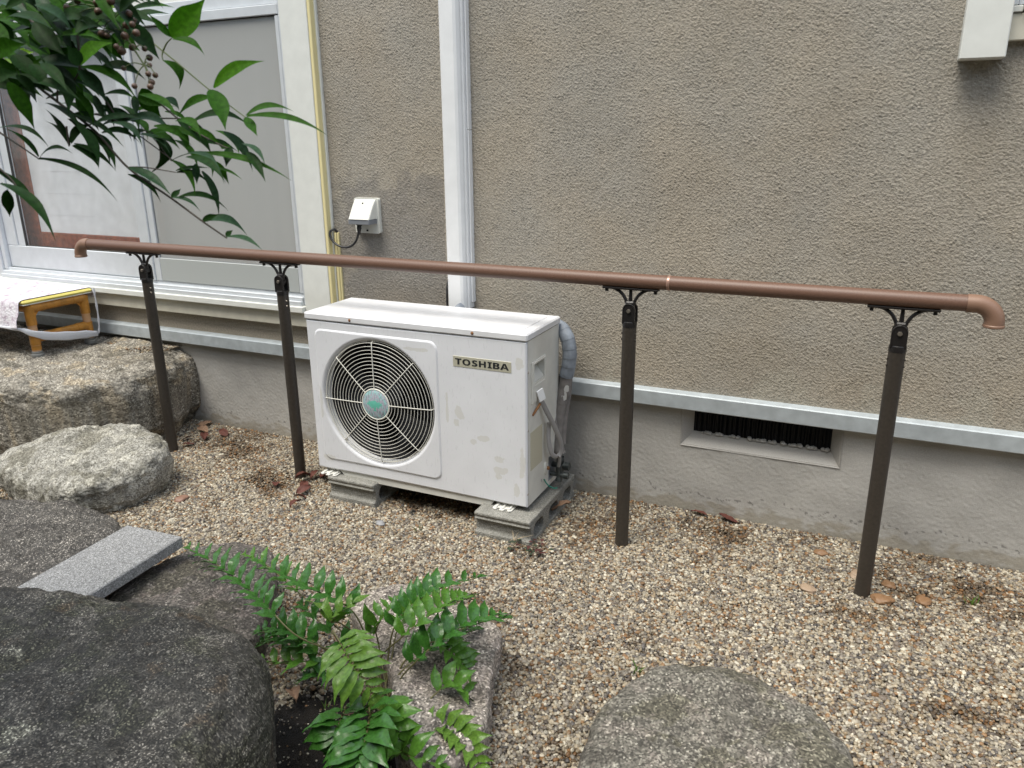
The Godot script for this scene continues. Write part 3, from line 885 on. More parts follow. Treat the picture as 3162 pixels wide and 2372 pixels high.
# ------------------------------------------------------------------ fixtures on the wall
func build_fixtures() -> void:
	# pipe cover
	var c := thing("pipe_cover", "tall white plastic pipe cover running up the stucco wall", "pipe cover", Vector3(-1.34, 0.655, 0.01))
	var mb := MB.new()
	mb.prism(PackedVector2Array([Vector2(-1.366, 0.0), Vector2(-1.29, 0.0), Vector2(-1.29, 0.036), Vector2(-1.2925, 0.039), Vector2(-1.2945, 0.039), Vector2(-1.2965, 0.048), Vector2(-1.303, 0.058), Vector2(-1.312, 0.063), Vector2(-1.359, 0.063), Vector2(-1.366, 0.055)]), 0.655, 3.2, Transform3D(Basis(Vector3(1, 0, 0), Vector3(0, 0, 1), Vector3(0, -1, 0)), Vector3(0, 3.855, 0.008)))
	obj("cover", mb, M.conduit, c)
	slab("side_strip", Vector3(-1.2895, 0.674, 0.008), Vector3(-1.2835, 1.262, 0.033), M.conduit, c)
	slab("side_strip", Vector3(-1.2895, 1.2635, 0.008), Vector3(-1.2835, 3.2, 0.033), M.conduit, c)
	slab("end_gasket", Vector3(-1.355, 0.642, 0.012), Vector3(-1.294, 0.6545, 0.05), M.black, c)
	# black cable beside it
	mb = MB.new()
	mb.tube(spline([Vector3(-1.362, 0.785, 0.024), Vector3(-1.378, 0.765, 0.024), Vector3(-1.391, 0.725, 0.024), Vector3(-1.394, 0.66, 0.024), Vector3(-1.393, 0.55, 0.024)]), 0.0042, 10)
	tag(obj("cable", mb, M.cord), "black cable hanging beside the lower end of the white pipe cover", "cable")
	# cable duct
	c = thing("cable_duct", "short cream cable duct on the wall below the black cord", "cable duct", Vector3(-1.879, 0.5, 0.012))
	mb = MB.new()
	mb.box(Vector3(-1.886, 0.44, 0.004), Vector3(-1.864, 0.897, 0.018), 0.0015)
	mb.box(Vector3(-1.8805, 0.44, 0.0185), Vector3(-1.8715, 0.8965, 0.023), 0.0015)
	obj("cover", mb, M.yellow_trim, c)
	# socket
	c = thing("outdoor_socket", "off-white weatherproof socket with a sloping hood on stained stucco", "socket", Vector3(-1.722, 0.9, 0.012))
	mb = MB.new()
	var pl := PackedVector2Array()
	for q in [[-1.668, 1.03], [-1.776, 1.03], [-1.776, 0.902], [-1.668, 0.902]]:
		for k in 5:
			var a: float = [0.0, PI / 2, PI, PI * 1.5][[[-1.668, 1.03], [-1.776, 1.03], [-1.776, 0.902], [-1.668, 0.902]].find(q)] + PI / 2 * k / 4.0
			pl.append(Vector2(q[0] - 0.008 * signf(q[0] + 1.722), q[1] - 0.008 * signf(q[1] - 0.966)) + 0.008 * Vector2(cos(a), sin(a)))
	mb.prism(pl, 0.004, 0.026)
	obj("back_plate", mb, M.outlet, c)
	mb = MB.new()                                                   # hood: slopes out from the top
	var H := [[1.026, 0.0285], [1.02, 0.04], [1.0, 0.055], [0.957, 0.083]]
	var rows := []
	for q in H:
		var row := PackedVector3Array()
		var wd: float = 0.046
		var z: float = q[1]
		for e in [[-1.0, 0.026], [-1.0, z - 0.008], [-0.95, z - 0.003], [-0.82, z], [0.82, z], [0.95, z - 0.003], [1.0, z - 0.008], [1.0, 0.026]]:
			row.append(Vector3(-1.722 + e[0] * wd, q[0], maxf(e[1], 0.026)))
		rows.append(row)
	mb.grid(rows, false, true)
	obj("hood", mb, M.outlet, c)
	mb = MB.new()
	mb.box(Vector3(-1.7675, 0.938, 0.026), Vector3(-1.6765, 0.9565, 0.081), 0.002)
	obj("flap", mb, M.smoke_plastic, c)
	for p in [Vector3(-1.722, 1.012, 0.044), Vector3(-1.722, 0.912, 0.026)]:
		mb = MB.new()
		mb.lathe([Vector2(0.0, 0.004), Vector2(0.003, 0.004), Vector2(0.0034, 0.0)], 12, Transform3D(Basis(Vector3.RIGHT, PI / 2), p))
		obj("screw", mb, M.black, c)
	# cord with its plug
	c = thing("power_cord", "black power cord looping from the socket to the cream cable duct", "cord", Vector3(-1.8, 0.845, 0.04))
	mb = MB.new()
	mb.tube(spline([Vector3(-1.744, 0.925, 0.05), Vector3(-1.75, 0.9, 0.048), Vector3(-1.764, 0.874, 0.045), Vector3(-1.79, 0.853, 0.042), Vector3(-1.822, 0.846, 0.04), Vector3(-1.856, 0.854, 0.04), Vector3(-1.882, 0.874, 0.038), Vector3(-1.891, 0.896, 0.034), Vector3(-1.884, 0.908, 0.026), Vector3(-1.874, 0.904, 0.016), Vector3(-1.872, 0.88, 0.012)]), 0.0042, 12)
	obj("cable", mb, M.cord, c)
	mb = MB.new()
	mb.lathe([Vector2(0.0, 0.03), Vector2(0.01, 0.03), Vector2(0.01, 0.01), Vector2(0.0125, 0.008), Vector2(0.0125, 0.003), Vector2(0.0085, 0.001), Vector2(0.0085, -0.006), Vector2(0.0095, -0.008), Vector2(0.0085, -0.012), Vector2(0.0075, -0.014), Vector2(0.0082, -0.017), Vector2(0.0062, -0.022), Vector2(0.0068, -0.026), Vector2(0.0045, -0.032), Vector2(0.0, -0.032)], 14, Transform3D(Basis(Vector3.FORWARD, 0.12), Vector3(-1.741, 0.931, 0.051)))
	obj("plug", mb, M.cord, c)

# ------------------------------------------------------------------ handrail
const RX := [-2.57, -1.898, -0.62, 0.083]
const RZ := 0.319
const RY := 0.845

func build_handrail() -> void:
	var t := thing("handrail", "brown garden handrail on four dark posts in front of the house", "handrail", Vector3(-1.25, 0, RZ))
	var turn := Transform3D(Basis(Vector3.FORWARD, PI / 2), Vector3.ZERO)
	for q in [[-2.868, -0.5145], [-0.5055, 0.222]]:
		var m := MB.new()
		m.tube([Vector3(q[0], RY, RZ), Vector3(q[1], RY, RZ)], 0.0205, 32)
		obj("rail", m, M.rail, t)
	var m := MB.new()
	m.lathe([Vector2(0.0, 0.0046), Vector2(0.0203, 0.0046), Vector2(0.0215, 0.003), Vector2(0.0215, -0.003), Vector2(0.0203, -0.0046), Vector2(0.0, -0.0046)], 32, Transform3D(turn.basis, Vector3(-0.51, RY, RZ)))
	obj("joint_ring", m, M.ring, t)
	for s in [-1.0, 1.0]:
		var x0 := 0.218 if s > 0 else -2.864
		var pts := [Vector3(x0, RY, RZ), Vector3(x0 + s * 0.012, RY, RZ), Vector3(x0 + s * 0.02, RY, RZ)]
		for k in range(1, 13): pts.append(Vector3(x0 + s * (0.02 + 0.044 * sin(PI / 2 * k / 12.0)), RY - 0.044 * (1.0 - cos(PI / 2 * k / 12.0)), RZ))
		pts.append(pts[-1] + Vector3(0, -0.006, 0))
		m = MB.new()
		m.tube(pts, 0.0222, 32)
		var e := obj("elbow", m, M.elbow, t)
		m = MB.new()
		m.lathe([Vector2(0.0, 0.003), Vector2(0.0222, 0.003), Vector2(0.0238, 0.001), Vector2(0.0238, -0.003), Vector2(0.022, -0.005), Vector2(0.0, -0.005)], 32, Transform3D(Basis.IDENTITY, pts[-1]))
		obj("end_rim", m, M.elbow, e)
	for k in 4:
		var x: float = RX[k]
		var p := Vector3(x, 0, RZ)
		m = MB.new()
		m.lathe([Vector2(0.0, 0.71), Vector2(0.0205, 0.71), Vector2(0.0205, -0.05)], 32, Transform3D(Basis.IDENTITY, p))
		var post := obj("post", m, M.post, t)
		m = MB.new()
		m.lathe([Vector2(0.0, 0.7265), Vector2(0.0195, 0.7265), Vector2(0.0212, 0.724), Vector2(0.0212, 0.7105), Vector2(0.0195, 0.7095)], 32, Transform3D(Basis.IDENTITY, p))
		obj("cap", m, M.bracket, post)
		for s in [-1.0, 1.0]:                                     # two cheeks of the hinge
			m = MB.new()
			var arch := PackedVector2Array([Vector2(-0.0185, 0.72), Vector2(0.0185, 0.72)])
			for a in 13: arch.append(Vector2(0.0185 * cos(PI * a / 12.0), 0.762 + 0.0185 * sin(PI * a / 12.0)))
			m.prism(arch, s * 0.0125 - 0.003, s * 0.0125 + 0.003, Transform3D(Basis.IDENTITY, p))
			var rim := PackedVector2Array()
			for a in 13: rim.append(Vector2(0.0185 * cos(PI * a / 12.0), 0.762 + 0.0185 * sin(PI * a / 12.0)))
			var rp := []
			for a in rim: rp.append(p + Vector3(a.x * 0.93, a.y - 0.001, s * 0.0155))
			rp.push_front(p + Vector3(0.0172, 0.722, s * 0.0155)); rp.append(p + Vector3(-0.0172, 0.722, s * 0.0155))
			m.tube(rp, 0.0018, 6)
			obj("hinge_cheek", m, M.bracket, post)
		m = MB.new()
		m.tube([p + Vector3(0, 0.759, 0.0155), p + Vector3(0, 0.759, 0.0195)], 0.0062, 6)
		m.tube([p + Vector3(0, 0.759, 0.0195), p + Vector3(0, 0.759, 0.0205)], 0.0045, 12)
		obj("hinge_bolt", m, M.bolt, post)
		m = MB.new()                                              # bracket: plate under the rail, three arms, knuckle
		m.box(Vector3(x - 0.083, RY - 0.026, RZ - 0.013), Vector3(x + 0.083, RY - 0.0195, RZ + 0.013), 0.002)
		m.tube([p + Vector3(0, 0.757, -0.009), p + Vector3(0, 0.757, 0.009)], 0.0155, 18)
		m.box(Vector3(x - 0.0135, 0.762, RZ - 0.009), Vector3(x + 0.0135, 0.786, RZ + 0.009), 0.004)
		m.tube([p + Vector3(0, 0.78, 0), p + Vector3(0, RY - 0.022, 0)], [0.006, 0.0045], 10)
		for s in [-1.0, 1.0]: m.tube(spline([p + Vector3(s * 0.01, 0.776, 0), p + Vector3(s * 0.0145, 0.789, 0), p + Vector3(s * 0.026, 0.806, 0), p + Vector3(s * 0.045, 0.8185, 0), p + Vector3(s * 0.064, 0.8225, 0)], 5), 0.0048, 10)
		obj("bracket", m, M.bracket, post)
		for s in [-1.0, 1.0]:
			m = MB.new()
			m.tube([p + Vector3(s * 0.072, RY - 0.026, 0.0), p + Vector3(s * 0.072, RY - 0.035, 0.0)], 0.0055, 6)
			obj("bolt_head", m, M.bracket, post)
			for y in [0.69, 0.672]:
				m = MB.new()
				m.lathe([Vector2(0.0, 0.0025), Vector2(0.0025, 0.002), Vector2(0.0034, 0.0)], 10, Transform3D(Basis(Vector3.FORWARD, s * PI / 2 - 0.3), p + Vector3(s * 0.0198, y, 0.006)))
				obj("rivet", m, M.bolt if k < 2 else M.post, post)

# ------------------------------------------------------------------ air conditioner
const AX0 := -1.742
const AX1 := -0.917
const AY0 := 0.096
const AY1 := 0.642
const AZ := 0.38
const AB := 0.115

func sd_round(p: Vector2, h: Vector2, r: float) -> float:
	var q := p.abs() - h + Vector2(r, r)
	return q.max(Vector2.ZERO).length() + minf(maxf(q.x, q.y), 0.0) - r

func build_ac() -> void:
	var t := thing("air_conditioner", "weathered white air conditioner outdoor unit standing on two concrete blocks", "air conditioner", Vector3(-1.33, 0.1, 0.25))
	var F := Vector2(-1.468, 0.375)
	var ang := []
	for k in 240: ang.append(TAU * k / 240.0)
	for q in [Vector2(AX0, AY0), Vector2(AX1, AY0), Vector2(AX0, AY1), Vector2(AX1, AY1)]: ang.append(fposmod((q - F).angle(), TAU))
	ang.sort()
	var rows := []
	for k in 15: rows.append(PackedVector3Array())
	for a in ang:
		var d := Vector2(cos(a), sin(a))
		var put := func(k: int, r: float, z: float): rows[k].append(Vector3(F.x + d.x * r, F.y + d.y * r, AZ + z))
		put.call(0, 0.2155, -0.034); put.call(1, 0.217, -0.022)
		for k in 6: put.call(2 + k, 0.2178 + 0.0125 * (1.0 - cos(PI / 2 * k / 5.0)), -0.012 + 0.016 * sin(PI / 2 * k / 5.0))
		var lo := 0.2; var hi := 0.5
		for s in 26:
			var mid := (lo + hi) / 2
			if sd_round(d * mid, Vector2(0.242, 0.239), 0.028) > 0: hi = mid
			else: lo = mid
		put.call(8, lo - 0.0075, 0.004); put.call(9, lo - 0.0045, 0.0035); put.call(10, lo - 0.0012, 0.001); put.call(11, lo, 0.0)
		var ex := ((AX1 if d.x > 0 else AX0) - F.x) / d.x if absf(d.x) > 1e-6 else 9.0
		var ey := ((AY1 if d.y > 0 else AY0) - F.y) / d.y if absf(d.y) > 1e-6 else 9.0
		var e := minf(ex, ey)
		put.call(12, e - 0.007, 0.0); put.call(13, e - 0.002, -0.0018); put.call(14, e, -0.007)
	var m := MB.new()
	for seg in [[0, 8], [7, 9], [8, 12], [11, 13], [12, 15]]: m.grid(rows.slice(seg[0], seg[1]), true, true)
	# rolled edge back to the side walls
	for k in m.v.size(): m.uv[k] = Vector2((m.v[k].x - AX0) / (AX1 - AX0), (AY1 - m.v[k].y) / (AY1 - AY0))
	obj("front_panel", m, M.ac_face, t)
	m = MB.new()
	m.box(Vector3(AX0, AY0, AB), Vector3(AX0 + 0.003, AY1, AZ - 0.006))
	m.box(Vector3(AX0, AY0, AB), Vector3(AX1 - 0.012, AY1, AB + 0.003))
	m.box(Vector3(AX0 + 0.003, AY0, AB + 0.003), Vector3(AX1 - 0.004, AY0 + 0.003, AZ - 0.006))
	m.box(Vector3(-1.22, AY0 + 0.003, AB + 0.003), Vector3(-1.217, AY1, AZ - 0.006))
	obj("casing", m, M.ac_white, t)
	# base pan under the front
	m = MB.new()
	m.prism(PackedVector2Array([Vector2(-1.655, 0.0975), Vector2(-1.632, 0.07), Vector2(-1.056, 0.07), Vector2(-1.035, 0.0975)]), AB + 0.01, AZ - 0.008)
	obj("base_pan", m, M.ac_side, t)
	# side panel with a hole for the handle and one for the valves
	m = MB.new()
	var sp := func(z0: float, z1: float, y0: float, y1: float): m.box(Vector3(AX1 - 0.004, y0, z0), Vector3(AX1 - 0.0005, y1, z1))
	sp.call(AB, 0.135, AY0, AY1); sp.call(0.135, 0.2, 0.2, AY1); sp.call(0.135, 0.2, AY0, 0.112); sp.call(0.2, 0.245, AY0, AY1)
	sp.call(0.245, 0.332, AY0, 0.503); sp.call(0.245, 0.332, 0.56, AY1); sp.call(0.332, AZ - 0.011, AY0, AY1)
	obj("side_panel", m, M.ac_side, t)
	slab("panel_gap", Vector3(AX1 - 0.006, AY0 + 0.002, AZ - 0.0125), Vector3(AX1 - 0.003, AY1 - 0.002, AZ - 0.0065), M.seam, t, 0.0)
	m = MB.new()
	m.box(Vector3(AX1 - 0.06, 0.1, 0.13), Vector3(AX1 - 0.05, 0.21, 0.21))
	obj("valve_recess", m, M.zinc, t)
	m = MB.new()                                                    # service cover with its finger recess
	var cv := func(z0: float, z1: float, y0: float, y1: float, x := 0.004): m.box(Vector3(AX1 - 0.001, y0, z0), Vector3(AX1 + x, y1, z1), 0.0012)
	cv.call(0.236, 0.346, 0.436, 0.502); cv.call(0.236, 0.247, 0.5025, 0.57); cv.call(0.33, 0.346, 0.5025, 0.57); cv.call(0.2475, 0.3295, 0.559, 0.57)
	cv.call(0.242, 0.245, 0.49, 0.5655, 0.006); cv.call(0.333, 0.336, 0.49, 0.5655, 0.006); cv.call(0.2455, 0.3325, 0.5635, 0.5665, 0.006); cv.call(0.2455, 0.3325, 0.489, 0.492, 0.006)
	m.quad(Vector3(AX1 + 0.001, 0.503, 0.33), Vector3(AX1 + 0.001, 0.503, 0.247), Vector3(AX1 - 0.035, 0.545, 0.247), Vector3(AX1 - 0.035, 0.545, 0.33))
	m.quad(Vector3(AX1 - 0.035, 0.544, 0.33), Vector3(AX1 - 0.035, 0.544, 0.247), Vector3(AX1 - 0.03, 0.562, 0.247), Vector3(AX1 - 0.03, 0.562, 0.33))
	for z in [0.247, 0.33]: m.tri(Vector3(AX1, 0.503, z), Vector3(AX1 - 0.035, 0.544, z), Vector3(AX1, 0.562, z))
	obj("service_cover", m, M.ac_side, t)
	slab("rating_label", Vector3(AX1 - 0.001, 0.212, 0.256), Vector3(AX1 + 0.0004, 0.342, 0.352), M.sticker, t, 0.0)
	# lid
	m = MB.new()
	m.box(Vector3(AX0 - 0.004, AY1 + 0.0015, AB - 0.004), Vector3(AX1 + 0.004, 0.668, AZ + 0.004), 0.0045)
	m.box(Vector3(AX0 + 0.03, 0.6675, AB + 0.026), Vector3(AX1 - 0.03, 0.6695, AZ - 0.03), 0.0018)
	var lid := obj("lid", m, M.ac_white, t)
	slab("lid_gap", Vector3(AX0 + 0.002, AY1 - 0.002, AB + 0.002), Vector3(AX1 - 0.002, AY1 + 0.003, AZ - 0.003), M.seam, lid, 0.0)
	for x in [-1.556, -1.098]:
		m = MB.new()
		m.lathe([Vector2(0.0, 0.0035), Vector2(0.003, 0.003), Vector2(0.0052, 0.0005), Vector2(0.0052, 0.0)], 14, Transform3D(Basis(Vector3.RIGHT, PI / 2), Vector3(x, 0.655, AZ + 0.004)))
		obj("screw", m, M.rust, lid)
	for q in [Vector2(0.545, 0.368), Vector2(0.355, 0.37), Vector2(0.14, 0.372)]:
		m = MB.new()
		m.lathe([Vector2(0.0, 0.003), Vector2(0.003, 0.0025), Vector2(0.0045, 0.0)], 12, Transform3D(Basis(Vector3.FORWARD, PI / 2), Vector3(AX1 - 0.001, q.x, q.y)))
		obj("screw", m, M.bolt, t)
	# name plate
	m = MB.new()
	m.box(Vector3(-1.17, 0.541, AZ - 0.001), Vector3(-0.968, 0.5755, AZ + 0.0012), 0.0004)
	var plate := obj("name_plate", m, M.badge, t)
	var f := SystemFont.new()
	f.font_names = PackedStringArray(["Droid Sans"])
	f.font_weight = 700
	var tm := TextMesh.new()
	tm.text = "TOSHIBA"
	tm.font = f
	tm.font_size = 48
	tm.pixel_size = 0.01
	tm.depth = 0.02
	tm.curve_step = 1.0
	var bb := tm.get_aabb()
	var letters := MeshInstance3D.new()
	letters.name = "lettering"
	letters.mesh = tm
	letters.set_surface_override_material(0, M.ink)
	letters.scale = Vector3(0.186 / bb.size.x, 0.0195 / bb.size.y, 0.04)
	letters.position = Vector3(-1.069, 0.5583, AZ + 0.0016) - bb.get_center() * letters.scale - t.position
	plate.add_child(letters, true)
	# fan and its housing, coloured near black in place of the shade inside
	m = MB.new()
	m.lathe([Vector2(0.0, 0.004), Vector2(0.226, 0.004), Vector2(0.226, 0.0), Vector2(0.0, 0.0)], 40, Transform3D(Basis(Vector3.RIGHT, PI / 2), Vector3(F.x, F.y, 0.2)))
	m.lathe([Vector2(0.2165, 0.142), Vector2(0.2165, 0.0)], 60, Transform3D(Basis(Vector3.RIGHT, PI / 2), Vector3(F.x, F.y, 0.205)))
	obj("fan_housing", m, M.housing_shade, t)
	m = MB.new()
	m.lathe([Vector2(0.0, 0.03), Vector2(0.045, 0.028), Vector2(0.05, 0.02), Vector2(0.05, 0.0)], 30, Transform3D(Basis(Vector3.RIGHT, PI / 2), Vector3(F.x, F.y, 0.28)))
	var fan := obj("fan", m, M.fan, t)
	for k in 3:
		rows = []
		for a in 9:
			var row := PackedVector3Array()
			for b in 7:
				var r := lerpf(0.045, 0.192, b / 6.0)
				var th := PI * 1.02 + TAU / 3 * k + (a / 8.0 - 0.5) * lerpf(0.75, 1.25, b / 6.0)
				row.append(Vector3(F.x + r * cos(th), F.y + r * sin(th), 0.295 + (a / 8.0 - 0.5) * 0.045))
			rows.append(row)
		m = MB.new()
		m.grid(rows)
		obj("blade", m, M.fan, fan)
	# wire guard
	m = MB.new()
	var dome := func(r: float) -> float: return AZ + 0.002 + 0.008 * (1.0 - pow(r / 0.212, 2.0))
	for k in 13:
		var r := 0.063 + 0.1475 * k / 12.0
		var z: float = dome.call(r)
		m.tube(ring_pts(F, r, z, 72), 0.00098, 6, false)
	for k in 3: m.tube(ring_pts(F, 0.2145 + 0.0004 * k, AZ - 0.006 - 0.01 * k, 72), 0.001, 6, false)
	var guard := obj("fan_guard", m, M.grille, t)
	for k in 8:
		var a := TAU * k / 8.0 + 0.03
		var pts := []
		for s in 9:
			var r := lerpf(0.05, 0.212, s / 8.0)
			pts.append(Vector3(F.x + cos(a) * r, F.y + sin(a) * r, dome.call(r) + 0.002))
		pts.append(Vector3(F.x + cos(a) * 0.2155, F.y + sin(a) * 0.2155, AZ - 0.014))
		m = MB.new()
		m.tube(pts, 0.0016, 6)
		obj("spoke", m, M.grille, guard)
	m = MB.new()
	m.lathe([Vector2(0.0, 0.0075), Vector2(0.02, 0.007), Vector2(0.04, 0.0045), Vector2(0.0495, 0.002), Vector2(0.0525, 0.0)], 44, Transform3D(Basis(Vector3.RIGHT, PI / 2), Vector3(F.x, F.y, AZ + 0.0105)))
	for k in m.v.size(): m.uv[k] = Vector2((m.v[k].x - F.x) / 0.106 + 0.5, 0.5 - (m.v[k].y - F.y) / 0.106)
	obj("hub_badge", m, M.hub, guard)
	m = MB.new()
	m.tube(ring_pts(F, 0.053, AZ + 0.0105, 60), 0.0028, 8, false)
	obj("hub_ring", m, M.grille, guard)
	# feet
	for x in [-1.69, -1.0]:
		m = MB.new()
		var outline := PackedVector2Array()
		for q in [[-0.034, -0.05], [-0.034, 0.014], [-0.028, 0.02], [-0.02, 0.02], [-0.0185, 0.01], [-0.013, 0.007], [-0.0085, 0.011], [-0.007, 0.022], [0.007, 0.022], [0.0085, 0.011], [0.013, 0.007], [0.0185, 0.01], [0.02, 0.02], [0.028, 0.02], [0.034, 0.014], [0.034, -0.05]]: outline.append(Vector2(x + q[0], -(AZ + q[1])))
		m.prism(outline, 0.0785, 0.0815, Transform3D(Basis(Vector3(1, 0, 0), Vector3(0, 0, -1), Vector3(0, 1, 0)), Vector3.ZERO))
		for d in [-0.024, 0.0, 0.024]: m.box(Vector3(x + d - 0.004, 0.0812, AZ - 0.05), Vector3(x + d + 0.004, 0.0865, AZ + 0.012), 0.0018)
		m.box(Vector3(x - 0.034, 0.0812, AZ - 0.05), Vector3(x + 0.034, 0.0955, AZ - 0.02))
		obj("foot", m, M.ac_side, t)
	# pipes wrapped in grey tape
	var wrap := func(p: Array, r: float, per: float) -> MB:
		var q := spline(p, 26)
		var rr := []
		var L := 0.0
		for k in q.size():
			if k > 0: L += q[k].distance_to(q[k - 1])
			rr.append(r * (1.0 + 0.045 * fposmod(L / per, 1.0)))
		var mm := MB.new()
		mm.tube(q, rr, 18)
		return mm
	obj("wrapped_pipe", wrap.call([Vector3(-1.33, 0.65, 0.055), Vector3(-1.25, 0.6, 0.07), Vector3(-1.05, 0.615, 0.075), Vector3(-0.94, 0.627, 0.085), Vector3(-0.897, 0.6, 0.1), Vector3(-0.883, 0.55, 0.104), Vector3(-0.886, 0.5, 0.104), Vector3(-0.894, 0.462, 0.104)], 0.0235, 0.03), M.tape, t)
	var old := obj("worn_pipe", wrap.call([Vector3(-0.893, 0.466, 0.104), Vector3(-0.9, 0.42, 0.106), Vector3(-0.91, 0.36, 0.112), Vector3(-0.916, 0.29, 0.12), Vector3(-0.912, 0.22, 0.13), Vector3(-0.9, 0.19, 0.135)], 0.0195, 0.034), M.tape_old, t)
	obj("thin_pipe", wrap.call([Vector3(-0.89, 0.47, 0.088), Vector3(-0.893, 0.4, 0.09), Vector3(-0.9, 0.32, 0.1), Vector3(-0.902, 0.25, 0.112), Vector3(-0.9, 0.222, 0.118)], 0.0125, 0.03), M.tape_old, t)
	obj("side_pipe", wrap.call([Vector3(-0.925, 0.46, 0.085), Vector3(-0.93, 0.4, 0.1), Vector3(-0.928, 0.33, 0.13), Vector3(-0.912, 0.28, 0.15)], 0.009, 0.05), M.tape_old, t)
	for q in [[Vector3(-0.8853, 0.425, 0.1205), 0.009, 0.014], [Vector3(-0.893, 0.397, 0.1225), 0.01, 0.016]]:
		m = MB.new()
		var pl := PackedVector2Array()
		for k in 11: pl.append(Vector2(cos(TAU * k / 11.0) * q[1], sin(TAU * k / 11.0) * q[2]) * rng.randf_range(0.75, 1.15))
		m.prism(pl, -0.002, 0.002, Transform3D(Basis(Vector3.UP, 0.35) * Basis(Vector3.BACK, -0.15), q[0]))
		obj("foil_tear", m, M.foil, old)
	# flat grey drain strap hanging in a loop from the white tab
	m = MB.new()
	var sp1 := spline([Vector3(-0.906, 0.445, 0.3), Vector3(-0.898, 0.4, 0.275), Vector3(-0.884, 0.33, 0.235), Vector3(-0.874, 0.27, 0.205), Vector3(-0.874, 0.23, 0.195), Vector3(-0.882, 0.213, 0.21), Vector3(-0.892, 0.23, 0.232), Vector3(-0.9, 0.28, 0.242), Vector3(-0.903, 0.34, 0.235)], 6)
	rows = []
	for k in sp1.size():
		var tg: Vector3 = (sp1[mini(k + 1, sp1.size() - 1)] - sp1[maxi(k - 1, 0)]).normalized()
		var side := Vector3(0.55, 0.25, -0.8)
		side = (side - tg * side.dot(tg)).normalized()
		var nn := tg.cross(side)
		var row := PackedVector3Array()
		for a in 10: row.append(sp1[k] + side * 0.0085 * cos(TAU * a / 10) + nn * 0.0035 * sin(TAU * a / 10))
		rows.append(row)
	m.grid(rows, true)
	m.tube(spline([Vector3(-0.878, 0.218, 0.198), Vector3(-0.882, 0.19, 0.19), Vector3(-0.888, 0.165, 0.182)], 5), 0.006, 10)
	var strap := obj("cable_strap", m, M.strap, t)
	m = MB.new()
	m.box(Vector3(-0.013, -0.02, -0.003), Vector3(0.013, 0.02, 0.003), 0.001, Transform3D(Basis(Vector3.UP, 1.1) * Basis(Vector3.BACK, 0.35), Vector3(-0.9025, 0.455, 0.302)))
	obj("tab", m, M.white_tab, strap)
	m = MB.new()
	m.tube(spline([Vector3(-0.906, 0.425, 0.3), Vector3(-0.913, 0.405, 0.325), Vector3(-0.918, 0.395, 0.335)], 4), 0.004, 8)
	obj("stub", m, M.rust, strap)
	# service valves
	for q in [[Vector3(-0.888, 0.15, 0.178), 0.011], [Vector3(-0.9, 0.165, 0.135), 0.0135]]:
		m = MB.new()
		var p: Vector3 = q[0]
		var r: float = q[1]
		m.tube([p + Vector3(0, 0.028, 0), p + Vector3(0, 0.014, 0)], r * 0.55, 10)
		m.tube([p + Vector3(0, 0.016, 0), p + Vector3(0, -0.004, 0)], r, 6)
		m.tube([p + Vector3(0, -0.004, 0), p + Vector3(0, -0.03, 0)], r * 0.85, 10)
		m.tube([p + Vector3(-0.03, -0.016, 0), p + Vector3(0.018, -0.016, 0)], r * 0.7, 10)
		m.tube([p + Vector3(0.016, -0.016, 0), p + Vector3(0.034, -0.016, 0)], r * 1.05, 6)
		m.tube([p + Vector3(0, -0.028, 0), p + Vector3(0, -0.04, 0.004)], r, 6)
		obj("valve", m, M.brass, t)
	m = MB.new()
	m.tube(spline([Vector3(-0.9, 0.215, 0.135), Vector3(-0.9, 0.2, 0.135), Vector3(-0.9, 0.18, 0.135)], 3), 0.008, 10)
	obj("copper_end", m, M.brass, t)
	m = MB.new()
	m.lathe([Vector2(0.0, 0.006), Vector2(0.014, 0.005), Vector2(0.016, 0.0)], 14, Transform3D(Basis(Vector3.FORWARD, PI / 2), Vector3(AX1 - 0.001, 0.172, 0.228)) * Transform3D(Basis.from_scale(Vector3(1.6, 1, 0.8)), Vector3.ZERO))
	obj("terminal_cap", m, M.ac_side, t)
	m = MB.new()
	m.lathe([Vector2(0.0, 0.012), Vector2(0.006, 0.011), Vector2(0.007, 0.0)], 10, Transform3D(Basis(Vector3.FORWARD, PI / 2), Vector3(AX1, 0.172, 0.222)))
	obj("terminal_screw", m, M.rust, t)
	m = MB.new()
	m.tube(spline([Vector3(-0.915, 0.14, 0.245), Vector3(-0.907, 0.125, 0.242), Vector3(-0.896, 0.112, 0.236), Vector3(-0.886, 0.104, 0.226), Vector3(-0.878, 0.104, 0.218)], 5), 0.0022, 8)
	obj("earth_wire", m, M.green_wire, t)
	var te := TextMesh.new()
	te.text = "E"; te.font = f; te.font_size = 16; te.pixel_size = 0.0008; te.depth = 0.0008
	var em := MeshInstance3D.new()
	em.name = "earth_mark"
	em.mesh = te
	em.set_surface_override_material(0, M.strap)
	em.rotation.y = PI / 2
	em.position = Vector3(AX1 + 0.0002, 0.142, 0.262) - t.position
	t.add_child(em, true)
	t.position += Vector3(0.006, 0.0105, 0.022)                     # onto its blocks

func ring_pts(c: Vector2, r: float, z: float, n: int) -> Array:
	var p := []
	for k in n + 1: p.append(Vector3(c.x + cos(TAU * k / n) * r, c.y + sin(TAU * k / n) * r, z))
	return p

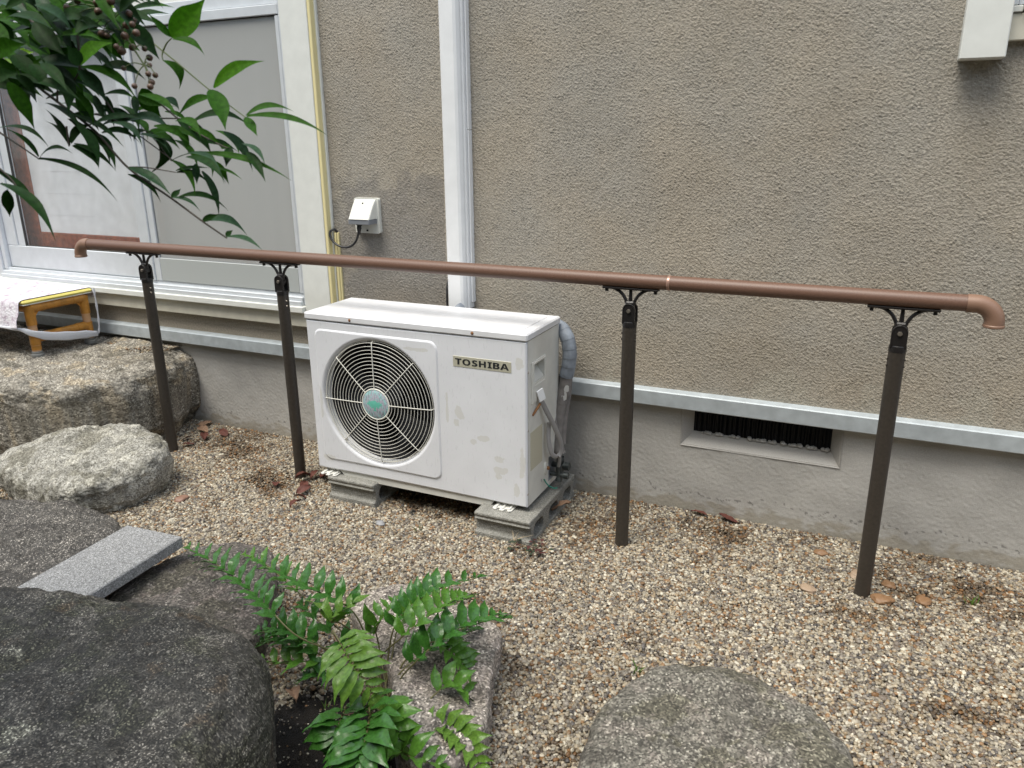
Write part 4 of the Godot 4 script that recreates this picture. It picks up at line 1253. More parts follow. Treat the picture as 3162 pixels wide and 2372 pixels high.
# ------------------------------------------------------------------ concrete blocks and paver
func build_blocks() -> void:
	var nz := noise(FastNoiseLite.TYPE_SIMPLEX_SMOOTH, 90.0, 501, 3)
	# local: 0.2 wide (x), 0.1 high (y, from 0), 0.405 long (z); three openings run along x
	var rb := func(p: Vector3, c: Vector3, h: Vector3, r: float) -> float:
		var q := (p - c).abs() - h + Vector3(r, r, r)
		return q.max(Vector3.ZERO).length() + minf(maxf(q.x, maxf(q.y, q.z)), 0.0) - r
	var sdf := func(p: Vector3) -> float:
		var d: float = rb.call(p, Vector3(0, 0.05, 0), Vector3(0.099, 0.0495, 0.2025), 0.005)
		if d > 0.012: return d
		for k in 3:
			var q := Vector2(p.y - 0.05, p.z - (k - 1) * 0.127)
			d = maxf(d, -sd_round(q, Vector2(0.0255, 0.0395), 0.021))
		for s in [-1.0, 1.0]:                                     # mortar grooves in the ends
			var q := Vector2(p.y - 0.052, p.z - s * 0.205)
			d = maxf(d, -sd_round(q, Vector2(0.021, 0.017), 0.008))
			d = maxf(d, -sd_round(Vector2(p.y - 0.083, p.z - s * 0.204), Vector2(0.0035, 0.006), 0.002))
		return d + 0.0009 * nz.get_noise_3dv(p)
	var body := nets(sdf, Vector3(-0.108, -0.008, -0.212), Vector3(0.108, 0.108, 0.212), 0.0042)
	var cn := noise(FastNoiseLite.TYPE_SIMPLEX_SMOOTH, 14.0, 503, 4)
	for k in body.v.size():
		var v := 0.82 + 0.22 * cn.get_noise_3dv(body.v[k])
		body.c[k] = Color(v, v * 0.99, v * 0.95).lerp(Color(0.5, 0.44, 0.35), 0.7 * smoothstep(0.02, 0.0, body.v[k].y + 0.015 * cn.get_noise_3dv(body.v[k] * 3.0)))
	var mesh := body.mesh()
	for q in [["hollow concrete block with three openings, under the pipe end of the unit", Vector3(-0.977, -0.012, 0.256)], ["concrete block mostly hidden under the fan end of the unit", Vector3(-1.585, -0.012, 0.225)]]:
		var o := obj("concrete_block", mesh, M.concrete)
		o.position = q[1]
		tag(o, q[0], "concrete block", "concrete blocks under the air conditioner")
	var m := MB.new()
	m.box(Vector3(-0.103, 0.0, -0.24), Vector3(0.103, 0.034, 0.24), 0.003)
	var pv := obj("paving_slab", m, M.paver)
	pv.transform = Transform3D(Basis(Vector3.UP, 0.07) * Basis(Vector3.RIGHT, 0.0), Vector3(-1.785, 0.126, 1.305))
	tag(pv, "oblong pale grey concrete slab bridging two dark stones", "paving slab")

# ------------------------------------------------------------------ stones
const STEP_TOP := 0.352

func build_stones() -> void:
	var big := noise(FastNoiseLite.TYPE_SIMPLEX_SMOOTH, 5.0, 601, 5)
	var mid := noise(FastNoiseLite.TYPE_SIMPLEX_SMOOTH, 18.0, 603, 4)
	var gritty := noise(FastNoiseLite.TYPE_SIMPLEX_SMOOTH, 70.0, 605, 2)
	# colour of dirt, moss, lichen and iron, each with an edge of its own
	var mixed := func(base: Color, spots: Array) -> Callable:
		return func(p: Vector3, _n: Vector3) -> Color:
			var c := base * (1.0 + 0.3 * mid.get_noise_3dv(p) + 0.3 * gritty.get_noise_3dv(p))
			for k in spots.size():
				var s: Array = spots[k]
				var v := big.get_noise_3dv(p * s[1] + Vector3.ONE * 7.3 * (k + 1)) + 0.3 * mid.get_noise_3dv(p * 2.0 + Vector3.ONE * k)
				c = c.lerp(s[0], s[3] * smoothstep(s[2], s[2] + 0.12, v))
			return c / 2.4
	var boulder_paint: Callable = mixed.call(Color(0.8, 0.77, 0.7), [[Color(0.6, 0.62, 0.4), 1.0, 0.02, 0.65], [Color(1.55, 1.47, 1.34), 2.0, 0.16, 0.6], [Color(0.5, 0.46, 0.4), 1.4, 0.12, 0.6], [Color(1.1, 0.75, 0.42), 1.7, 0.36, 0.5]])
	var lichened := func(p: Vector3, n: Vector3) -> Color:
		var c: Color = boulder_paint.call(p, n)
		for q in [[-1.19, 1.86, 0.022], [-1.16, 1.9, 0.014], [-1.33, 1.98, 0.02], [-1.02, 1.72, 0.012], [-1.4, 1.72, 0.012]]:
			if Vector2(p.x - q[0], p.z - q[1]).length() + 0.012 * gritty.get_noise_3dv(p) + 0.012 * mid.get_noise_3dv(p) < q[2]: c = c.lerp(Color(1.0, 1.0, 0.85), 0.75)
		return c
	var put := func(called: String, label: String, m: MB, material: Material):
		var c := Vector3.ZERO
		for k in range(0, m.v.size(), 50): c += m.v[k]
		c /= ceilf(m.v.size() / 50.0)
		c.y = 0.0
		for k in m.v.size(): m.v[k] -= c
		material.albedo_color = lin(2.4, 2.4, 2.4)
		var o := obj(called, m, material)
		o.position = c
		tag(o, label, "stone")
	var V := func(l: Array) -> Array:
		var o := []
		for q in l: o.append(Vector2(q[0], q[1]))
		return o
	put.call("step_stone", "large flat-topped step stone below the sliding window, stool standing on it", stone(V.call([[-2.82, -0.06], [-2.72, 0.06], [-2.67, 0.18], [-2.66, 0.3], [-2.72, 0.45], [-2.84, 0.58], [-3.05, 0.7], [-3.6, 0.8], [-4.2, 0.75], [-4.5, 0.4], [-4.4, -0.1], [-3.6, -0.12]]), STEP_TOP, 5.0, Vector2(0, 0), 0.11, [4.0, 0.025, 14.0, 0.012, 60.0, 0.005], 11, mixed.call(Color(1.12, 1.1, 1.06), [[Color(0.8, 0.75, 0.65), 1.0, 0.12, 0.6], [Color(1.6, 1.4, 1.1), 1.6, 0.2, 0.6], [Color(0.4, 0.38, 0.32), 1.3, 0.25, 0.6]]), 360, 150), M.stone_tan)
	put.call("pale_stone", "pale rounded rough stone in front of the big step stone", stone(V.call([[-2.93, 0.82], [-2.65, 0.925], [-2.4, 0.92], [-2.27, 0.8], [-2.26, 0.64], [-2.35, 0.52], [-2.6, 0.48], [-2.85, 0.58]]), 0.155, 3.0, Vector2(0.03, -0.16), 0.1, [5.0, 0.025, 16.0, 0.011, 70.0, 0.004], 13, mixed.call(Color(0.82, 0.81, 0.78), [[Color(0.42, 0.4, 0.33), 1.2, 0.1, 0.7], [Color(0.35, 0.34, 0.3), 1.7, 0.2, 0.65], [Color(1.4, 1.38, 1.3), 2.2, 0.15, 0.5]]), 260, 120), M.stone_pale)
	put.call("dark_flat_stone", "dark flat stone beside the grey concrete slab, in front of the pale stone", stone(V.call([[-2.6, 1.12], [-2.33, 1.0], [-2.13, 0.985], [-1.97, 1.04], [-1.86, 1.2], [-1.88, 1.45], [-2.1, 1.62], [-2.5, 1.5]]), 0.135, 4.0, Vector2(0, 0), 0.05, [5.0, 0.014, 20.0, 0.007, 70.0, 0.004], 17, mixed.call(Color(1.15, 1.1, 1.06), [[Color(0.7, 0.65, 0.62), 1.2, 0.05, 0.6], [Color(2.3, 2.2, 2.1), 2.2, 0.22, 0.5]]), 220, 100), M.stone_dark)
	put.call("speckled_stone", "low speckled grey stone between the concrete slab and the fern", stone(V.call([[-1.77, 1.1], [-1.7, 0.945], [-1.56, 0.89], [-1.46, 0.955], [-1.34, 1.12], [-1.27, 1.24], [-1.29, 1.36], [-1.45, 1.5], [-1.7, 1.4]]), 0.09, 4.0, Vector2(0, 0), 0.02, [6.0, 0.012, 20.0, 0.006, 80.0, 0.003], 19, mixed.call(Color(0.62, 0.6, 0.57), [[Color(0.36, 0.36, 0.27), 1.5, 0.05, 0.65], [Color(1.1, 1.0, 0.97), 2.0, 0.22, 0.6]]), 200, 90), M.stone_grey)
	put.call("boulder", "big rounded dark boulder, the closest stone, left of the fern", stone(V.call([[-2.1, 1.95], [-1.95, 1.7], [-1.62, 1.53], [-1.3, 1.42], [-1.1, 1.42], [-0.96, 1.52], [-0.88, 1.7], [-0.88, 2.0], [-1.2, 2.25], [-1.7, 2.3]]), 0.32, 2.5, Vector2(0.0, 0.0), 0.04, [3.0, 0.03, 11.0, 0.007, 55.0, 0.004], 23, lichened, 360, 150), M.stone_dark)
	put.call("pinkish_stone", "flat pinkish grey stone with a squared side, behind the fern", stone(V.call([[-1.14, 1.03], [-1.08, 0.905], [-0.93, 0.925], [-0.735, 0.975], [-0.68, 1.12], [-0.61, 1.3], [-0.62, 1.42], [-0.71, 1.45], [-0.8, 1.36], [-0.88, 1.24], [-1.02, 1.14]]), 0.09, 6.0, Vector2(0.02, 0.0), 0.02, [6.0, 0.01, 22.0, 0.005, 80.0, 0.0025], 29, mixed.call(Color(1.7, 1.63, 1.5), [[Color(0.68, 0.63, 0.6), 1.4, 0.25, 0.7], [Color(2.2, 2.05, 1.95), 1.8, 0.15, 0.6]]), 220, 90), M.stone_grey)
	put.call("stepping_stone", "low rounded grey stepping stone set in the gravel, right of the fern", stone(V.call([[-0.4, 1.32], [-0.42, 1.15], [-0.4, 1.04], [-0.345, 0.945], [-0.25, 0.89], [-0.12, 0.885], [-0.005, 0.945], [0.08, 1.06], [0.13, 1.3], [0.02, 1.55], [-0.25, 1.6]]), 0.085, 2.3, Vector2(0, 0), 0.0, [6.0, 0.012, 22.0, 0.006, 80.0, 0.003], 31, mixed.call(Color(0.86, 0.87, 0.78), [[Color(0.58, 0.58, 0.42), 1.2, 0.0, 0.65], [Color(1.25, 1.2, 1.1), 1.9, 0.2, 0.6], [Color(0.4, 0.38, 0.34), 1.5, 0.3, 0.5]]), 240, 100), M.stone_grey)
	# loose bigger stones
	var lumps := [[0.137, 0.335, 0.024, 0, "flat rust-brown stone close to the foot of the front post"], [0.237, 0.296, 0.02, 0, "rust-brown stone a step right of the front post foot"], [-0.058, 0.362, 0.019, 1, "pinkish tan stone left of the front post foot"], [0.07, 0.225, 0.022, 1, "tan stone between the front post and the wall"], [0.15, 0.245, 0.017, 0, "small brown stone behind the front post"], [-0.038, 0.132, 0.017, 0, "small ochre stone near the wall below the vent"], [-2.163, 0.655, 0.02, 2, "dull red-brown stone beside the pale stone"], [-1.4, 0.52, 0.014, 3, "grey stone in front of the fan block"]]
	var tone := [Color(0.22, 0.125, 0.06), Color(0.33, 0.24, 0.165), Color(0.24, 0.14, 0.1), Color(0.26, 0.26, 0.27)]
	for k in lumps.size():
		var q: Array = lumps[k]
		var f := noise(FastNoiseLite.TYPE_SIMPLEX_SMOOTH, 0.9, 640 + k, 3)
		var rows := []
		for r in 14:
			var row := PackedVector3Array()
			for s in 20:
				var a := TAU * s / 20; var b := PI * (0.01 + 0.98 * r / 13.0)
				var p := Vector3(cos(a) * sin(b), cos(b), sin(a) * sin(b))
				row.append(p * (1.0 + 0.4 * f.get_noise_3dv(p)) * Vector3(q[2] * 1.25, q[2] * 0.5, q[2]))
			rows.append(row)
		var m := MB.new()
		m.tint = tone[q[3]]
		m.grid(rows, true)
		var o := obj("loose_stone", m, M.pebble)
		o.position = Vector3(q[0], 0.006, q[1])
		o.rotation.y = k * 1.3
		tag(o, q[4], "stone", "loose larger stones on the gravel")

# ------------------------------------------------------------------ step stool and its cloth
func build_stool() -> void:
	var t := thing("step_stool", "low stool of orange pipes with a yellow-edged top, on the step stone", "stool", Vector3(-3.6, STEP_TOP, 0.25))
	var xe := -3.235; var xf := -3.9
	for x in [xe, xf]:
		for z in [0.379, 0.122]:
			var m := MB.new()
			m.tube([Vector3(x, 0.575, z), Vector3(x, 0.492, z)], 0.0208, 18)
			m.tube([Vector3(x, 0.452, z), Vector3(x, 0.405, z)], 0.0208, 18)
			m.tube([Vector3(x, 0.402, z), Vector3(x, 0.384, z)], 0.0195, 18)
			var leg := obj("leg", m, M.orange, t)
			m = MB.new()
			m.tube([Vector3(x, 0.5, z), Vector3(x, 0.374, z)], 0.0178, 18)
			obj("inner_pipe", m, M.orange_pale, leg)
			m = MB.new()
			m.lathe([Vector2(0.0, 0.386), Vector2(0.0145, 0.385), Vector2(0.015, 0.378), Vector2(0.0205, 0.3755), Vector2(0.0218, 0.37), Vector2(0.0205, 0.367), Vector2(0.0255, 0.363), Vector2(0.026, 0.355), Vector2(0.0238, 0.349), Vector2(0.0, 0.349)], 22, Transform3D(Basis.IDENTITY, Vector3(x, 0.001, z)))
			obj("rubber_foot", m, M.rubber, leg)
			var s := -1.0 if z > 0.25 else 1.0                       # gusset
			m = MB.new()
			m.prism(PackedVector2Array([Vector2(z + s * 0.015, 0.556), Vector2(z + s * 0.048, 0.556), Vector2(z + s * 0.015, 0.518)]), x - 0.003, x + 0.003, Transform3D(Basis(Vector3(0, 0, 1), Vector3(0, 1, 0), Vector3(-1, 0, 0)), Vector3(2 * x, 0, 0)) * Transform3D(Basis.IDENTITY, Vector3.ZERO))
			obj("gusset", m, M.orange, leg)
		for y in [0.564, 0.434]:
			var m := MB.new()
			m.tube([Vector3(x, y, 0.379), Vector3(x, y, 0.318)], 0.0208, 18)
			m.tube([Vector3(x, y, 0.318), Vector3(x, y, 0.18)], 0.0192, 18)
			m.tube([Vector3(x, y, 0.18), Vector3(x, y, 0.122)], 0.0208, 18)
			obj("cross_rail", m, M.orange, t)
	for z in [0.379, 0.122]:
		var m := MB.new()
		m.tube([Vector3(xe, 0.564, z), Vector3(xf, 0.564, z)], 0.0192, 18)
		obj("long_rail", m, M.orange, t)
	var m := MB.new()
	m.box(Vector3(xf - 0.03, 0.581, 0.088), Vector3(xe + 0.022, 0.586, 0.414), 0.002)
	obj("board", m, M.board_white, t)
	m = MB.new()
	m.box(Vector3(xf - 0.03, 0.5865, 0.086), Vector3(xe + 0.026, 0.601, 0.417), 0.0065)
	obj("top_pad", m, M.board_yellow, t)
	# cloth
	var c := thing("cloth", "worn white cloth with faded purple print draped over the stool", "cloth", Vector3(-3.6, 0.6, 0.25))
	var wob := noise(FastNoiseLite.TYPE_SIMPLEX_SMOOTH, 9.0, 701, 3)
	var prof := [Vector2(0.075, 0.56), Vector2(0.08, 0.598), Vector2(0.09, 0.6035), Vector2(0.2, 0.604), Vector2(0.3, 0.604), Vector2(0.4, 0.604), Vector2(0.416, 0.6025), Vector2(0.424, 0.596), Vector2(0.428, 0.58), Vector2(0.434, 0.55), Vector2(0.441, 0.52), Vector2(0.447, 0.49)]
	var both := []
	for side in 2:
		var rows := []
		for q in prof:
			var row := PackedVector3Array()
			for k in 46:
				var x := lerpf(-4.0, -3.2225 if q.y < 0.603 else -3.226, k / 45.0)
				var n := wob.get_noise_2d(x, q.y * 2.0) * (0.02 * smoothstep(0.59, 0.48, q.y) + 0.0012)
				row.append(Vector3(x, q.y + n * 0.3 + (0.0015 if side == 0 else 0.0), q.x + n + (0.0018 if side == 0 and q.y < 0.6 else 0.0)))
			rows.append(row)
		both.append(rows)
	m = MB.new()
	m.grid(both[0], false, false)
	m.grid(both[1], false, true)
	obj("cover_sheet", m, M.cloth, c)
	m = MB.new()                                                    # rolled hem and the strip pulled round the legs
	var strip := spline([Vector3(-3.5, 0.493, 0.452), Vector3(-3.3, 0.49, 0.45), Vector3(-3.232, 0.484, 0.436), Vector3(-3.208, 0.462, 0.402), Vector3(-3.203, 0.437, 0.34), Vector3(-3.2, 0.417, 0.25), Vector3(-3.2, 0.405, 0.17), Vector3(-3.202, 0.396, 0.112), Vector3(-3.214, 0.388, 0.093)], 6)
	var rws := []
	for k in strip.size():
		var row := PackedVector3Array()
		var hgt := 0.007 + 0.013 * sin(PI * clampf(float(k - 10) / (strip.size() - 11), 0.0, 1.0)) + 0.0012 * sin(k * 0.9)
		for a in 8: row.append(strip[k] + Vector3(0.0045 * cos(TAU * a / 8), hgt * sin(TAU * a / 8), 0.0035 * cos(TAU * a / 8)))
		rws.append(row)
	m.grid(rws, true)
	obj("tied_strip", m, M.cloth_plain, c)
	m = MB.new()
	var hang := spline([Vector3(-3.207, 0.6, 0.082), Vector3(-3.205, 0.52, 0.083), Vector3(-3.206, 0.44, 0.086), Vector3(-3.208, 0.392, 0.094)], 6)
	rws = []
	for k in hang.size():
		var row := PackedVector3Array()
		for a in 8: row.append(hang[k] + Vector3(0.003 * cos(TAU * a / 8), 0.0, (0.005 + 0.002 * sin(k * 1.3)) * sin(TAU * a / 8)))
		rws.append(row)
	m.grid(rws, true, true)
	obj("back_flap", m, M.cloth_plain, c)

# ------------------------------------------------------------------ plants
# A blade from a to b, bowed towards «bow» (world offset of its middle), face turned towards «face».
func leaf(parent: Node3D, called: String, a: Vector3, b: Vector3, w: float, bow: Vector3, face: Vector3, material: Material, twist := 0.0, wave := 0.0, ear := 0.0) -> void:
	var L := a.distance_to(b)
	var z := (b - a) / L
	var up := face - z * face.dot(z)
	up = up.normalized() if up.length() > 0.01 else z.cross(Vector3.RIGHT).normalized()
	var B := frame_of(z, up) * Basis(Vector3.BACK, twist)
	var loc := B.inverse() * bow / L
	var m := blade(w / L, loc.y, loc.x * 0.0, 0.28, 1.0, wave, ear)
	for k in m.v.size(): m.v[k].x += loc.x * (1.0 - pow(2.0 * clampf(m.v[k].z, 0.0, 1.0) - 1.0, 2.0))
	var o := MeshInstance3D.new()
	var n: int = parent.get_meta("n_" + called, -1) + 1 if parent.has_meta("n_" + called) else 0
	parent.set_meta("n_" + called, n)
	o.name = called if n == 0 else "%s_%03d" % [called, n]
	o.mesh = m.mesh()
	o.set_surface_override_material(0, material)
	var off := Vector3.ZERO
	var up_node: Node = parent
	while up_node is Node3D and up_node != self:
		off += up_node.position
		up_node = up_node.get_parent()
	o.transform = Transform3D(B * Basis.from_scale(Vector3.ONE * L), a - off)
	parent.add_child(o, true)

func twig(parent: Node3D, pts: Array, r: float, m: Material, called := "twig") -> MeshInstance3D:
	var q := spline(pts, 6)
	var rr := []
	for k in q.size(): rr.append(r * lerpf(1.0, 0.5, float(k) / q.size()))
	var mb := MB.new()
	mb.tube(q, rr, 7)
	return obj(called, mb, m, parent)

# A holly fern frond along pts: leaflets in pairs from share s0 of its length to the tip.
func frond(fern: Node3D, pts: Array, s0: float, pairs: int, size: float, material: Material, face := Vector3(0, 1, 0.2), droop := 0.25, lean := 0.45, wide := 0.4) -> void:
	var q := spline(pts, 10)
	var f := twig(fern, pts, 0.0022, M.stalk, "frond")
	var N := q.size()
	for k in pairs:
		var s := s0 + (0.985 - s0) * k / (pairs - 1.0)
		var e := s * (N - 1)
		var p: Vector3 = q[int(e)].lerp(q[mini(int(e) + 1, N - 1)], e - int(e))
		var T: Vector3 = (q[mini(int(e) + 2, N - 1)] - q[maxi(int(e) - 2, 0)]).normalized()
		var up := (face - T * face.dot(T)).normalized()
		var side := T.cross(up).normalized()
		var L: float = size * (0.8 + 0.35 * sin(PI * clampf((s - s0) / (1.0 - s0) * 0.8 + 0.15, 0, 1))) * (1.0 if k < pairs - 3 else [0.85, 0.72, 0.55][k - pairs + 3]) * rng.randf_range(0.92, 1.08)
		for d in [-1.0, 1.0]:
			var pp: Vector3 = p + T * (0.006 * d)
			var ln := lean + 0.35 * (s - s0) / (1.0 - s0) + rng.randfn() * 0.06
			var dir: Vector3 = (side * d * cos(ln) + T * sin(ln) - up * (droop + rng.randfn() * 0.08)).normalized()
			var curl: Vector3 = T * L * -0.07 + up * L * (0.1 + 0.05 * rng.randf())
			leaf(f, "leaflet", pp, pp + dir * L, L * wide * rng.randf_range(0.92, 1.08), curl, up + side * d * droop, material, rng.randfn() * 0.12, 0.022, 1.0)
	var T2: Vector3 = (q[-1] - q[-4]).normalized()
	leaf(f, "leaflet", q[-1], q[-1] + (T2 - face * 0.15).normalized() * size * 0.8, size * 0.3, face * size * 0.06, face, material, 0.0, 0.01, 1.0)

func build_fern() -> void:
	var t := thing("holly_fern", "glossy holly fern growing between the dark boulder and the pinkish stone", "fern", Vector3(-0.875, 0.0, 1.275))
	var y := Vector3(0, 1, 0.2)
	frond(t, [Vector3(-0.873, 0.000, 1.283), Vector3(-0.969, 0.100, 1.262), Vector3(-1.043, 0.200, 1.342), Vector3(-1.119, 0.235, 1.333), Vector3(-1.202, 0.230, 1.293), Vector3(-1.343, 0.205, 1.220), Vector3(-1.502, 0.170, 1.142), Vector3(-1.673, 0.130, 1.066)], 0.42, 12, 0.059, M.fern_dark, y, -0.50, 0.45, 0.42)
	frond(t, [Vector3(-0.883, 0.000, 1.275), Vector3(-0.946, 0.100, 1.219), Vector3(-0.980, 0.200, 1.222), Vector3(-1.043, 0.225, 1.220), Vector3(-1.145, 0.220, 1.198), Vector3(-1.266, 0.200, 1.152), Vector3(-1.392, 0.170, 1.093)], 0.38, 10, 0.059, M.fern_dark, y, -0.50, 0.45, 0.42)
	frond(t, [Vector3(-0.859, 0.000, 1.291), Vector3(-0.929, 0.100, 1.244), Vector3(-1.088, 0.160, 1.206), Vector3(-1.243, 0.160, 1.137), Vector3(-1.402, 0.140, 1.055), Vector3(-1.524, 0.110, 1.002)], 0.55, 6, 0.051, M.fern_mid, y, -0.50, 0.45, 0.42)
	frond(t, [Vector3(-0.890, 0.000, 1.263), Vector3(-0.911, 0.080, 1.207), Vector3(-0.901, 0.170, 1.180), Vector3(-0.871, 0.210, 1.133), Vector3(-0.842, 0.220, 1.078), Vector3(-0.796, 0.200, 0.969)], 0.42, 10, 0.051, M.fern_dark, y, -0.50, 0.45, 0.42)
	frond(t, [Vector3(-0.893, 0.000, 1.273), Vector3(-0.904, 0.080, 1.204), Vector3(-0.916, 0.140, 1.139), Vector3(-0.873, 0.170, 1.082), Vector3(-0.833, 0.160, 1.003)], 0.50, 7, 0.049, M.fern_mid, y, -0.50, 0.45, 0.42)
	frond(t, [Vector3(-0.894, 0.000, 1.273), Vector3(-0.846, 0.090, 1.253), Vector3(-0.802, 0.150, 1.264), Vector3(-0.766, 0.190, 1.240), Vector3(-0.735, 0.200, 1.179), Vector3(-0.705, 0.190, 1.114), Vector3(-0.686, 0.170, 1.060)], 0.42, 9, 0.064, M.fern_dark, y, -0.50, 0.45, 0.42)
	frond(t, [Vector3(-0.869, 0.000, 1.266), Vector3(-0.962, 0.140, 1.285), Vector3(-0.942, 0.250, 1.349), Vector3(-0.891, 0.260, 1.389), Vector3(-0.857, 0.250, 1.410), Vector3(-0.824, 0.230, 1.421), Vector3(-0.798, 0.190, 1.417)], 0.50, 8, 0.067, M.fern_young, Vector3(0.1, 1, 0.7), 0.10, 0.35, 0.36)
	frond(t, [Vector3(-0.868, 0.000, 1.279), Vector3(-0.996, 0.100, 1.274), Vector3(-1.041, 0.150, 1.291), Vector3(-1.091, 0.160, 1.296), Vector3(-1.154, 0.150, 1.289), Vector3(-1.220, 0.120, 1.279)], 0.45, 7, 0.056, M.fern_dark, y, -0.50, 0.45, 0.42)
	frond(t, [Vector3(-0.894, 0.000, 1.277), Vector3(-1.005, 0.070, 1.266), Vector3(-1.050, 0.100, 1.292), Vector3(-1.107, 0.090, 1.309), Vector3(-1.192, 0.060, 1.304)], 0.50, 5, 0.064, M.fern_mid, y, -0.50, 0.45, 0.42)
	frond(t, [Vector3(-0.885, 0.000, 1.272), Vector3(-0.862, 0.100, 1.214), Vector3(-0.804, 0.150, 1.179), Vector3(-0.757, 0.140, 1.181), Vector3(-0.732, 0.110, 1.176), Vector3(-0.713, 0.070, 1.160)], 0.50, 8, 0.049, M.fern_mid, y, -0.50, 0.45, 0.42)
	frond(t, [Vector3(-0.884, 0.000, 1.283), Vector3(-0.780, 0.060, 1.308), Vector3(-0.744, 0.100, 1.278), Vector3(-0.727, 0.110, 1.251), Vector3(-0.701, 0.100, 1.242), Vector3(-0.679, 0.070, 1.226)], 0.50, 5, 0.059, M.fern_mid, y, -0.50, 0.45, 0.42)
	frond(t, [Vector3(-0.877, 0.000, 1.261), Vector3(-0.865, 0.120, 1.364), Vector3(-0.793, 0.170, 1.439), Vector3(-0.765, 0.180, 1.482), Vector3(-0.750, 0.175, 1.515), Vector3(-0.746, 0.160, 1.538), Vector3(-0.745, 0.140, 1.557)], 0.30, 9, 0.070, M.fern_dark, Vector3(0, 1, 0.5), 0.00, 0.40, 0.46)
	frond(t, [Vector3(-0.873, 0.000, 1.286), Vector3(-0.812, 0.030, 1.337), Vector3(-0.734, 0.060, 1.344), Vector3(-0.683, 0.085, 1.337), Vector3(-0.643, 0.085, 1.349), Vector3(-0.607, 0.070, 1.362), Vector3(-0.581, 0.050, 1.373)], 0.40, 9, 0.051, M.fern_young, y, -0.50, 0.45, 0.42)
	frond(t, [Vector3(-0.883, 0.000, 1.264), Vector3(-0.783, 0.080, 1.400), Vector3(-0.708, 0.110, 1.454), Vector3(-0.672, 0.110, 1.456), Vector3(-0.641, 0.090, 1.436)], 0.35, 5, 0.064, M.fern_mid, y, -0.50, 0.45, 0.42)
	frond(t, [Vector3(-0.879, 0.000, 1.292), Vector3(-0.980, 0.100, 1.202), Vector3(-0.994, 0.190, 1.253), Vector3(-0.996, 0.220, 1.288), Vector3(-0.971, 0.240, 1.242)], 0.60, 5, 0.064, M.fern_young, y, -0.50, 0.45, 0.42)
	frond(t, [Vector3(-0.856, 0.000, 1.282), Vector3(-0.946, 0.100, 1.187), Vector3(-0.945, 0.150, 1.195), Vector3(-0.937, 0.180, 1.171), Vector3(-0.955, 0.170, 1.104)], 0.50, 5, 0.056, M.fern_mid, y, -0.50, 0.45, 0.42)
	frond(t, [Vector3(-0.859, 0.000, 1.289), Vector3(-0.979, 0.060, 1.271), Vector3(-1.019, 0.080, 1.305), Vector3(-1.073, 0.050, 1.299)], 0.50, 5, 0.059, M.fern_dark, y, -0.50, 0.45, 0.42)
	frond(t, [Vector3(-0.880, 0.000, 1.259), Vector3(-0.988, 0.090, 1.224), Vector3(-1.002, 0.130, 1.244), Vector3(-1.108, 0.150, 1.212), Vector3(-1.182, 0.140, 1.170)], 0.50, 5, 0.056, M.fern_dark, y, -0.50, 0.45, 0.42)
	frond(t, [Vector3(-0.869, 0.000, 1.277), Vector3(-0.912, 0.100, 1.236), Vector3(-0.837, 0.200, 1.256), Vector3(-0.802, 0.230, 1.204), Vector3(-0.785, 0.220, 1.126), Vector3(-0.775, 0.200, 1.059)], 0.45, 9, 0.054, M.fern_mid, y, -0.50, 0.45, 0.42)
	frond(t, [Vector3(-0.881, 0.000, 1.264), Vector3(-0.863, 0.080, 1.247), Vector3(-0.826, 0.120, 1.201), Vector3(-0.794, 0.130, 1.138), Vector3(-0.767, 0.110, 1.054)], 0.45, 8, 0.059, M.fern_dark, y, -0.50, 0.45, 0.42)
	frond(t, [Vector3(-0.879, 0.000, 1.274), Vector3(-0.989, 0.080, 1.273), Vector3(-1.082, 0.120, 1.278), Vector3(-1.147, 0.120, 1.280), Vector3(-1.211, 0.090, 1.277)], 0.45, 7, 0.056, M.fern_dark, y, -0.50, 0.45, 0.42)
	frond(t, [Vector3(-0.884, 0.000, 1.267), Vector3(-0.853, 0.100, 1.354), Vector3(-0.771, 0.150, 1.423), Vector3(-0.736, 0.150, 1.441), Vector3(-0.719, 0.120, 1.443)], 0.35, 7, 0.064, M.fern_mid, Vector3(0, 1, 0.5), 0.00, 0.40, 0.46)
	frond(t, [Vector3(-0.877, 0.000, 1.289), Vector3(-0.890, 0.100, 1.371), Vector3(-0.854, 0.140, 1.448), Vector3(-0.847, 0.130, 1.480), Vector3(-0.849, 0.100, 1.492)], 0.40, 7, 0.064, M.fern_dark, Vector3(0, 1, 0.5), 0.00, 0.40, 0.46)
	for k in 16:                                                    # dry stalks at the root
		var a := rng.randf() * TAU
		var d := Vector3(cos(a), 0, sin(a))
		var r0 := Vector3(-0.875, 0.0, 1.28) + d * 0.02 * rng.randf()
		twig(t, [r0, r0 + d * 0.02 + Vector3(0, 0.03, 0), r0 + d * rng.randf_range(0.05, 0.13) + Vector3(0, rng.randf_range(0.015, 0.06), 0)], 0.0016, M.stalk_dry, "dry_stalk")

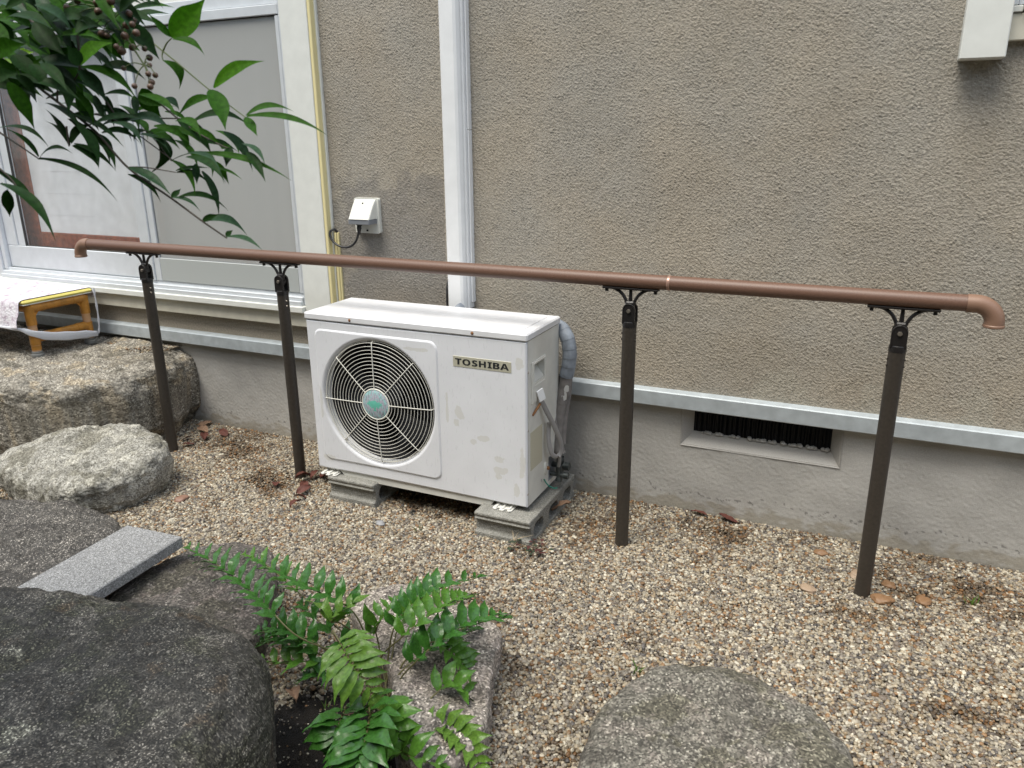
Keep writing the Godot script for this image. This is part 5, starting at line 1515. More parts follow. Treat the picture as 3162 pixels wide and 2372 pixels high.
# Many leaves as one mass: points inside an ellipsoid or a box, each with a copy of one blade.
func foliage(called: String, parent: Node3D, count: int, size: float, material: Material, where: Callable) -> void:
	var bm := blade(0.42, 0.06, 0.0, 0.25)
	var mm := MultiMesh.new()
	mm.transform_format = MultiMesh.TRANSFORM_3D
	mm.mesh = bm.mesh()
	mm.instance_count = count
	var buf := PackedFloat32Array()
	for k in count:
		var p: Vector3 = where.call() - parent.position
		var B := Basis(Vector3.UP, rng.randf() * TAU) * Basis(Vector3.RIGHT, rng.randf_range(-0.2, 0.9)) * Basis(Vector3.BACK, rng.randfn() * 0.5) * Basis.from_scale(Vector3.ONE * size * rng.randf_range(0.7, 1.2))
		buf.append_array([B.x.x, B.y.x, B.z.x, p.x, B.x.y, B.y.y, B.z.y, p.y, B.x.z, B.y.z, B.z.z, p.z])
	mm.buffer = buf
	var n := MultiMeshInstance3D.new()
	n.name = called
	n.multimesh = mm
	n.material_override = material
	n.set_meta("kind", "stuff")
	parent.add_child(n, true)

# Added out of view to block light and shade the near stones: a clipped hedge and the rest of the shrub.
func build_added_hedge() -> void:
	var h := thing("added_hedge", "unseen clipped green screen added behind the camera to block low sky light", "added_hedge", Vector3(0, 0, 3.9))
	var m := MB.new()
	m.box(Vector3(-9, 0.0, 3.85), Vector3(7, 3.3, 4.4), 0.1)
	obj("branches", m, M.hedge_core, h)
	foliage("leaves", h, 15000, 0.1, M.leaf_mid, func() -> Vector3: return Vector3(rng.randf_range(-9, 7), rng.randf_range(0.05, 3.45), 3.8 + absf(rng.randfn()) * 0.12))

func build_nandina() -> void:
	var t := thing("nandina_shrub", "leafy shrub branch with unripe brown berries hanging in from the upper corner", "shrub", Vector3(-1.0, 1.3, 1.75))
	twig(t, [Vector3(-1.006, 1.425, 1.708), Vector3(-0.888, 1.383, 1.702), Vector3(-0.817, 1.343, 1.707), Vector3(-0.751, 1.296, 1.704), Vector3(-0.702, 1.265, 1.703)], 0.0013, M.twig_green)
	twig(t, [Vector3(-0.818, 1.343, 1.707), Vector3(-0.811, 1.352, 1.706), Vector3(-0.802, 1.357, 1.706)], 0.0012, M.twig_green)
	twig(t, [Vector3(-0.818, 1.343, 1.707), Vector3(-0.818, 1.338, 1.709), Vector3(-0.816, 1.332, 1.710)], 0.0010, M.twig_green)
	twig(t, [Vector3(-1.062, 1.352, 1.760), Vector3(-0.947, 1.287, 1.764), Vector3(-0.881, 1.251, 1.769), Vector3(-0.831, 1.209, 1.772), Vector3(-0.771, 1.174, 1.768), Vector3(-0.724, 1.147, 1.767), Vector3(-0.697, 1.129, 1.761)], 0.0019, M.twig)
	twig(t, [Vector3(-0.998, 1.258, 1.821), Vector3(-0.964, 1.236, 1.813), Vector3(-0.939, 1.219, 1.807)], 0.0014, M.twig)
	twig(t, [Vector3(-0.940, 1.218, 1.866), Vector3(-0.919, 1.201, 1.862), Vector3(-0.908, 1.187, 1.861)], 0.0014, M.twig)
	twig(t, [Vector3(-1.037, 1.322, 1.782), Vector3(-0.981, 1.317, 1.769), Vector3(-0.938, 1.303, 1.766)], 0.0014, M.twig)
	twig(t, [Vector3(-0.947, 1.287, 1.764), Vector3(-0.944, 1.298, 1.764), Vector3(-0.938, 1.303, 1.766)], 0.0014, M.twig)
	twig(t, [Vector3(-0.902, 1.272, 1.748), Vector3(-0.857, 1.266, 1.741), Vector3(-0.792, 1.265, 1.722), Vector3(-0.776, 1.261, 1.716)], 0.0012, M.twig)
	twig(t, [Vector3(-0.920, 1.272, 1.768), Vector3(-0.893, 1.271, 1.755), Vector3(-0.851, 1.258, 1.752), Vector3(-0.783, 1.217, 1.747)], 0.0012, M.twig)
	twig(t, [Vector3(-0.831, 1.209, 1.772), Vector3(-0.808, 1.209, 1.767), Vector3(-0.769, 1.203, 1.757)], 0.0010, M.twig)
	twig(t, [Vector3(-0.822, 1.283, 1.718), Vector3(-0.792, 1.265, 1.722), Vector3(-0.756, 1.246, 1.724), Vector3(-0.721, 1.232, 1.724), Vector3(-0.714, 1.230, 1.721)], 0.0012, M.twig)
	twig(t, [Vector3(-0.838, 1.253, 1.748), Vector3(-0.823, 1.249, 1.742), Vector3(-0.784, 1.216, 1.748)], 0.0010, M.twig)
	twig(t, [Vector3(-0.914, 1.257, 1.782), Vector3(-0.909, 1.236, 1.787), Vector3(-0.908, 1.235, 1.787)], 0.0012, M.twig)
	twig(t, [Vector3(-0.868, 1.361, 1.782), Vector3(-0.860, 1.322, 1.792), Vector3(-0.883, 1.309, 1.784)], 0.0016, M.twig)
	twig(t, [Vector3(-0.991, 1.419, 1.761), Vector3(-0.948, 1.378, 1.779), Vector3(-0.907, 1.343, 1.772), Vector3(-0.878, 1.303, 1.761), Vector3(-0.855, 1.260, 1.753)], 0.0022, M.twig)
	leaf(t, "leaf", Vector3(-0.802, 1.358, 1.706), Vector3(-0.774, 1.404, 1.671), 0.030, Vector3(0.000, 0.000, 0.000), Vector3(0.600, 0.112, 0.672), M.leaf_bright)
	leaf(t, "leaf", Vector3(-0.803, 1.359, 1.706), Vector3(-0.816, 1.384, 1.724), 0.009, Vector3(0.000, 0.000, 0.000), Vector3(0.581, 0.239, 0.467), M.leaf_mid)
	leaf(t, "leaf", Vector3(-0.800, 1.356, 1.706), Vector3(-0.762, 1.337, 1.696), 0.011, Vector3(0.002, 0.006, -0.003), Vector3(0.813, 0.770, 0.594), M.leaf_mid)
	leaf(t, "leaf", Vector3(-0.816, 1.333, 1.710), Vector3(-0.804, 1.299, 1.703), 0.013, Vector3(0.009, 0.003, -0.005), Vector3(1.235, 0.366, 0.521), M.leaf_mid)
	leaf(t, "leaf", Vector3(-0.740, 1.299, 1.710), Vector3(-0.682, 1.328, 1.683), 0.020, Vector3(-0.002, 0.007, -0.001), Vector3(0.561, 0.659, 0.612), M.leaf_bright)
	leaf(t, "leaf", Vector3(-0.743, 1.297, 1.711), Vector3(-0.701, 1.250, 1.739), 0.023, Vector3(0.000, 0.004, -0.002), Vector3(0.628, 1.013, 0.391), M.leaf_mid)
	leaf(t, "leaf", Vector3(-0.751, 1.289, 1.706), Vector3(-0.794, 1.265, 1.722), 0.014, Vector3(-0.001, 0.007, -0.002), Vector3(0.702, 0.903, 0.558), M.leaf_mid)
	leaf(t, "leaf", Vector3(-0.701, 1.267, 1.703), Vector3(-0.654, 1.271, 1.672), 0.010, Vector3(-0.003, 0.009, -0.002), Vector3(0.292, 0.576, 0.507), M.leaf_mid)
	leaf(t, "leaf", Vector3(-0.693, 1.266, 1.710), Vector3(-0.588, 1.242, 1.694), 0.009, Vector3(-0.002, 0.010, -0.003), Vector3(0.351, 0.626, 0.668), M.leaf_mid)
	leaf(t, "leaf", Vector3(-0.702, 1.265, 1.703), Vector3(-0.672, 1.243, 1.719), 0.012, Vector3(0.000, 0.000, 0.000), Vector3(0.901, 0.427, 0.758), M.leaf_mid)
	leaf(t, "leaf", Vector3(-0.768, 1.260, 1.724), Vector3(-0.710, 1.253, 1.685), 0.013, Vector3(-0.003, 0.014, -0.003), Vector3(0.470, 1.022, 0.770), M.leaf_dark)
	leaf(t, "leaf", Vector3(-0.784, 1.264, 1.730), Vector3(-0.752, 1.223, 1.714), 0.020, Vector3(0.001, 0.005, -0.002), Vector3(0.807, 0.965, 0.614), M.leaf_dark)
	leaf(t, "leaf", Vector3(-0.833, 1.260, 1.767), Vector3(-0.785, 1.245, 1.738), 0.015, Vector3(0.000, 0.014, -0.005), Vector3(0.965, 0.876, 0.424), M.leaf_blue)
	leaf(t, "leaf", Vector3(-0.780, 1.255, 1.743), Vector3(-0.761, 1.224, 1.742), 0.011, Vector3(0.004, 0.002, -0.003), Vector3(0.984, 0.357, 0.550), M.leaf_mid)
	leaf(t, "leaf", Vector3(-0.845, 1.301, 1.723), Vector3(-0.833, 1.267, 1.709), 0.022, Vector3(-0.001, -0.002, 0.001), Vector3(0.774, 0.097, 0.920), M.leaf_mid)
	leaf(t, "leaf", Vector3(-0.822, 1.251, 1.741), Vector3(-0.815, 1.238, 1.771), 0.009, Vector3(-0.004, 0.005, -0.000), Vector3(0.473, 0.974, 0.781), M.leaf_dark)
	leaf(t, "leaf", Vector3(-0.821, 1.251, 1.741), Vector3(-0.816, 1.200, 1.757), 0.017, Vector3(0.018, 0.006, -0.010), Vector3(1.150, 0.353, 0.255), M.leaf_dark)
	leaf(t, "leaf", Vector3(-0.767, 1.217, 1.762), Vector3(-0.688, 1.191, 1.764), 0.011, Vector3(0.002, 0.020, -0.008), Vector3(0.958, 0.919, 0.332), M.leaf_blue)
	leaf(t, "leaf", Vector3(-0.737, 1.225, 1.746), Vector3(-0.632, 1.193, 1.714), 0.009, Vector3(-0.002, 0.009, -0.002), Vector3(0.363, 0.711, 0.722), M.leaf_mid)
	leaf(t, "leaf", Vector3(-0.733, 1.216, 1.735), Vector3(-0.717, 1.188, 1.727), 0.011, Vector3(0.002, 0.001, -0.001), Vector3(1.057, 0.507, 0.534), M.leaf_mid)
	leaf(t, "leaf", Vector3(-0.716, 1.249, 1.727), Vector3(-0.699, 1.202, 1.704), 0.014, Vector3(0.002, 0.006, -0.003), Vector3(0.767, 0.590, 0.298), M.leaf_blue)
	leaf(t, "leaf", Vector3(-0.694, 1.235, 1.722), Vector3(-0.648, 1.211, 1.738), 0.008, Vector3(0.002, 0.005, -0.003), Vector3(1.078, 0.799, 0.681), M.leaf_blue)
	leaf(t, "leaf", Vector3(-0.688, 1.226, 1.722), Vector3(-0.649, 1.192, 1.739), 0.011, Vector3(-0.000, 0.004, -0.001), Vector3(0.508, 0.954, 0.790), M.leaf_dark)
	leaf(t, "leaf", Vector3(-0.714, 1.231, 1.721), Vector3(-0.709, 1.209, 1.737), 0.012, Vector3(0.000, 0.000, 0.000), Vector3(0.479, 0.552, 0.613), M.leaf_dark)
	leaf(t, "leaf", Vector3(-0.724, 1.230, 1.726), Vector3(-0.724, 1.233, 1.708), 0.008, Vector3(0.000, 0.000, 0.000), Vector3(0.526, 0.456, 0.888), M.leaf_mid)
	leaf(t, "leaf", Vector3(-0.770, 1.205, 1.756), Vector3(-0.743, 1.207, 1.727), 0.007, Vector3(-0.001, 0.002, -0.000), Vector3(0.479, 0.957, 0.428), M.leaf_dark)
	leaf(t, "leaf", Vector3(-0.732, 1.208, 1.738), Vector3(-0.687, 1.194, 1.735), 0.006, Vector3(0.001, 0.003, -0.002), Vector3(0.821, 0.995, 0.319), M.leaf_mid)
	leaf(t, "leaf", Vector3(-0.769, 1.203, 1.756), Vector3(-0.748, 1.186, 1.726), 0.008, Vector3(0.002, 0.006, -0.003), Vector3(1.010, 1.060, 0.407), M.leaf_dark)
	leaf(t, "leaf", Vector3(-0.821, 1.209, 1.779), Vector3(-0.756, 1.177, 1.780), 0.012, Vector3(0.001, 0.005, -0.002), Vector3(0.686, 1.018, 0.697), M.leaf_blue)
	leaf(t, "leaf", Vector3(-0.830, 1.201, 1.774), Vector3(-0.800, 1.167, 1.758), 0.008, Vector3(0.002, 0.006, -0.003), Vector3(0.865, 0.736, 0.607), M.leaf_dark)
	leaf(t, "leaf", Vector3(-0.754, 1.176, 1.771), Vector3(-0.716, 1.157, 1.734), 0.008, Vector3(-0.000, 0.010, -0.003), Vector3(0.501, 0.753, 0.698), M.leaf_dark)
	leaf(t, "leaf", Vector3(-0.762, 1.175, 1.775), Vector3(-0.771, 1.184, 1.751), 0.007, Vector3(0.000, 0.000, 0.000), Vector3(0.645, 0.298, 0.638), M.leaf_dark)
	leaf(t, "leaf", Vector3(-0.762, 1.175, 1.775), Vector3(-0.731, 1.158, 1.763), 0.006, Vector3(0.002, 0.005, -0.002), Vector3(0.658, 1.024, 0.483), M.leaf_blue)
	leaf(t, "leaf", Vector3(-0.726, 1.148, 1.767), Vector3(-0.687, 1.128, 1.737), 0.013, Vector3(0.000, 0.011, -0.004), Vector3(0.579, 1.154, 0.660), M.leaf_blue)
	leaf(t, "leaf", Vector3(-0.726, 1.149, 1.767), Vector3(-0.701, 1.157, 1.764), 0.008, Vector3(0.000, 0.000, 0.000), Vector3(0.937, 0.538, 0.866), M.leaf_dark)
	leaf(t, "leaf", Vector3(-0.691, 1.131, 1.769), Vector3(-0.630, 1.119, 1.776), 0.009, Vector3(0.000, 0.006, -0.002), Vector3(0.489, 1.058, 0.444), M.leaf_blue)
	leaf(t, "leaf", Vector3(-0.691, 1.132, 1.768), Vector3(-0.685, 1.139, 1.762), 0.007, Vector3(0.000, 0.000, 0.000), Vector3(0.527, 0.695, 0.709), M.leaf_dark)
	leaf(t, "leaf", Vector3(-0.908, 1.235, 1.787), Vector3(-0.961, 1.265, 1.778), 0.009, Vector3(0.006, 0.002, -0.003), Vector3(1.022, 0.441, 0.132), M.leaf_dark)
	leaf(t, "leaf", Vector3(-0.909, 1.237, 1.787), Vector3(-0.963, 1.279, 1.771), 0.009, Vector3(0.002, 0.003, -0.002), Vector3(1.025, 0.482, 0.136), M.leaf_dark)
	leaf(t, "leaf", Vector3(-0.905, 1.235, 1.785), Vector3(-0.874, 1.208, 1.778), 0.013, Vector3(0.004, 0.003, -0.003), Vector3(0.925, 0.470, 0.324), M.leaf_dark)
	leaf(t, "leaf", Vector3(-0.903, 1.237, 1.784), Vector3(-0.852, 1.204, 1.772), 0.009, Vector3(-0.000, 0.006, -0.002), Vector3(0.825, 0.901, 0.387), M.leaf_dark)
	leaf(t, "leaf", Vector3(-0.907, 1.237, 1.785), Vector3(-0.889, 1.260, 1.761), 0.014, Vector3(-0.007, 0.003, 0.002), Vector3(0.175, 0.398, 0.907), M.leaf_dark)
	leaf(t, "leaf", Vector3(-0.876, 1.237, 1.771), Vector3(-0.835, 1.205, 1.787), 0.008, Vector3(0.004, 0.003, -0.003), Vector3(0.986, 0.502, 0.361), M.leaf_dark)
	leaf(t, "leaf", Vector3(-0.911, 1.271, 1.775), Vector3(-0.820, 1.232, 1.782), 0.010, Vector3(0.001, 0.006, -0.003), Vector3(0.618, 0.777, 0.259), M.leaf_dark)
	leaf(t, "leaf", Vector3(-0.909, 1.272, 1.774), Vector3(-0.887, 1.251, 1.759), 0.015, Vector3(-0.000, 0.006, -0.002), Vector3(0.907, 0.845, 0.557), M.leaf_dark)
	leaf(t, "leaf", Vector3(-0.940, 1.220, 1.807), Vector3(-0.896, 1.225, 1.793), 0.009, Vector3(-0.003, 0.010, -0.002), Vector3(0.429, 0.802, 0.429), M.leaf_dark)
	leaf(t, "leaf", Vector3(-0.940, 1.220, 1.807), Vector3(-0.852, 1.168, 1.777), 0.008, Vector3(0.001, 0.013, -0.005), Vector3(0.642, 0.723, 0.580), M.leaf_dark)
	leaf(t, "leaf", Vector3(-0.940, 1.222, 1.807), Vector3(-0.969, 1.256, 1.825), 0.008, Vector3(0.002, 0.005, -0.002), Vector3(0.950, 0.984, 0.225), M.leaf_dark)
	leaf(t, "leaf", Vector3(-0.989, 1.256, 1.817), Vector3(-0.909, 1.232, 1.813), 0.009, Vector3(0.003, 0.010, -0.005), Vector3(1.079, 0.803, 0.400), M.leaf_dark)
	leaf(t, "leaf", Vector3(-0.907, 1.195, 1.882), Vector3(-0.816, 1.135, 1.892), 0.014, Vector3(0.002, 0.013, -0.005), Vector3(0.860, 0.630, 0.233), M.leaf_dark)
	leaf(t, "leaf", Vector3(-0.935, 1.209, 1.866), Vector3(-0.895, 1.166, 1.849), 0.008, Vector3(0.002, 0.004, -0.002), Vector3(0.828, 0.681, 0.559), M.leaf_dark)
	leaf(t, "leaf", Vector3(-0.920, 1.187, 1.867), Vector3(-0.942, 1.154, 1.856), 0.013, Vector3(0.000, 0.000, 0.000), Vector3(0.830, 0.531, 0.607), M.leaf_dark)
	leaf(t, "leaf", Vector3(-0.943, 1.297, 1.770), Vector3(-0.991, 1.296, 1.795), 0.010, Vector3(-0.006, 0.011, -0.001), Vector3(0.771, 0.582, 0.688), M.leaf_dark)
	leaf(t, "leaf", Vector3(-0.903, 1.319, 1.778), Vector3(-0.868, 1.269, 1.811), 0.017, Vector3(0.001, 0.000, -0.000), Vector3(1.317, 0.661, 0.322), M.leaf_dark)
	leaf(t, "leaf", Vector3(-0.907, 1.298, 1.764), Vector3(-0.900, 1.263, 1.761), 0.013, Vector3(-0.001, 0.001, 0.000), Vector3(0.446, 0.834, 0.436), M.leaf_mid)
	leaf(t, "leaf", Vector3(-0.822, 1.320, 1.821), Vector3(-0.792, 1.343, 1.798), 0.021, Vector3(-0.004, 0.006, -0.001), Vector3(0.720, 0.912, 0.445), M.leaf_bright)
	leaf(t, "leaf", Vector3(-0.822, 1.320, 1.821), Vector3(-0.824, 1.340, 1.832), 0.016, Vector3(0.000, 0.000, 0.000), Vector3(0.991, 0.186, 0.387), M.leaf_dark)
	leaf(t, "leaf", Vector3(-0.859, 1.322, 1.791), Vector3(-0.807, 1.285, 1.765), 0.015, Vector3(0.001, 0.010, -0.004), Vector3(0.771, 0.872, 0.439), M.leaf_mid)
	leaf(t, "leaf", Vector3(-0.964, 1.342, 1.775), Vector3(-0.964, 1.304, 1.789), 0.018, Vector3(0.000, 0.000, 0.000), Vector3(0.774, 0.175, 0.775), M.leaf_mid)
	leaf(t, "leaf", Vector3(-0.909, 1.301, 1.787), Vector3(-0.997, 1.316, 1.811), 0.018, Vector3(-0.001, 0.004, -0.001), Vector3(0.833, 0.960, 0.341), M.leaf_dark)
	leaf(t, "leaf", Vector3(-0.862, 1.318, 1.794), Vector3(-0.849, 1.283, 1.771), 0.019, Vector3(-0.001, 0.004, -0.001), Vector3(0.875, 0.773, 0.529), M.leaf_blue)
	leaf(t, "leaf", Vector3(-0.861, 1.291, 1.768), Vector3(-0.803, 1.285, 1.770), 0.011, Vector3(0.001, 0.006, -0.003), Vector3(0.983, 0.594, 0.458), M.leaf_mid)
	leaf(t, "leaf", Vector3(-0.888, 1.293, 1.757), Vector3(-0.850, 1.260, 1.777), 0.009, Vector3(0.000, 0.000, 0.000), Vector3(0.567, 0.372, 0.620), M.leaf_dark)
	leaf(t, "leaf", Vector3(-0.874, 1.292, 1.751), Vector3(-0.870, 1.255, 1.750), 0.009, Vector3(0.000, 0.000, 0.000), Vector3(0.920, 0.561, 0.424), M.leaf_dark)
	leaf(t, "leaf", Vector3(-0.868, 1.323, 1.760), Vector3(-0.822, 1.309, 1.735), 0.017, Vector3(-0.002, 0.009, -0.002), Vector3(0.713, 0.833, 0.539), M.leaf_dark)
	leaf(t, "leaf", Vector3(-0.847, 1.289, 1.728), Vector3(-0.821, 1.280, 1.715), 0.011, Vector3(0.000, 0.000, 0.000), Vector3(0.931, 0.286, 0.681), M.leaf_mid)
	leaf(t, "leaf", Vector3(-0.810, 1.288, 1.723), Vector3(-0.800, 1.274, 1.710), 0.013, Vector3(-0.001, 0.005, -0.001), Vector3(0.427, 0.753, 0.360), M.leaf_blue)
	leaf(t, "leaf", Vector3(-0.843, 1.292, 1.737), Vector3(-0.818, 1.266, 1.759), 0.009, Vector3(0.000, 0.000, 0.000), Vector3(0.509, 0.169, 0.510), M.leaf_dark)
	leaf(t, "leaf", Vector3(-0.749, 1.213, 1.744), Vector3(-0.746, 1.189, 1.749), 0.009, Vector3(0.000, 0.000, 0.000), Vector3(0.757, 0.550, 0.684), M.leaf_blue)
	leaf(t, "leaf", Vector3(-0.989, 1.292, 1.748), Vector3(-0.934, 1.293, 1.745), 0.008, Vector3(0.006, 0.006, -0.005), Vector3(1.090, 0.411, 0.482), M.leaf_dark)
	leaf(t, "leaf", Vector3(-0.858, 1.249, 1.779), Vector3(-0.833, 1.236, 1.747), 0.010, Vector3(0.002, 0.008, -0.004), Vector3(1.082, 0.922, 0.441), M.leaf_dark)
	leaf(t, "leaf", Vector3(-0.962, 1.308, 1.739), Vector3(-0.913, 1.292, 1.729), 0.011, Vector3(0.005, 0.007, -0.005), Vector3(1.189, 0.833, 0.161), M.leaf_mid)
	leaf(t, "leaf", Vector3(-0.816, 1.224, 1.683), Vector3(-0.799, 1.192, 1.672), 0.014, Vector3(0.005, 0.010, -0.006), Vector3(0.901, 0.673, 0.623), M.leaf_mid)
	leaf(t, "leaf", Vector3(-0.985, 1.315, 1.721), Vector3(-0.947, 1.277, 1.704), 0.010, Vector3(0.003, 0.006, -0.003), Vector3(1.102, 0.646, 0.171), M.leaf_blue)
	leaf(t, "leaf", Vector3(-0.909, 1.249, 1.752), Vector3(-0.896, 1.216, 1.736), 0.013, Vector3(0.003, 0.003, -0.002), Vector3(1.260, 0.537, 0.554), M.leaf_blue)
	leaf(t, "leaf", Vector3(-0.943, 1.300, 1.749), Vector3(-0.890, 1.271, 1.753), 0.011, Vector3(0.003, 0.007, -0.004), Vector3(1.200, 0.783, 0.241), M.leaf_mid)
	leaf(t, "leaf", Vector3(-0.782, 1.256, 1.768), Vector3(-0.744, 1.233, 1.751), 0.010, Vector3(0.005, 0.003, -0.003), Vector3(1.212, 0.394, 0.483), M.leaf_mid)
	leaf(t, "leaf", Vector3(-0.918, 1.266, 1.775), Vector3(-0.862, 1.223, 1.796), 0.010, Vector3(0.003, 0.008, -0.004), Vector3(1.011, 0.699, 0.528), M.leaf_dark)
	leaf(t, "leaf", Vector3(-0.815, 1.245, 1.752), Vector3(-0.765, 1.229, 1.750), 0.013, Vector3(0.005, 0.004, -0.004), Vector3(1.262, 0.857, 0.477), M.leaf_mid)
	leaf(t, "leaf", Vector3(-0.914, 1.301, 1.789), Vector3(-0.883, 1.299, 1.761), 0.009, Vector3(0.004, 0.009, -0.005), Vector3(0.857, 0.678, 0.457), M.leaf_blue)
	leaf(t, "leaf", Vector3(-0.786, 1.240, 1.739), Vector3(-0.739, 1.205, 1.751), 0.009, Vector3(0.001, 0.009, -0.004), Vector3(0.725, 0.907, 0.382), M.leaf_mid)
	leaf(t, "leaf", Vector3(-0.873, 1.282, 1.761), Vector3(-0.845, 1.238, 1.749), 0.009, Vector3(0.004, 0.004, -0.003), Vector3(1.181, 0.654, 0.586), M.leaf_dark)
	leaf(t, "leaf", Vector3(-0.889, 1.255, 1.774), Vector3(-0.882, 1.208, 1.756), 0.008, Vector3(0.001, 0.011, -0.004), Vector3(0.649, 1.038, 0.562), M.leaf_dark)
	leaf(t, "leaf", Vector3(-0.980, 1.322, 1.730), Vector3(-0.955, 1.296, 1.708), 0.008, Vector3(0.001, 0.005, -0.002), Vector3(0.991, 0.610, 0.228), M.leaf_dark)
	leaf(t, "leaf", Vector3(-0.742, 1.221, 1.764), Vector3(-0.674, 1.193, 1.776), 0.012, Vector3(0.001, 0.008, -0.003), Vector3(0.565, 0.996, 0.612), M.leaf_dark)
	leaf(t, "leaf", Vector3(-0.755, 1.253, 1.740), Vector3(-0.727, 1.228, 1.720), 0.009, Vector3(0.001, 0.005, -0.002), Vector3(0.763, 0.748, 0.696), M.leaf_mid)
	leaf(t, "leaf", Vector3(-0.872, 1.282, 1.739), Vector3(-0.820, 1.249, 1.758), 0.013, Vector3(0.007, 0.003, -0.004), Vector3(1.342, 0.555, 0.348), M.leaf_mid)
	leaf(t, "leaf", Vector3(-0.858, 1.258, 1.810), Vector3(-0.834, 1.208, 1.810), 0.012, Vector3(0.002, 0.010, -0.004), Vector3(1.010, 0.777, 0.429), M.leaf_dark)
	leaf(t, "leaf", Vector3(-0.894, 1.257, 1.750), Vector3(-0.836, 1.259, 1.741), 0.011, Vector3(0.000, 0.007, -0.003), Vector3(0.770, 0.968, 0.698), M.leaf_blue)
	leaf(t, "leaf", Vector3(-0.824, 1.274, 1.711), Vector3(-0.799, 1.257, 1.698), 0.008, Vector3(0.003, 0.003, -0.003), Vector3(1.273, 0.663, 0.255), M.leaf_mid)
	leaf(t, "leaf", Vector3(-0.892, 1.266, 1.707), Vector3(-0.858, 1.240, 1.714), 0.011, Vector3(0.005, 0.006, -0.005), Vector3(0.940, 0.864, 0.344), M.leaf_mid)
	leaf(t, "leaf", Vector3(-0.899, 1.277, 1.690), Vector3(-0.867, 1.282, 1.652), 0.010, Vector3(0.003, 0.005, -0.003), Vector3(0.784, 0.879, 0.395), M.leaf_mid)
	leaf(t, "leaf", Vector3(-0.936, 1.284, 1.769), Vector3(-0.896, 1.260, 1.771), 0.009, Vector3(0.003, 0.009, -0.005), Vector3(1.022, 0.864, 0.446), M.leaf_mid)
	leaf(t, "leaf", Vector3(-0.948, 1.307, 1.777), Vector3(-0.934, 1.295, 1.753), 0.011, Vector3(0.004, 0.004, -0.004), Vector3(1.283, 0.548, 0.434), M.leaf_dark)
	leaf(t, "leaf", Vector3(-0.935, 1.329, 1.785), Vector3(-0.871, 1.296, 1.786), 0.012, Vector3(0.001, 0.006, -0.002), Vector3(0.656, 0.495, 0.242), M.leaf_dark)
	leaf(t, "leaf", Vector3(-0.828, 1.246, 1.760), Vector3(-0.774, 1.221, 1.756), 0.008, Vector3(0.001, 0.010, -0.004), Vector3(0.776, 1.029, 0.399), M.leaf_blue)
	leaf(t, "leaf", Vector3(-0.806, 1.237, 1.670), Vector3(-0.787, 1.224, 1.632), 0.010, Vector3(0.002, 0.004, -0.003), Vector3(1.105, 0.847, 0.500), M.leaf_dark)
	leaf(t, "leaf", Vector3(-0.862, 1.261, 1.781), Vector3(-0.807, 1.264, 1.759), 0.009, Vector3(0.003, 0.006, -0.004), Vector3(0.822, 0.487, 0.430), M.leaf_blue)
	leaf(t, "leaf", Vector3(-0.788, 1.202, 1.698), Vector3(-0.784, 1.143, 1.683), 0.011, Vector3(0.003, 0.004, -0.003), Vector3(1.129, 0.900, 0.411), M.leaf_blue)
	leaf(t, "leaf", Vector3(-0.949, 1.285, 1.779), Vector3(-0.878, 1.250, 1.788), 0.013, Vector3(0.003, 0.004, -0.003), Vector3(1.053, 0.690, 0.112), M.leaf_dark)
	leaf(t, "leaf", Vector3(-0.788, 1.217, 1.745), Vector3(-0.738, 1.175, 1.762), 0.009, Vector3(0.003, 0.008, -0.005), Vector3(0.709, 0.892, 0.423), M.leaf_mid)
	leaf(t, "leaf", Vector3(-0.795, 1.247, 1.759), Vector3(-0.746, 1.236, 1.736), 0.012, Vector3(0.004, 0.009, -0.005), Vector3(0.806, 0.593, 0.288), M.leaf_mid)
	leaf(t, "leaf", Vector3(-0.969, 1.331, 1.731), Vector3(-0.921, 1.315, 1.727), 0.014, Vector3(0.001, 0.003, -0.002), Vector3(0.742, 0.573, 0.539), M.leaf_mid)
	leaf(t, "leaf", Vector3(-0.798, 1.251, 1.657), Vector3(-0.755, 1.220, 1.664), 0.011, Vector3(0.006, 0.004, -0.004), Vector3(1.171, 0.736, 0.416), M.leaf_mid)
	leaf(t, "leaf", Vector3(-0.890, 1.296, 1.789), Vector3(-0.872, 1.254, 1.779), 0.010, Vector3(0.004, 0.009, -0.005), Vector3(0.858, 0.646, 0.617), M.leaf_mid)
	leaf(t, "leaf", Vector3(-0.758, 1.261, 1.758), Vector3(-0.715, 1.241, 1.764), 0.012, Vector3(0.001, 0.009, -0.004), Vector3(0.705, 0.743, 0.733), M.leaf_mid)
	leaf(t, "leaf", Vector3(-0.874, 1.275, 1.761), Vector3(-0.851, 1.258, 1.730), 0.008, Vector3(0.004, 0.005, -0.004), Vector3(1.273, 0.496, 0.615), M.leaf_blue)
	leaf(t, "leaf", Vector3(-0.839, 1.260, 1.780), Vector3(-0.797, 1.231, 1.776), 0.010, Vector3(0.005, 0.008, -0.005), Vector3(0.838, 0.812, 0.483), M.leaf_blue)
	leaf(t, "leaf", Vector3(-0.800, 1.291, 1.767), Vector3(-0.744, 1.264, 1.766), 0.012, Vector3(0.005, 0.004, -0.004), Vector3(1.102, 0.602, 0.478), M.leaf_mid)
	leaf(t, "leaf", Vector3(-0.931, 1.287, 1.735), Vector3(-0.893, 1.263, 1.740), 0.008, Vector3(0.003, 0.006, -0.003), Vector3(0.844, 0.884, 0.201), M.leaf_blue)
	leaf(t, "leaf", Vector3(-0.875, 1.248, 1.699), Vector3(-0.859, 1.239, 1.670), 0.013, Vector3(0.001, 0.005, -0.002), Vector3(0.910, 1.022, 0.345), M.leaf_mid)
	leaf(t, "leaf", Vector3(-0.967, 1.418, 1.786), Vector3(-0.955, 1.391, 1.763), 0.022, Vector3(0.005, 0.001, -0.002), Vector3(1.346, 0.311, 0.485), M.leaf_blue)
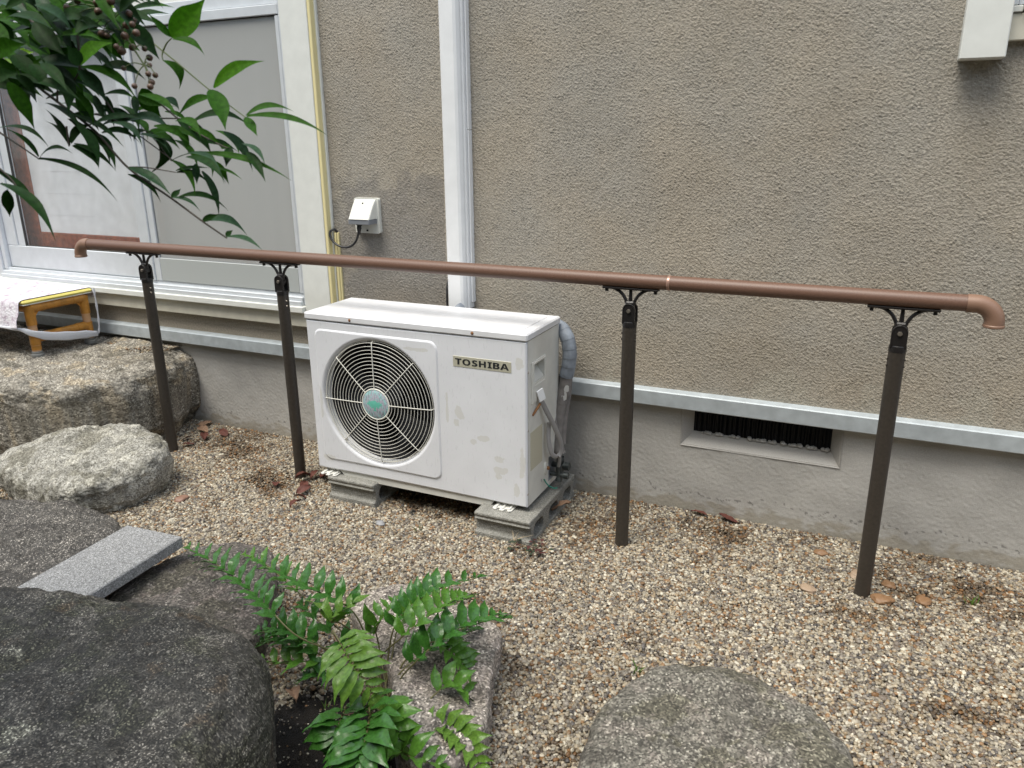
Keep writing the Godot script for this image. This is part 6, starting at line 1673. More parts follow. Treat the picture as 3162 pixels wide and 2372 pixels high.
	leaf(t, "leaf", Vector3(-0.939, 1.309, 1.854), Vector3(-0.903, 1.315, 1.837), 0.019, Vector3(0.002, 0.000, -0.001), Vector3(1.217, 0.536, 0.433), M.leaf_dark)
	leaf(t, "leaf", Vector3(-0.944, 1.361, 1.735), Vector3(-0.921, 1.319, 1.741), 0.017, Vector3(-0.003, 0.002, 0.001), Vector3(0.131, 0.256, 0.938), M.leaf_dark)
	leaf(t, "leaf", Vector3(-0.827, 1.405, 1.774), Vector3(-0.781, 1.410, 1.738), 0.012, Vector3(0.004, 0.002, -0.003), Vector3(1.219, 0.652, 0.350), M.leaf_dark)
	leaf(t, "leaf", Vector3(-1.120, 1.342, 1.664), Vector3(-1.052, 1.302, 1.658), 0.019, Vector3(0.004, 0.010, -0.005), Vector3(1.019, 0.641, 0.352), M.leaf_dark)
	leaf(t, "leaf", Vector3(-1.037, 1.428, 1.757), Vector3(-1.006, 1.417, 1.724), 0.017, Vector3(-0.003, 0.007, -0.001), Vector3(0.745, 0.853, 0.567), M.leaf_mid)
	leaf(t, "leaf", Vector3(-0.970, 1.412, 1.687), Vector3(-0.906, 1.405, 1.679), 0.021, Vector3(0.002, 0.003, -0.002), Vector3(1.211, 0.450, 0.355), M.leaf_blue)
	leaf(t, "leaf", Vector3(-1.034, 1.394, 1.764), Vector3(-0.994, 1.390, 1.729), 0.019, Vector3(-0.002, 0.009, -0.002), Vector3(0.626, 0.803, 0.586), M.leaf_mid)
	leaf(t, "leaf", Vector3(-0.985, 1.352, 1.736), Vector3(-0.952, 1.368, 1.682), 0.021, Vector3(0.000, 0.005, -0.002), Vector3(1.017, 0.892, 0.252), M.leaf_dark)
	leaf(t, "leaf", Vector3(-0.893, 1.375, 1.779), Vector3(-0.817, 1.369, 1.769), 0.019, Vector3(0.001, 0.005, -0.002), Vector3(1.074, 0.468, 0.321), M.leaf_dark)
	leaf(t, "leaf", Vector3(-1.199, 1.422, 1.670), Vector3(-1.183, 1.376, 1.663), 0.019, Vector3(-0.004, 0.006, -0.000), Vector3(0.611, 0.423, 0.410), M.leaf_mid)
	leaf(t, "leaf", Vector3(-0.882, 1.413, 1.752), Vector3(-0.872, 1.377, 1.749), 0.023, Vector3(0.002, 0.007, -0.003), Vector3(0.726, 0.842, 0.564), M.leaf_mid)
	leaf(t, "leaf", Vector3(-0.844, 1.356, 1.803), Vector3(-0.825, 1.360, 1.778), 0.020, Vector3(-0.004, 0.008, -0.001), Vector3(0.779, 0.851, 0.403), M.leaf_dark)
	leaf(t, "leaf", Vector3(-1.075, 1.315, 1.738), Vector3(-1.033, 1.283, 1.742), 0.017, Vector3(0.004, 0.008, -0.005), Vector3(0.902, 0.476, 0.299), M.leaf_dark)
	leaf(t, "leaf", Vector3(-1.076, 1.364, 1.748), Vector3(-1.035, 1.339, 1.726), 0.015, Vector3(-0.000, 0.004, -0.001), Vector3(0.945, 0.515, 0.192), M.leaf_mid)
	leaf(t, "leaf", Vector3(-0.949, 1.398, 1.731), Vector3(-0.919, 1.360, 1.742), 0.023, Vector3(0.003, 0.007, -0.004), Vector3(0.811, 0.666, 0.376), M.leaf_blue)
	leaf(t, "leaf", Vector3(-1.134, 1.332, 1.697), Vector3(-1.112, 1.331, 1.657), 0.026, Vector3(0.004, 0.004, -0.004), Vector3(1.015, 0.646, 0.366), M.leaf_mid)
	leaf(t, "leaf", Vector3(-0.909, 1.388, 1.786), Vector3(-0.882, 1.366, 1.771), 0.020, Vector3(0.006, 0.004, -0.004), Vector3(1.148, 0.679, 0.275), M.leaf_mid)
	leaf(t, "leaf", Vector3(-0.910, 1.368, 1.700), Vector3(-0.877, 1.348, 1.689), 0.023, Vector3(-0.003, 0.003, 0.000), Vector3(0.519, 0.432, 0.794), M.leaf_mid)
	leaf(t, "leaf", Vector3(-1.063, 1.380, 1.653), Vector3(-0.977, 1.374, 1.640), 0.015, Vector3(0.003, 0.006, -0.003), Vector3(1.047, 0.899, 0.619), M.leaf_dark)
	leaf(t, "leaf", Vector3(-1.089, 1.331, 1.745), Vector3(-1.012, 1.299, 1.753), 0.022, Vector3(-0.002, 0.001, 0.001), Vector3(0.452, 0.340, 0.584), M.leaf_mid)
	leaf(t, "leaf", Vector3(-0.977, 1.421, 1.686), Vector3(-0.963, 1.438, 1.651), 0.023, Vector3(0.000, 0.002, -0.001), Vector3(1.039, 0.540, 0.613), M.leaf_dark)
	leaf(t, "leaf", Vector3(-0.992, 1.398, 1.738), Vector3(-0.940, 1.400, 1.715), 0.021, Vector3(0.003, 0.000, -0.001), Vector3(1.430, 0.378, 0.462), M.leaf_mid)
	leaf(t, "leaf", Vector3(-0.929, 1.346, 1.789), Vector3(-0.892, 1.344, 1.773), 0.021, Vector3(-0.002, 0.005, -0.001), Vector3(0.798, 0.792, 0.346), M.leaf_dark)
	leaf(t, "leaf", Vector3(-0.991, 1.428, 1.645), Vector3(-0.936, 1.415, 1.622), 0.017, Vector3(-0.004, 0.006, -0.000), Vector3(0.470, 0.443, 0.835), M.leaf_blue)
	leaf(t, "leaf", Vector3(-1.121, 1.317, 1.720), Vector3(-1.048, 1.317, 1.692), 0.023, Vector3(0.006, 0.003, -0.004), Vector3(1.086, 0.655, 0.543), M.leaf_dark)
	leaf(t, "leaf", Vector3(-1.043, 1.349, 1.771), Vector3(-0.960, 1.330, 1.764), 0.016, Vector3(-0.001, 0.005, -0.001), Vector3(0.881, 0.720, 0.384), M.leaf_blue)
	leaf(t, "leaf", Vector3(-0.855, 1.392, 1.800), Vector3(-0.792, 1.401, 1.796), 0.019, Vector3(-0.000, 0.001, -0.000), Vector3(0.497, 0.677, 0.638), M.leaf_mid)
	leaf(t, "leaf", Vector3(-0.949, 1.405, 1.710), Vector3(-0.913, 1.386, 1.688), 0.018, Vector3(-0.001, 0.002, -0.000), Vector3(0.534, 0.873, 0.323), M.leaf_mid)
	leaf(t, "leaf", Vector3(-0.867, 1.410, 1.732), Vector3(-0.831, 1.397, 1.697), 0.016, Vector3(-0.004, 0.007, -0.001), Vector3(0.552, 0.582, 0.702), M.leaf_dark)
	leaf(t, "leaf", Vector3(-0.987, 1.317, 1.788), Vector3(-0.938, 1.324, 1.772), 0.015, Vector3(-0.000, 0.000, 0.000), Vector3(0.449, 0.670, 0.570), M.leaf_dark)
	leaf(t, "leaf", Vector3(-0.945, 1.426, 1.735), Vector3(-0.917, 1.413, 1.708), 0.020, Vector3(0.001, 0.004, -0.002), Vector3(0.705, 0.816, 0.485), M.leaf_dark)
	leaf(t, "leaf", Vector3(-1.006, 1.347, 1.730), Vector3(-0.935, 1.312, 1.736), 0.018, Vector3(-0.002, 0.002, 0.000), Vector3(0.694, 0.682, 0.389), M.leaf_mid)
	leaf(t, "leaf", Vector3(-1.016, 1.346, 1.796), Vector3(-0.945, 1.342, 1.782), 0.019, Vector3(0.004, 0.008, -0.004), Vector3(1.241, 0.630, 0.149), M.leaf_blue)
	leaf(t, "leaf", Vector3(-1.041, 1.379, 1.750), Vector3(-0.982, 1.391, 1.745), 0.023, Vector3(-0.002, 0.003, -0.000), Vector3(0.345, 0.895, 0.561), M.leaf_dark)
	leaf(t, "leaf", Vector3(-0.869, 1.323, 1.833), Vector3(-0.822, 1.290, 1.841), 0.013, Vector3(-0.002, 0.006, -0.001), Vector3(0.551, 0.721, 0.671), M.leaf_dark)
	leaf(t, "leaf", Vector3(-0.938, 1.364, 1.800), Vector3(-0.890, 1.347, 1.789), 0.018, Vector3(-0.003, 0.007, -0.001), Vector3(0.876, 0.791, 0.359), M.leaf_mid)
	leaf(t, "leaf", Vector3(-0.848, 1.385, 1.741), Vector3(-0.813, 1.357, 1.745), 0.020, Vector3(-0.004, 0.007, -0.001), Vector3(0.389, 0.887, 0.644), M.leaf_mid)
	leaf(t, "leaf", Vector3(-0.906, 1.377, 1.789), Vector3(-0.856, 1.331, 1.802), 0.016, Vector3(0.002, 0.004, -0.002), Vector3(0.755, 0.803, 0.188), M.leaf_dark)
	leaf(t, "leaf", Vector3(-0.916, 1.329, 1.801), Vector3(-0.861, 1.318, 1.781), 0.021, Vector3(-0.001, 0.005, -0.001), Vector3(0.887, 0.834, 0.530), M.leaf_blue)
	leaf(t, "leaf", Vector3(-0.941, 1.407, 1.774), Vector3(-0.895, 1.391, 1.768), 0.017, Vector3(0.005, 0.006, -0.004), Vector3(0.945, 0.611, 0.338), M.leaf_mid)
	leaf(t, "leaf", Vector3(-0.967, 1.406, 1.625), Vector3(-0.890, 1.409, 1.611), 0.017, Vector3(-0.000, 0.006, -0.002), Vector3(0.796, 0.648, 0.317), M.leaf_mid)
	leaf(t, "leaf", Vector3(-1.092, 1.392, 1.648), Vector3(-1.076, 1.371, 1.622), 0.020, Vector3(0.005, 0.006, -0.005), Vector3(1.296, 0.365, 0.245), M.leaf_mid)
	leaf(t, "leaf", Vector3(-0.949, 1.307, 1.821), Vector3(-0.932, 1.253, 1.811), 0.019, Vector3(0.002, 0.000, -0.001), Vector3(1.249, 0.195, 0.506), M.leaf_mid)
	leaf(t, "leaf", Vector3(-1.124, 1.424, 1.662), Vector3(-1.073, 1.367, 1.658), 0.021, Vector3(0.005, 0.004, -0.004), Vector3(1.053, 0.351, 0.529), M.leaf_mid)
	leaf(t, "leaf", Vector3(-0.931, 1.393, 1.739), Vector3(-0.911, 1.389, 1.714), 0.022, Vector3(0.002, 0.007, -0.004), Vector3(0.833, 0.543, 0.461), M.leaf_dark)
	leaf(t, "leaf", Vector3(-0.887, 1.407, 1.808), Vector3(-0.855, 1.365, 1.803), 0.012, Vector3(0.002, 0.003, -0.002), Vector3(1.231, 0.465, 0.225), M.leaf_mid)
	leaf(t, "leaf", Vector3(-0.824, 1.408, 1.776), Vector3(-0.781, 1.402, 1.774), 0.013, Vector3(0.000, 0.004, -0.002), Vector3(0.724, 0.770, 0.593), M.leaf_mid)
	leaf(t, "leaf", Vector3(-0.938, 1.414, 1.795), Vector3(-0.906, 1.407, 1.774), 0.017, Vector3(0.003, 0.004, -0.003), Vector3(1.042, 0.687, 0.396), M.leaf_dark)
	leaf(t, "leaf", Vector3(-0.904, 1.372, 1.838), Vector3(-0.848, 1.357, 1.828), 0.021, Vector3(0.003, 0.005, -0.003), Vector3(1.015, 0.737, 0.247), M.leaf_dark)
	leaf(t, "leaf", Vector3(-0.978, 1.397, 1.615), Vector3(-0.932, 1.407, 1.577), 0.017, Vector3(0.001, 0.007, -0.003), Vector3(0.550, 0.877, 0.291), M.leaf_dark)
	leaf(t, "leaf", Vector3(-1.041, 1.399, 1.669), Vector3(-1.020, 1.347, 1.662), 0.018, Vector3(-0.003, 0.007, -0.001), Vector3(0.629, 0.893, 0.516), M.leaf_dark)
	leaf(t, "leaf", Vector3(-0.994, 1.385, 1.669), Vector3(-0.923, 1.328, 1.684), 0.015, Vector3(-0.000, 0.007, -0.003), Vector3(0.677, 0.793, 0.444), M.leaf_blue)
	leaf(t, "leaf", Vector3(-0.971, 1.399, 1.806), Vector3(-0.917, 1.376, 1.799), 0.015, Vector3(0.005, 0.002, -0.003), Vector3(1.159, 0.649, 0.554), M.leaf_blue)
	leaf(t, "leaf", Vector3(-1.176, 1.357, 1.688), Vector3(-1.077, 1.336, 1.684), 0.015, Vector3(0.003, 0.003, -0.002), Vector3(1.142, 0.779, 0.293), M.leaf_blue)
	leaf(t, "leaf", Vector3(-0.937, 1.336, 1.818), Vector3(-0.908, 1.308, 1.813), 0.020, Vector3(0.001, 0.000, -0.001), Vector3(1.357, 0.043, 0.336), M.leaf_dark)
	leaf(t, "leaf", Vector3(-1.059, 1.352, 1.692), Vector3(-0.999, 1.315, 1.704), 0.024, Vector3(0.001, 0.004, -0.002), Vector3(0.686, 0.864, 0.199), M.leaf_dark)
	leaf(t, "leaf", Vector3(-1.098, 1.360, 1.717), Vector3(-1.073, 1.369, 1.682), 0.016, Vector3(0.002, 0.002, -0.001), Vector3(0.994, 0.678, 0.293), M.leaf_dark)
	leaf(t, "leaf", Vector3(-0.957, 1.390, 1.690), Vector3(-0.887, 1.369, 1.695), 0.014, Vector3(-0.002, 0.009, -0.002), Vector3(0.617, 0.909, 0.437), M.leaf_mid)
	leaf(t, "leaf", Vector3(-0.876, 1.384, 1.823), Vector3(-0.852, 1.356, 1.801), 0.014, Vector3(0.003, 0.006, -0.004), Vector3(1.024, 0.758, 0.334), M.leaf_blue)
	leaf(t, "leaf", Vector3(-1.108, 1.340, 1.682), Vector3(-1.064, 1.361, 1.630), 0.016, Vector3(0.004, 0.002, -0.002), Vector3(1.116, 0.535, 0.426), M.leaf_dark)
	leaf(t, "leaf", Vector3(-0.878, 1.306, 1.839), Vector3(-0.829, 1.283, 1.822), 0.015, Vector3(0.005, 0.002, -0.003), Vector3(1.162, 0.225, 0.118), M.leaf_dark)
	leaf(t, "leaf", Vector3(-0.884, 1.371, 1.799), Vector3(-0.836, 1.366, 1.793), 0.021, Vector3(0.005, 0.007, -0.005), Vector3(1.245, 0.394, 0.426), M.leaf_dark)
	leaf(t, "leaf", Vector3(-1.008, 1.381, 1.784), Vector3(-0.997, 1.352, 1.771), 0.016, Vector3(-0.004, 0.008, -0.001), Vector3(0.515, 0.811, 0.751), M.leaf_dark)
	leaf(t, "leaf", Vector3(-1.146, 1.399, 1.699), Vector3(-1.091, 1.397, 1.683), 0.018, Vector3(0.001, 0.003, -0.001), Vector3(0.835, 0.670, 0.525), M.leaf_mid)
	leaf(t, "leaf", Vector3(-0.963, 1.417, 1.666), Vector3(-0.883, 1.407, 1.663), 0.020, Vector3(0.001, 0.008, -0.003), Vector3(0.623, 0.732, 0.516), M.leaf_dark)
	leaf(t, "leaf", Vector3(-1.044, 1.366, 1.686), Vector3(-0.983, 1.349, 1.682), 0.018, Vector3(0.002, 0.008, -0.004), Vector3(0.864, 0.936, 0.562), M.leaf_blue)
	leaf(t, "leaf", Vector3(-1.111, 1.331, 1.718), Vector3(-1.077, 1.269, 1.718), 0.022, Vector3(-0.000, 0.008, -0.003), Vector3(0.806, 0.597, 0.217), M.leaf_blue)
	leaf(t, "leaf", Vector3(-1.030, 1.429, 1.642), Vector3(-0.989, 1.419, 1.627), 0.027, Vector3(-0.001, 0.004, -0.001), Vector3(0.588, 0.541, 0.460), M.leaf_dark)
	leaf(t, "leaf", Vector3(-1.031, 1.360, 1.773), Vector3(-0.996, 1.378, 1.733), 0.023, Vector3(-0.004, 0.006, -0.001), Vector3(0.504, 0.824, 0.476), M.leaf_dark)
	leaf(t, "leaf", Vector3(-0.879, 1.346, 1.771), Vector3(-0.822, 1.315, 1.776), 0.015, Vector3(0.003, 0.001, -0.002), Vector3(1.148, 0.337, 0.163), M.leaf_dark)
	leaf(t, "leaf", Vector3(-0.941, 1.382, 1.714), Vector3(-0.910, 1.336, 1.705), 0.015, Vector3(0.005, 0.000, -0.002), Vector3(0.981, 0.154, 0.248), M.leaf_mid)
	leaf(t, "leaf", Vector3(-1.007, 1.340, 1.792), Vector3(-0.986, 1.290, 1.781), 0.019, Vector3(0.001, 0.004, -0.002), Vector3(0.972, 0.785, 0.173), M.leaf_mid)
	leaf(t, "leaf", Vector3(-1.192, 1.405, 1.675), Vector3(-1.111, 1.362, 1.676), 0.017, Vector3(-0.001, 0.006, -0.001), Vector3(0.827, 0.648, 0.683), M.leaf_dark)
	leaf(t, "leaf", Vector3(-0.998, 1.369, 1.669), Vector3(-0.970, 1.365, 1.636), 0.024, Vector3(-0.002, 0.006, -0.001), Vector3(0.829, 0.672, 0.371), M.leaf_dark)
	leaf(t, "leaf", Vector3(-0.998, 1.362, 1.668), Vector3(-0.946, 1.354, 1.666), 0.025, Vector3(0.002, 0.010, -0.004), Vector3(0.727, 0.499, 0.219), M.leaf_mid)
	leaf(t, "leaf", Vector3(-0.901, 1.424, 1.696), Vector3(-0.843, 1.418, 1.688), 0.024, Vector3(-0.003, 0.006, -0.001), Vector3(0.363, 0.550, 0.720), M.leaf_dark)
	leaf(t, "leaf", Vector3(-0.922, 1.336, 1.792), Vector3(-0.873, 1.292, 1.809), 0.019, Vector3(0.002, 0.004, -0.002), Vector3(1.231, 0.762, 0.151), M.leaf_dark)
	leaf(t, "leaf", Vector3(-0.977, 1.427, 1.719), Vector3(-0.943, 1.432, 1.686), 0.015, Vector3(-0.000, 0.008, -0.003), Vector3(0.714, 0.781, 0.610), M.leaf_blue)
	leaf(t, "leaf", Vector3(-0.939, 1.315, 1.816), Vector3(-0.922, 1.290, 1.809), 0.015, Vector3(0.001, 0.001, -0.001), Vector3(1.030, 0.768, 0.184), M.leaf_dark)
	leaf(t, "leaf", Vector3(-1.126, 1.389, 1.675), Vector3(-1.076, 1.386, 1.662), 0.025, Vector3(0.002, 0.001, -0.001), Vector3(0.997, 0.697, 0.323), M.leaf_dark)
	leaf(t, "leaf", Vector3(-0.999, 1.363, 1.763), Vector3(-0.976, 1.332, 1.729), 0.020, Vector3(-0.001, 0.009, -0.003), Vector3(0.780, 0.834, 0.559), M.leaf_dark)
	leaf(t, "leaf", Vector3(-0.935, 1.337, 1.846), Vector3(-0.888, 1.344, 1.833), 0.022, Vector3(-0.003, 0.000, 0.001), Vector3(0.578, 0.200, 0.973), M.leaf_mid)
	leaf(t, "leaf", Vector3(-0.983, 1.399, 1.642), Vector3(-0.900, 1.386, 1.632), 0.021, Vector3(0.003, 0.007, -0.004), Vector3(0.670, 0.750, 0.630), M.leaf_dark)
	leaf(t, "leaf", Vector3(-1.020, 1.382, 1.693), Vector3(-0.974, 1.376, 1.677), 0.015, Vector3(0.002, 0.000, -0.001), Vector3(1.036, 0.458, 0.561), M.leaf_dark)
	leaf(t, "leaf", Vector3(-1.058, 1.397, 1.623), Vector3(-0.986, 1.342, 1.631), 0.016, Vector3(0.002, 0.003, -0.002), Vector3(1.098, 0.787, 0.257), M.leaf_mid)
	leaf(t, "leaf", Vector3(-0.822, 1.371, 1.751), Vector3(-0.789, 1.330, 1.740), 0.022, Vector3(-0.000, 0.002, -0.000), Vector3(0.357, 0.766, 0.530), M.leaf_dark)
	leaf(t, "leaf", Vector3(-0.809, 1.379, 1.769), Vector3(-0.777, 1.399, 1.744), 0.016, Vector3(-0.003, 0.007, -0.001), Vector3(0.593, 0.695, 0.639), M.leaf_dark)
	leaf(t, "leaf", Vector3(-0.932, 1.372, 1.755), Vector3(-0.901, 1.342, 1.759), 0.017, Vector3(0.006, 0.002, -0.004), Vector3(1.150, 0.458, 0.305), M.leaf_blue)
	leaf(t, "leaf", Vector3(-1.022, 1.319, 1.789), Vector3(-0.943, 1.310, 1.785), 0.018, Vector3(0.003, 0.002, -0.002), Vector3(1.114, 0.471, 0.257), M.leaf_mid)
	leaf(t, "leaf", Vector3(-0.926, 1.333, 1.776), Vector3(-0.904, 1.283, 1.760), 0.023, Vector3(0.003, 0.003, -0.003), Vector3(1.146, 0.621, 0.324), M.leaf_mid)
	leaf(t, "leaf", Vector3(-0.917, 1.329, 1.793), Vector3(-0.880, 1.342, 1.760), 0.014, Vector3(-0.003, 0.004, 0.000), Vector3(0.624, 0.554, 0.402), M.leaf_mid)
	leaf(t, "leaf", Vector3(-1.085, 1.427, 1.698), Vector3(-1.061, 1.459, 1.646), 0.020, Vector3(0.006, 0.006, -0.005), Vector3(0.915, 0.431, 0.480), M.leaf_dark)
	leaf(t, "leaf", Vector3(-0.910, 1.382, 1.834), Vector3(-0.870, 1.394, 1.818), 0.012, Vector3(0.005, 0.005, -0.004), Vector3(1.278, 0.553, 0.145), M.leaf_dark)
	leaf(t, "leaf", Vector3(-1.043, 1.391, 1.635), Vector3(-1.033, 1.355, 1.629), 0.024, Vector3(-0.004, 0.002, 0.001), Vector3(0.196, 0.317, 0.636), M.leaf_dark)
	leaf(t, "leaf", Vector3(-1.009, 1.391, 1.748), Vector3(-0.976, 1.341, 1.740), 0.019, Vector3(-0.004, 0.008, -0.001), Vector3(0.526, 0.477, 0.410), M.leaf_mid)
	leaf(t, "leaf", Vector3(-1.131, 1.367, 1.652), Vector3(-1.060, 1.358, 1.648), 0.024, Vector3(-0.002, 0.004, -0.000), Vector3(0.303, 0.594, 0.634), M.leaf_mid)
	leaf(t, "leaf", Vector3(-1.087, 1.409, 1.729), Vector3(-1.022, 1.422, 1.716), 0.023, Vector3(0.002, 0.007, -0.003), Vector3(0.754, 0.453, 0.551), M.leaf_blue)
	leaf(t, "leaf", Vector3(-0.877, 1.398, 1.795), Vector3(-0.858, 1.388, 1.770), 0.017, Vector3(-0.001, 0.007, -0.002), Vector3(0.761, 0.619, 0.592), M.leaf_mid)
	leaf(t, "leaf", Vector3(-0.859, 1.362, 1.759), Vector3(-0.845, 1.330, 1.743), 0.017, Vector3(-0.001, 0.001, -0.000), Vector3(0.545, 0.735, 0.824), M.leaf_mid)
	leaf(t, "leaf", Vector3(-1.040, 1.398, 1.610), Vector3(-0.968, 1.369, 1.595), 0.026, Vector3(0.004, 0.006, -0.004), Vector3(0.773, 0.364, 0.293), M.leaf_dark)
	leaf(t, "leaf", Vector3(-0.914, 1.372, 1.799), Vector3(-0.862, 1.332, 1.806), 0.022, Vector3(-0.003, 0.000, 0.001), Vector3(0.529, 0.447, 0.682), M.leaf_dark)
	leaf(t, "leaf", Vector3(-1.125, 1.347, 1.722), Vector3(-1.095, 1.302, 1.725), 0.015, Vector3(0.003, 0.002, -0.002), Vector3(1.360, 0.669, 0.422), M.leaf_blue)
	leaf(t, "leaf", Vector3(-0.934, 1.402, 1.792), Vector3(-0.902, 1.410, 1.772), 0.018, Vector3(-0.000, 0.008, -0.003), Vector3(0.984, 0.522, 0.186), M.leaf_mid)
	leaf(t, "leaf", Vector3(-0.978, 1.384, 1.653), Vector3(-0.950, 1.360, 1.618), 0.020, Vector3(-0.001, 0.010, -0.003), Vector3(0.505, 0.752, 0.508), M.leaf_dark)
	leaf(t, "leaf", Vector3(-0.989, 1.394, 1.644), Vector3(-0.942, 1.358, 1.658), 0.015, Vector3(0.003, 0.010, -0.005), Vector3(0.863, 0.664, 0.609), M.leaf_mid)
	leaf(t, "leaf", Vector3(-1.071, 1.436, 1.722), Vector3(-1.056, 1.401, 1.713), 0.019, Vector3(-0.002, 0.010, -0.002), Vector3(0.564, 0.845, 0.469), M.leaf_dark)
	leaf(t, "leaf", Vector3(-0.953, 1.362, 1.735), Vector3(-0.888, 1.328, 1.739), 0.019, Vector3(0.001, 0.009, -0.004), Vector3(0.904, 0.850, 0.375), M.leaf_dark)
	leaf(t, "leaf", Vector3(-0.905, 1.404, 1.817), Vector3(-0.869, 1.402, 1.794), 0.017, Vector3(-0.001, 0.007, -0.002), Vector3(0.823, 0.586, 0.634), M.leaf_mid)
	leaf(t, "leaf", Vector3(-1.045, 1.331, 1.741), Vector3(-0.993, 1.287, 1.759), 0.020, Vector3(0.000, 0.001, -0.001), Vector3(1.059, 0.712, 0.555), M.leaf_blue)
	leaf(t, "leaf", Vector3(-1.048, 1.335, 1.730), Vector3(-0.994, 1.334, 1.725), 0.018, Vector3(-0.003, 0.006, -0.000), Vector3(0.577, 0.794, 0.509), M.leaf_mid)
	leaf(t, "leaf", Vector3(-0.974, 1.405, 1.769), Vector3(-0.893, 1.423, 1.758), 0.020, Vector3(0.001, 0.004, -0.002), Vector3(0.832, 0.669, 0.194), M.leaf_blue)
	leaf(t, "leaf", Vector3(-0.907, 1.379, 1.798), Vector3(-0.883, 1.391, 1.753), 0.014, Vector3(0.001, 0.004, -0.002), Vector3(0.754, 0.452, 0.646), M.leaf_mid)
	leaf(t, "leaf", Vector3(-0.835, 1.397, 1.753), Vector3(-0.792, 1.352, 1.769), 0.016, Vector3(-0.001, 0.007, -0.002), Vector3(0.767, 0.517, 0.493), M.leaf_blue)
	leaf(t, "leaf", Vector3(-1.040, 1.434, 1.585), Vector3(-0.996, 1.444, 1.550), 0.025, Vector3(0.000, 0.010, -0.004), Vector3(0.972, 0.799, 0.414), M.leaf_blue)
	leaf(t, "leaf", Vector3(-0.935, 1.327, 1.798), Vector3(-0.897, 1.320, 1.756), 0.014, Vector3(0.005, 0.004, -0.004), Vector3(1.169, 0.454, 0.447), M.leaf_mid)
	leaf(t, "leaf", Vector3(-1.066, 1.428, 1.661), Vector3(-1.007, 1.362, 1.690), 0.024, Vector3(-0.005, 0.009, -0.001), Vector3(0.338, 0.740, 0.377), M.leaf_blue)
	leaf(t, "leaf", Vector3(-0.954, 1.385, 1.810), Vector3(-0.930, 1.363, 1.787), 0.015, Vector3(-0.000, 0.003, -0.001), Vector3(0.633, 0.592, 0.426), M.leaf_mid)
	leaf(t, "leaf", Vector3(-1.032, 1.383, 1.699), Vector3(-0.944, 1.360, 1.699), 0.018, Vector3(0.005, 0.002, -0.003), Vector3(1.349, 0.549, 0.168), M.leaf_dark)
	leaf(t, "leaf", Vector3(-1.050, 1.415, 1.680), Vector3(-0.978, 1.436, 1.670), 0.020, Vector3(0.005, 0.002, -0.003), Vector3(1.283, 0.390, 0.424), M.leaf_mid)
	leaf(t, "leaf", Vector3(-0.868, 1.391, 1.750), Vector3(-0.808, 1.337, 1.771), 0.017, Vector3(0.000, 0.007, -0.003), Vector3(0.738, 0.813, 0.277), M.leaf_dark)
	leaf(t, "leaf", Vector3(-1.037, 1.311, 1.789), Vector3(-0.993, 1.298, 1.752), 0.017, Vector3(-0.001, 0.002, -0.000), Vector3(0.812, 0.860, 0.752), M.leaf_dark)
	leaf(t, "leaf", Vector3(-0.921, 1.381, 1.764), Vector3(-0.888, 1.382, 1.747), 0.016, Vector3(0.006, 0.004, -0.004), Vector3(0.970, 0.376, 0.565), M.leaf_dark)
	leaf(t, "leaf", Vector3(-1.055, 1.369, 1.701), Vector3(-1.029, 1.343, 1.678), 0.017, Vector3(-0.004, 0.005, 0.000), Vector3(0.408, 0.590, 0.718), M.leaf_mid)
	leaf(t, "leaf", Vector3(-0.876, 1.354, 1.803), Vector3(-0.804, 1.345, 1.803), 0.012, Vector3(0.006, 0.006, -0.005), Vector3(1.024, 0.437, 0.560), M.leaf_mid)
	leaf(t, "leaf", Vector3(-0.940, 1.374, 1.751), Vector3(-0.901, 1.363, 1.718), 0.018, Vector3(0.002, 0.006, -0.003), Vector3(0.981, 0.520, 0.515), M.leaf_dark)
	leaf(t, "leaf", Vector3(-1.145, 1.333, 1.700), Vector3(-1.098, 1.290, 1.702), 0.015, Vector3(0.006, 0.003, -0.004), Vector3(1.126, 0.414, 0.426), M.leaf_dark)
	leaf(t, "leaf", Vector3(-1.054, 1.363, 1.719), Vector3(-1.015, 1.329, 1.703), 0.024, Vector3(0.002, 0.010, -0.004), Vector3(1.040, 0.490, 0.530), M.leaf_mid)
	leaf(t, "leaf", Vector3(-1.040, 1.393, 1.621), Vector3(-1.018, 1.410, 1.577), 0.026, Vector3(0.002, 0.009, -0.004), Vector3(0.635, 0.706, 0.409), M.leaf_mid)
	leaf(t, "leaf", Vector3(-1.030, 1.420, 1.754), Vector3(-0.988, 1.380, 1.757), 0.017, Vector3(0.006, 0.004, -0.004), Vector3(1.197, 0.533, 0.111), M.leaf_dark)
	leaf(t, "leaf", Vector3(-0.982, 1.417, 1.741), Vector3(-0.928, 1.360, 1.755), 0.022, Vector3(-0.000, 0.002, -0.001), Vector3(0.514, 0.524, 0.655), M.leaf_blue)
	leaf(t, "leaf", Vector3(-1.079, 1.444, 1.654), Vector3(-1.033, 1.443, 1.644), 0.020, Vector3(0.006, 0.001, -0.003), Vector3(1.436, 0.330, 0.571), M.leaf_dark)
	leaf(t, "leaf", Vector3(-1.003, 1.418, 1.604), Vector3(-0.954, 1.380, 1.623), 0.024, Vector3(0.006, 0.001, -0.003), Vector3(1.345, 0.453, 0.188), M.leaf_dark)
	leaf(t, "leaf", Vector3(-0.902, 1.394, 1.731), Vector3(-0.880, 1.368, 1.723), 0.015, Vector3(-0.002, 0.005, -0.001), Vector3(0.808, 0.596, 0.612), M.leaf_dark)
	leaf(t, "leaf", Vector3(-1.003, 1.381, 1.777), Vector3(-0.962, 1.347, 1.777), 0.015, Vector3(0.004, 0.004, -0.004), Vector3(1.214, 0.390, 0.231), M.leaf_mid)
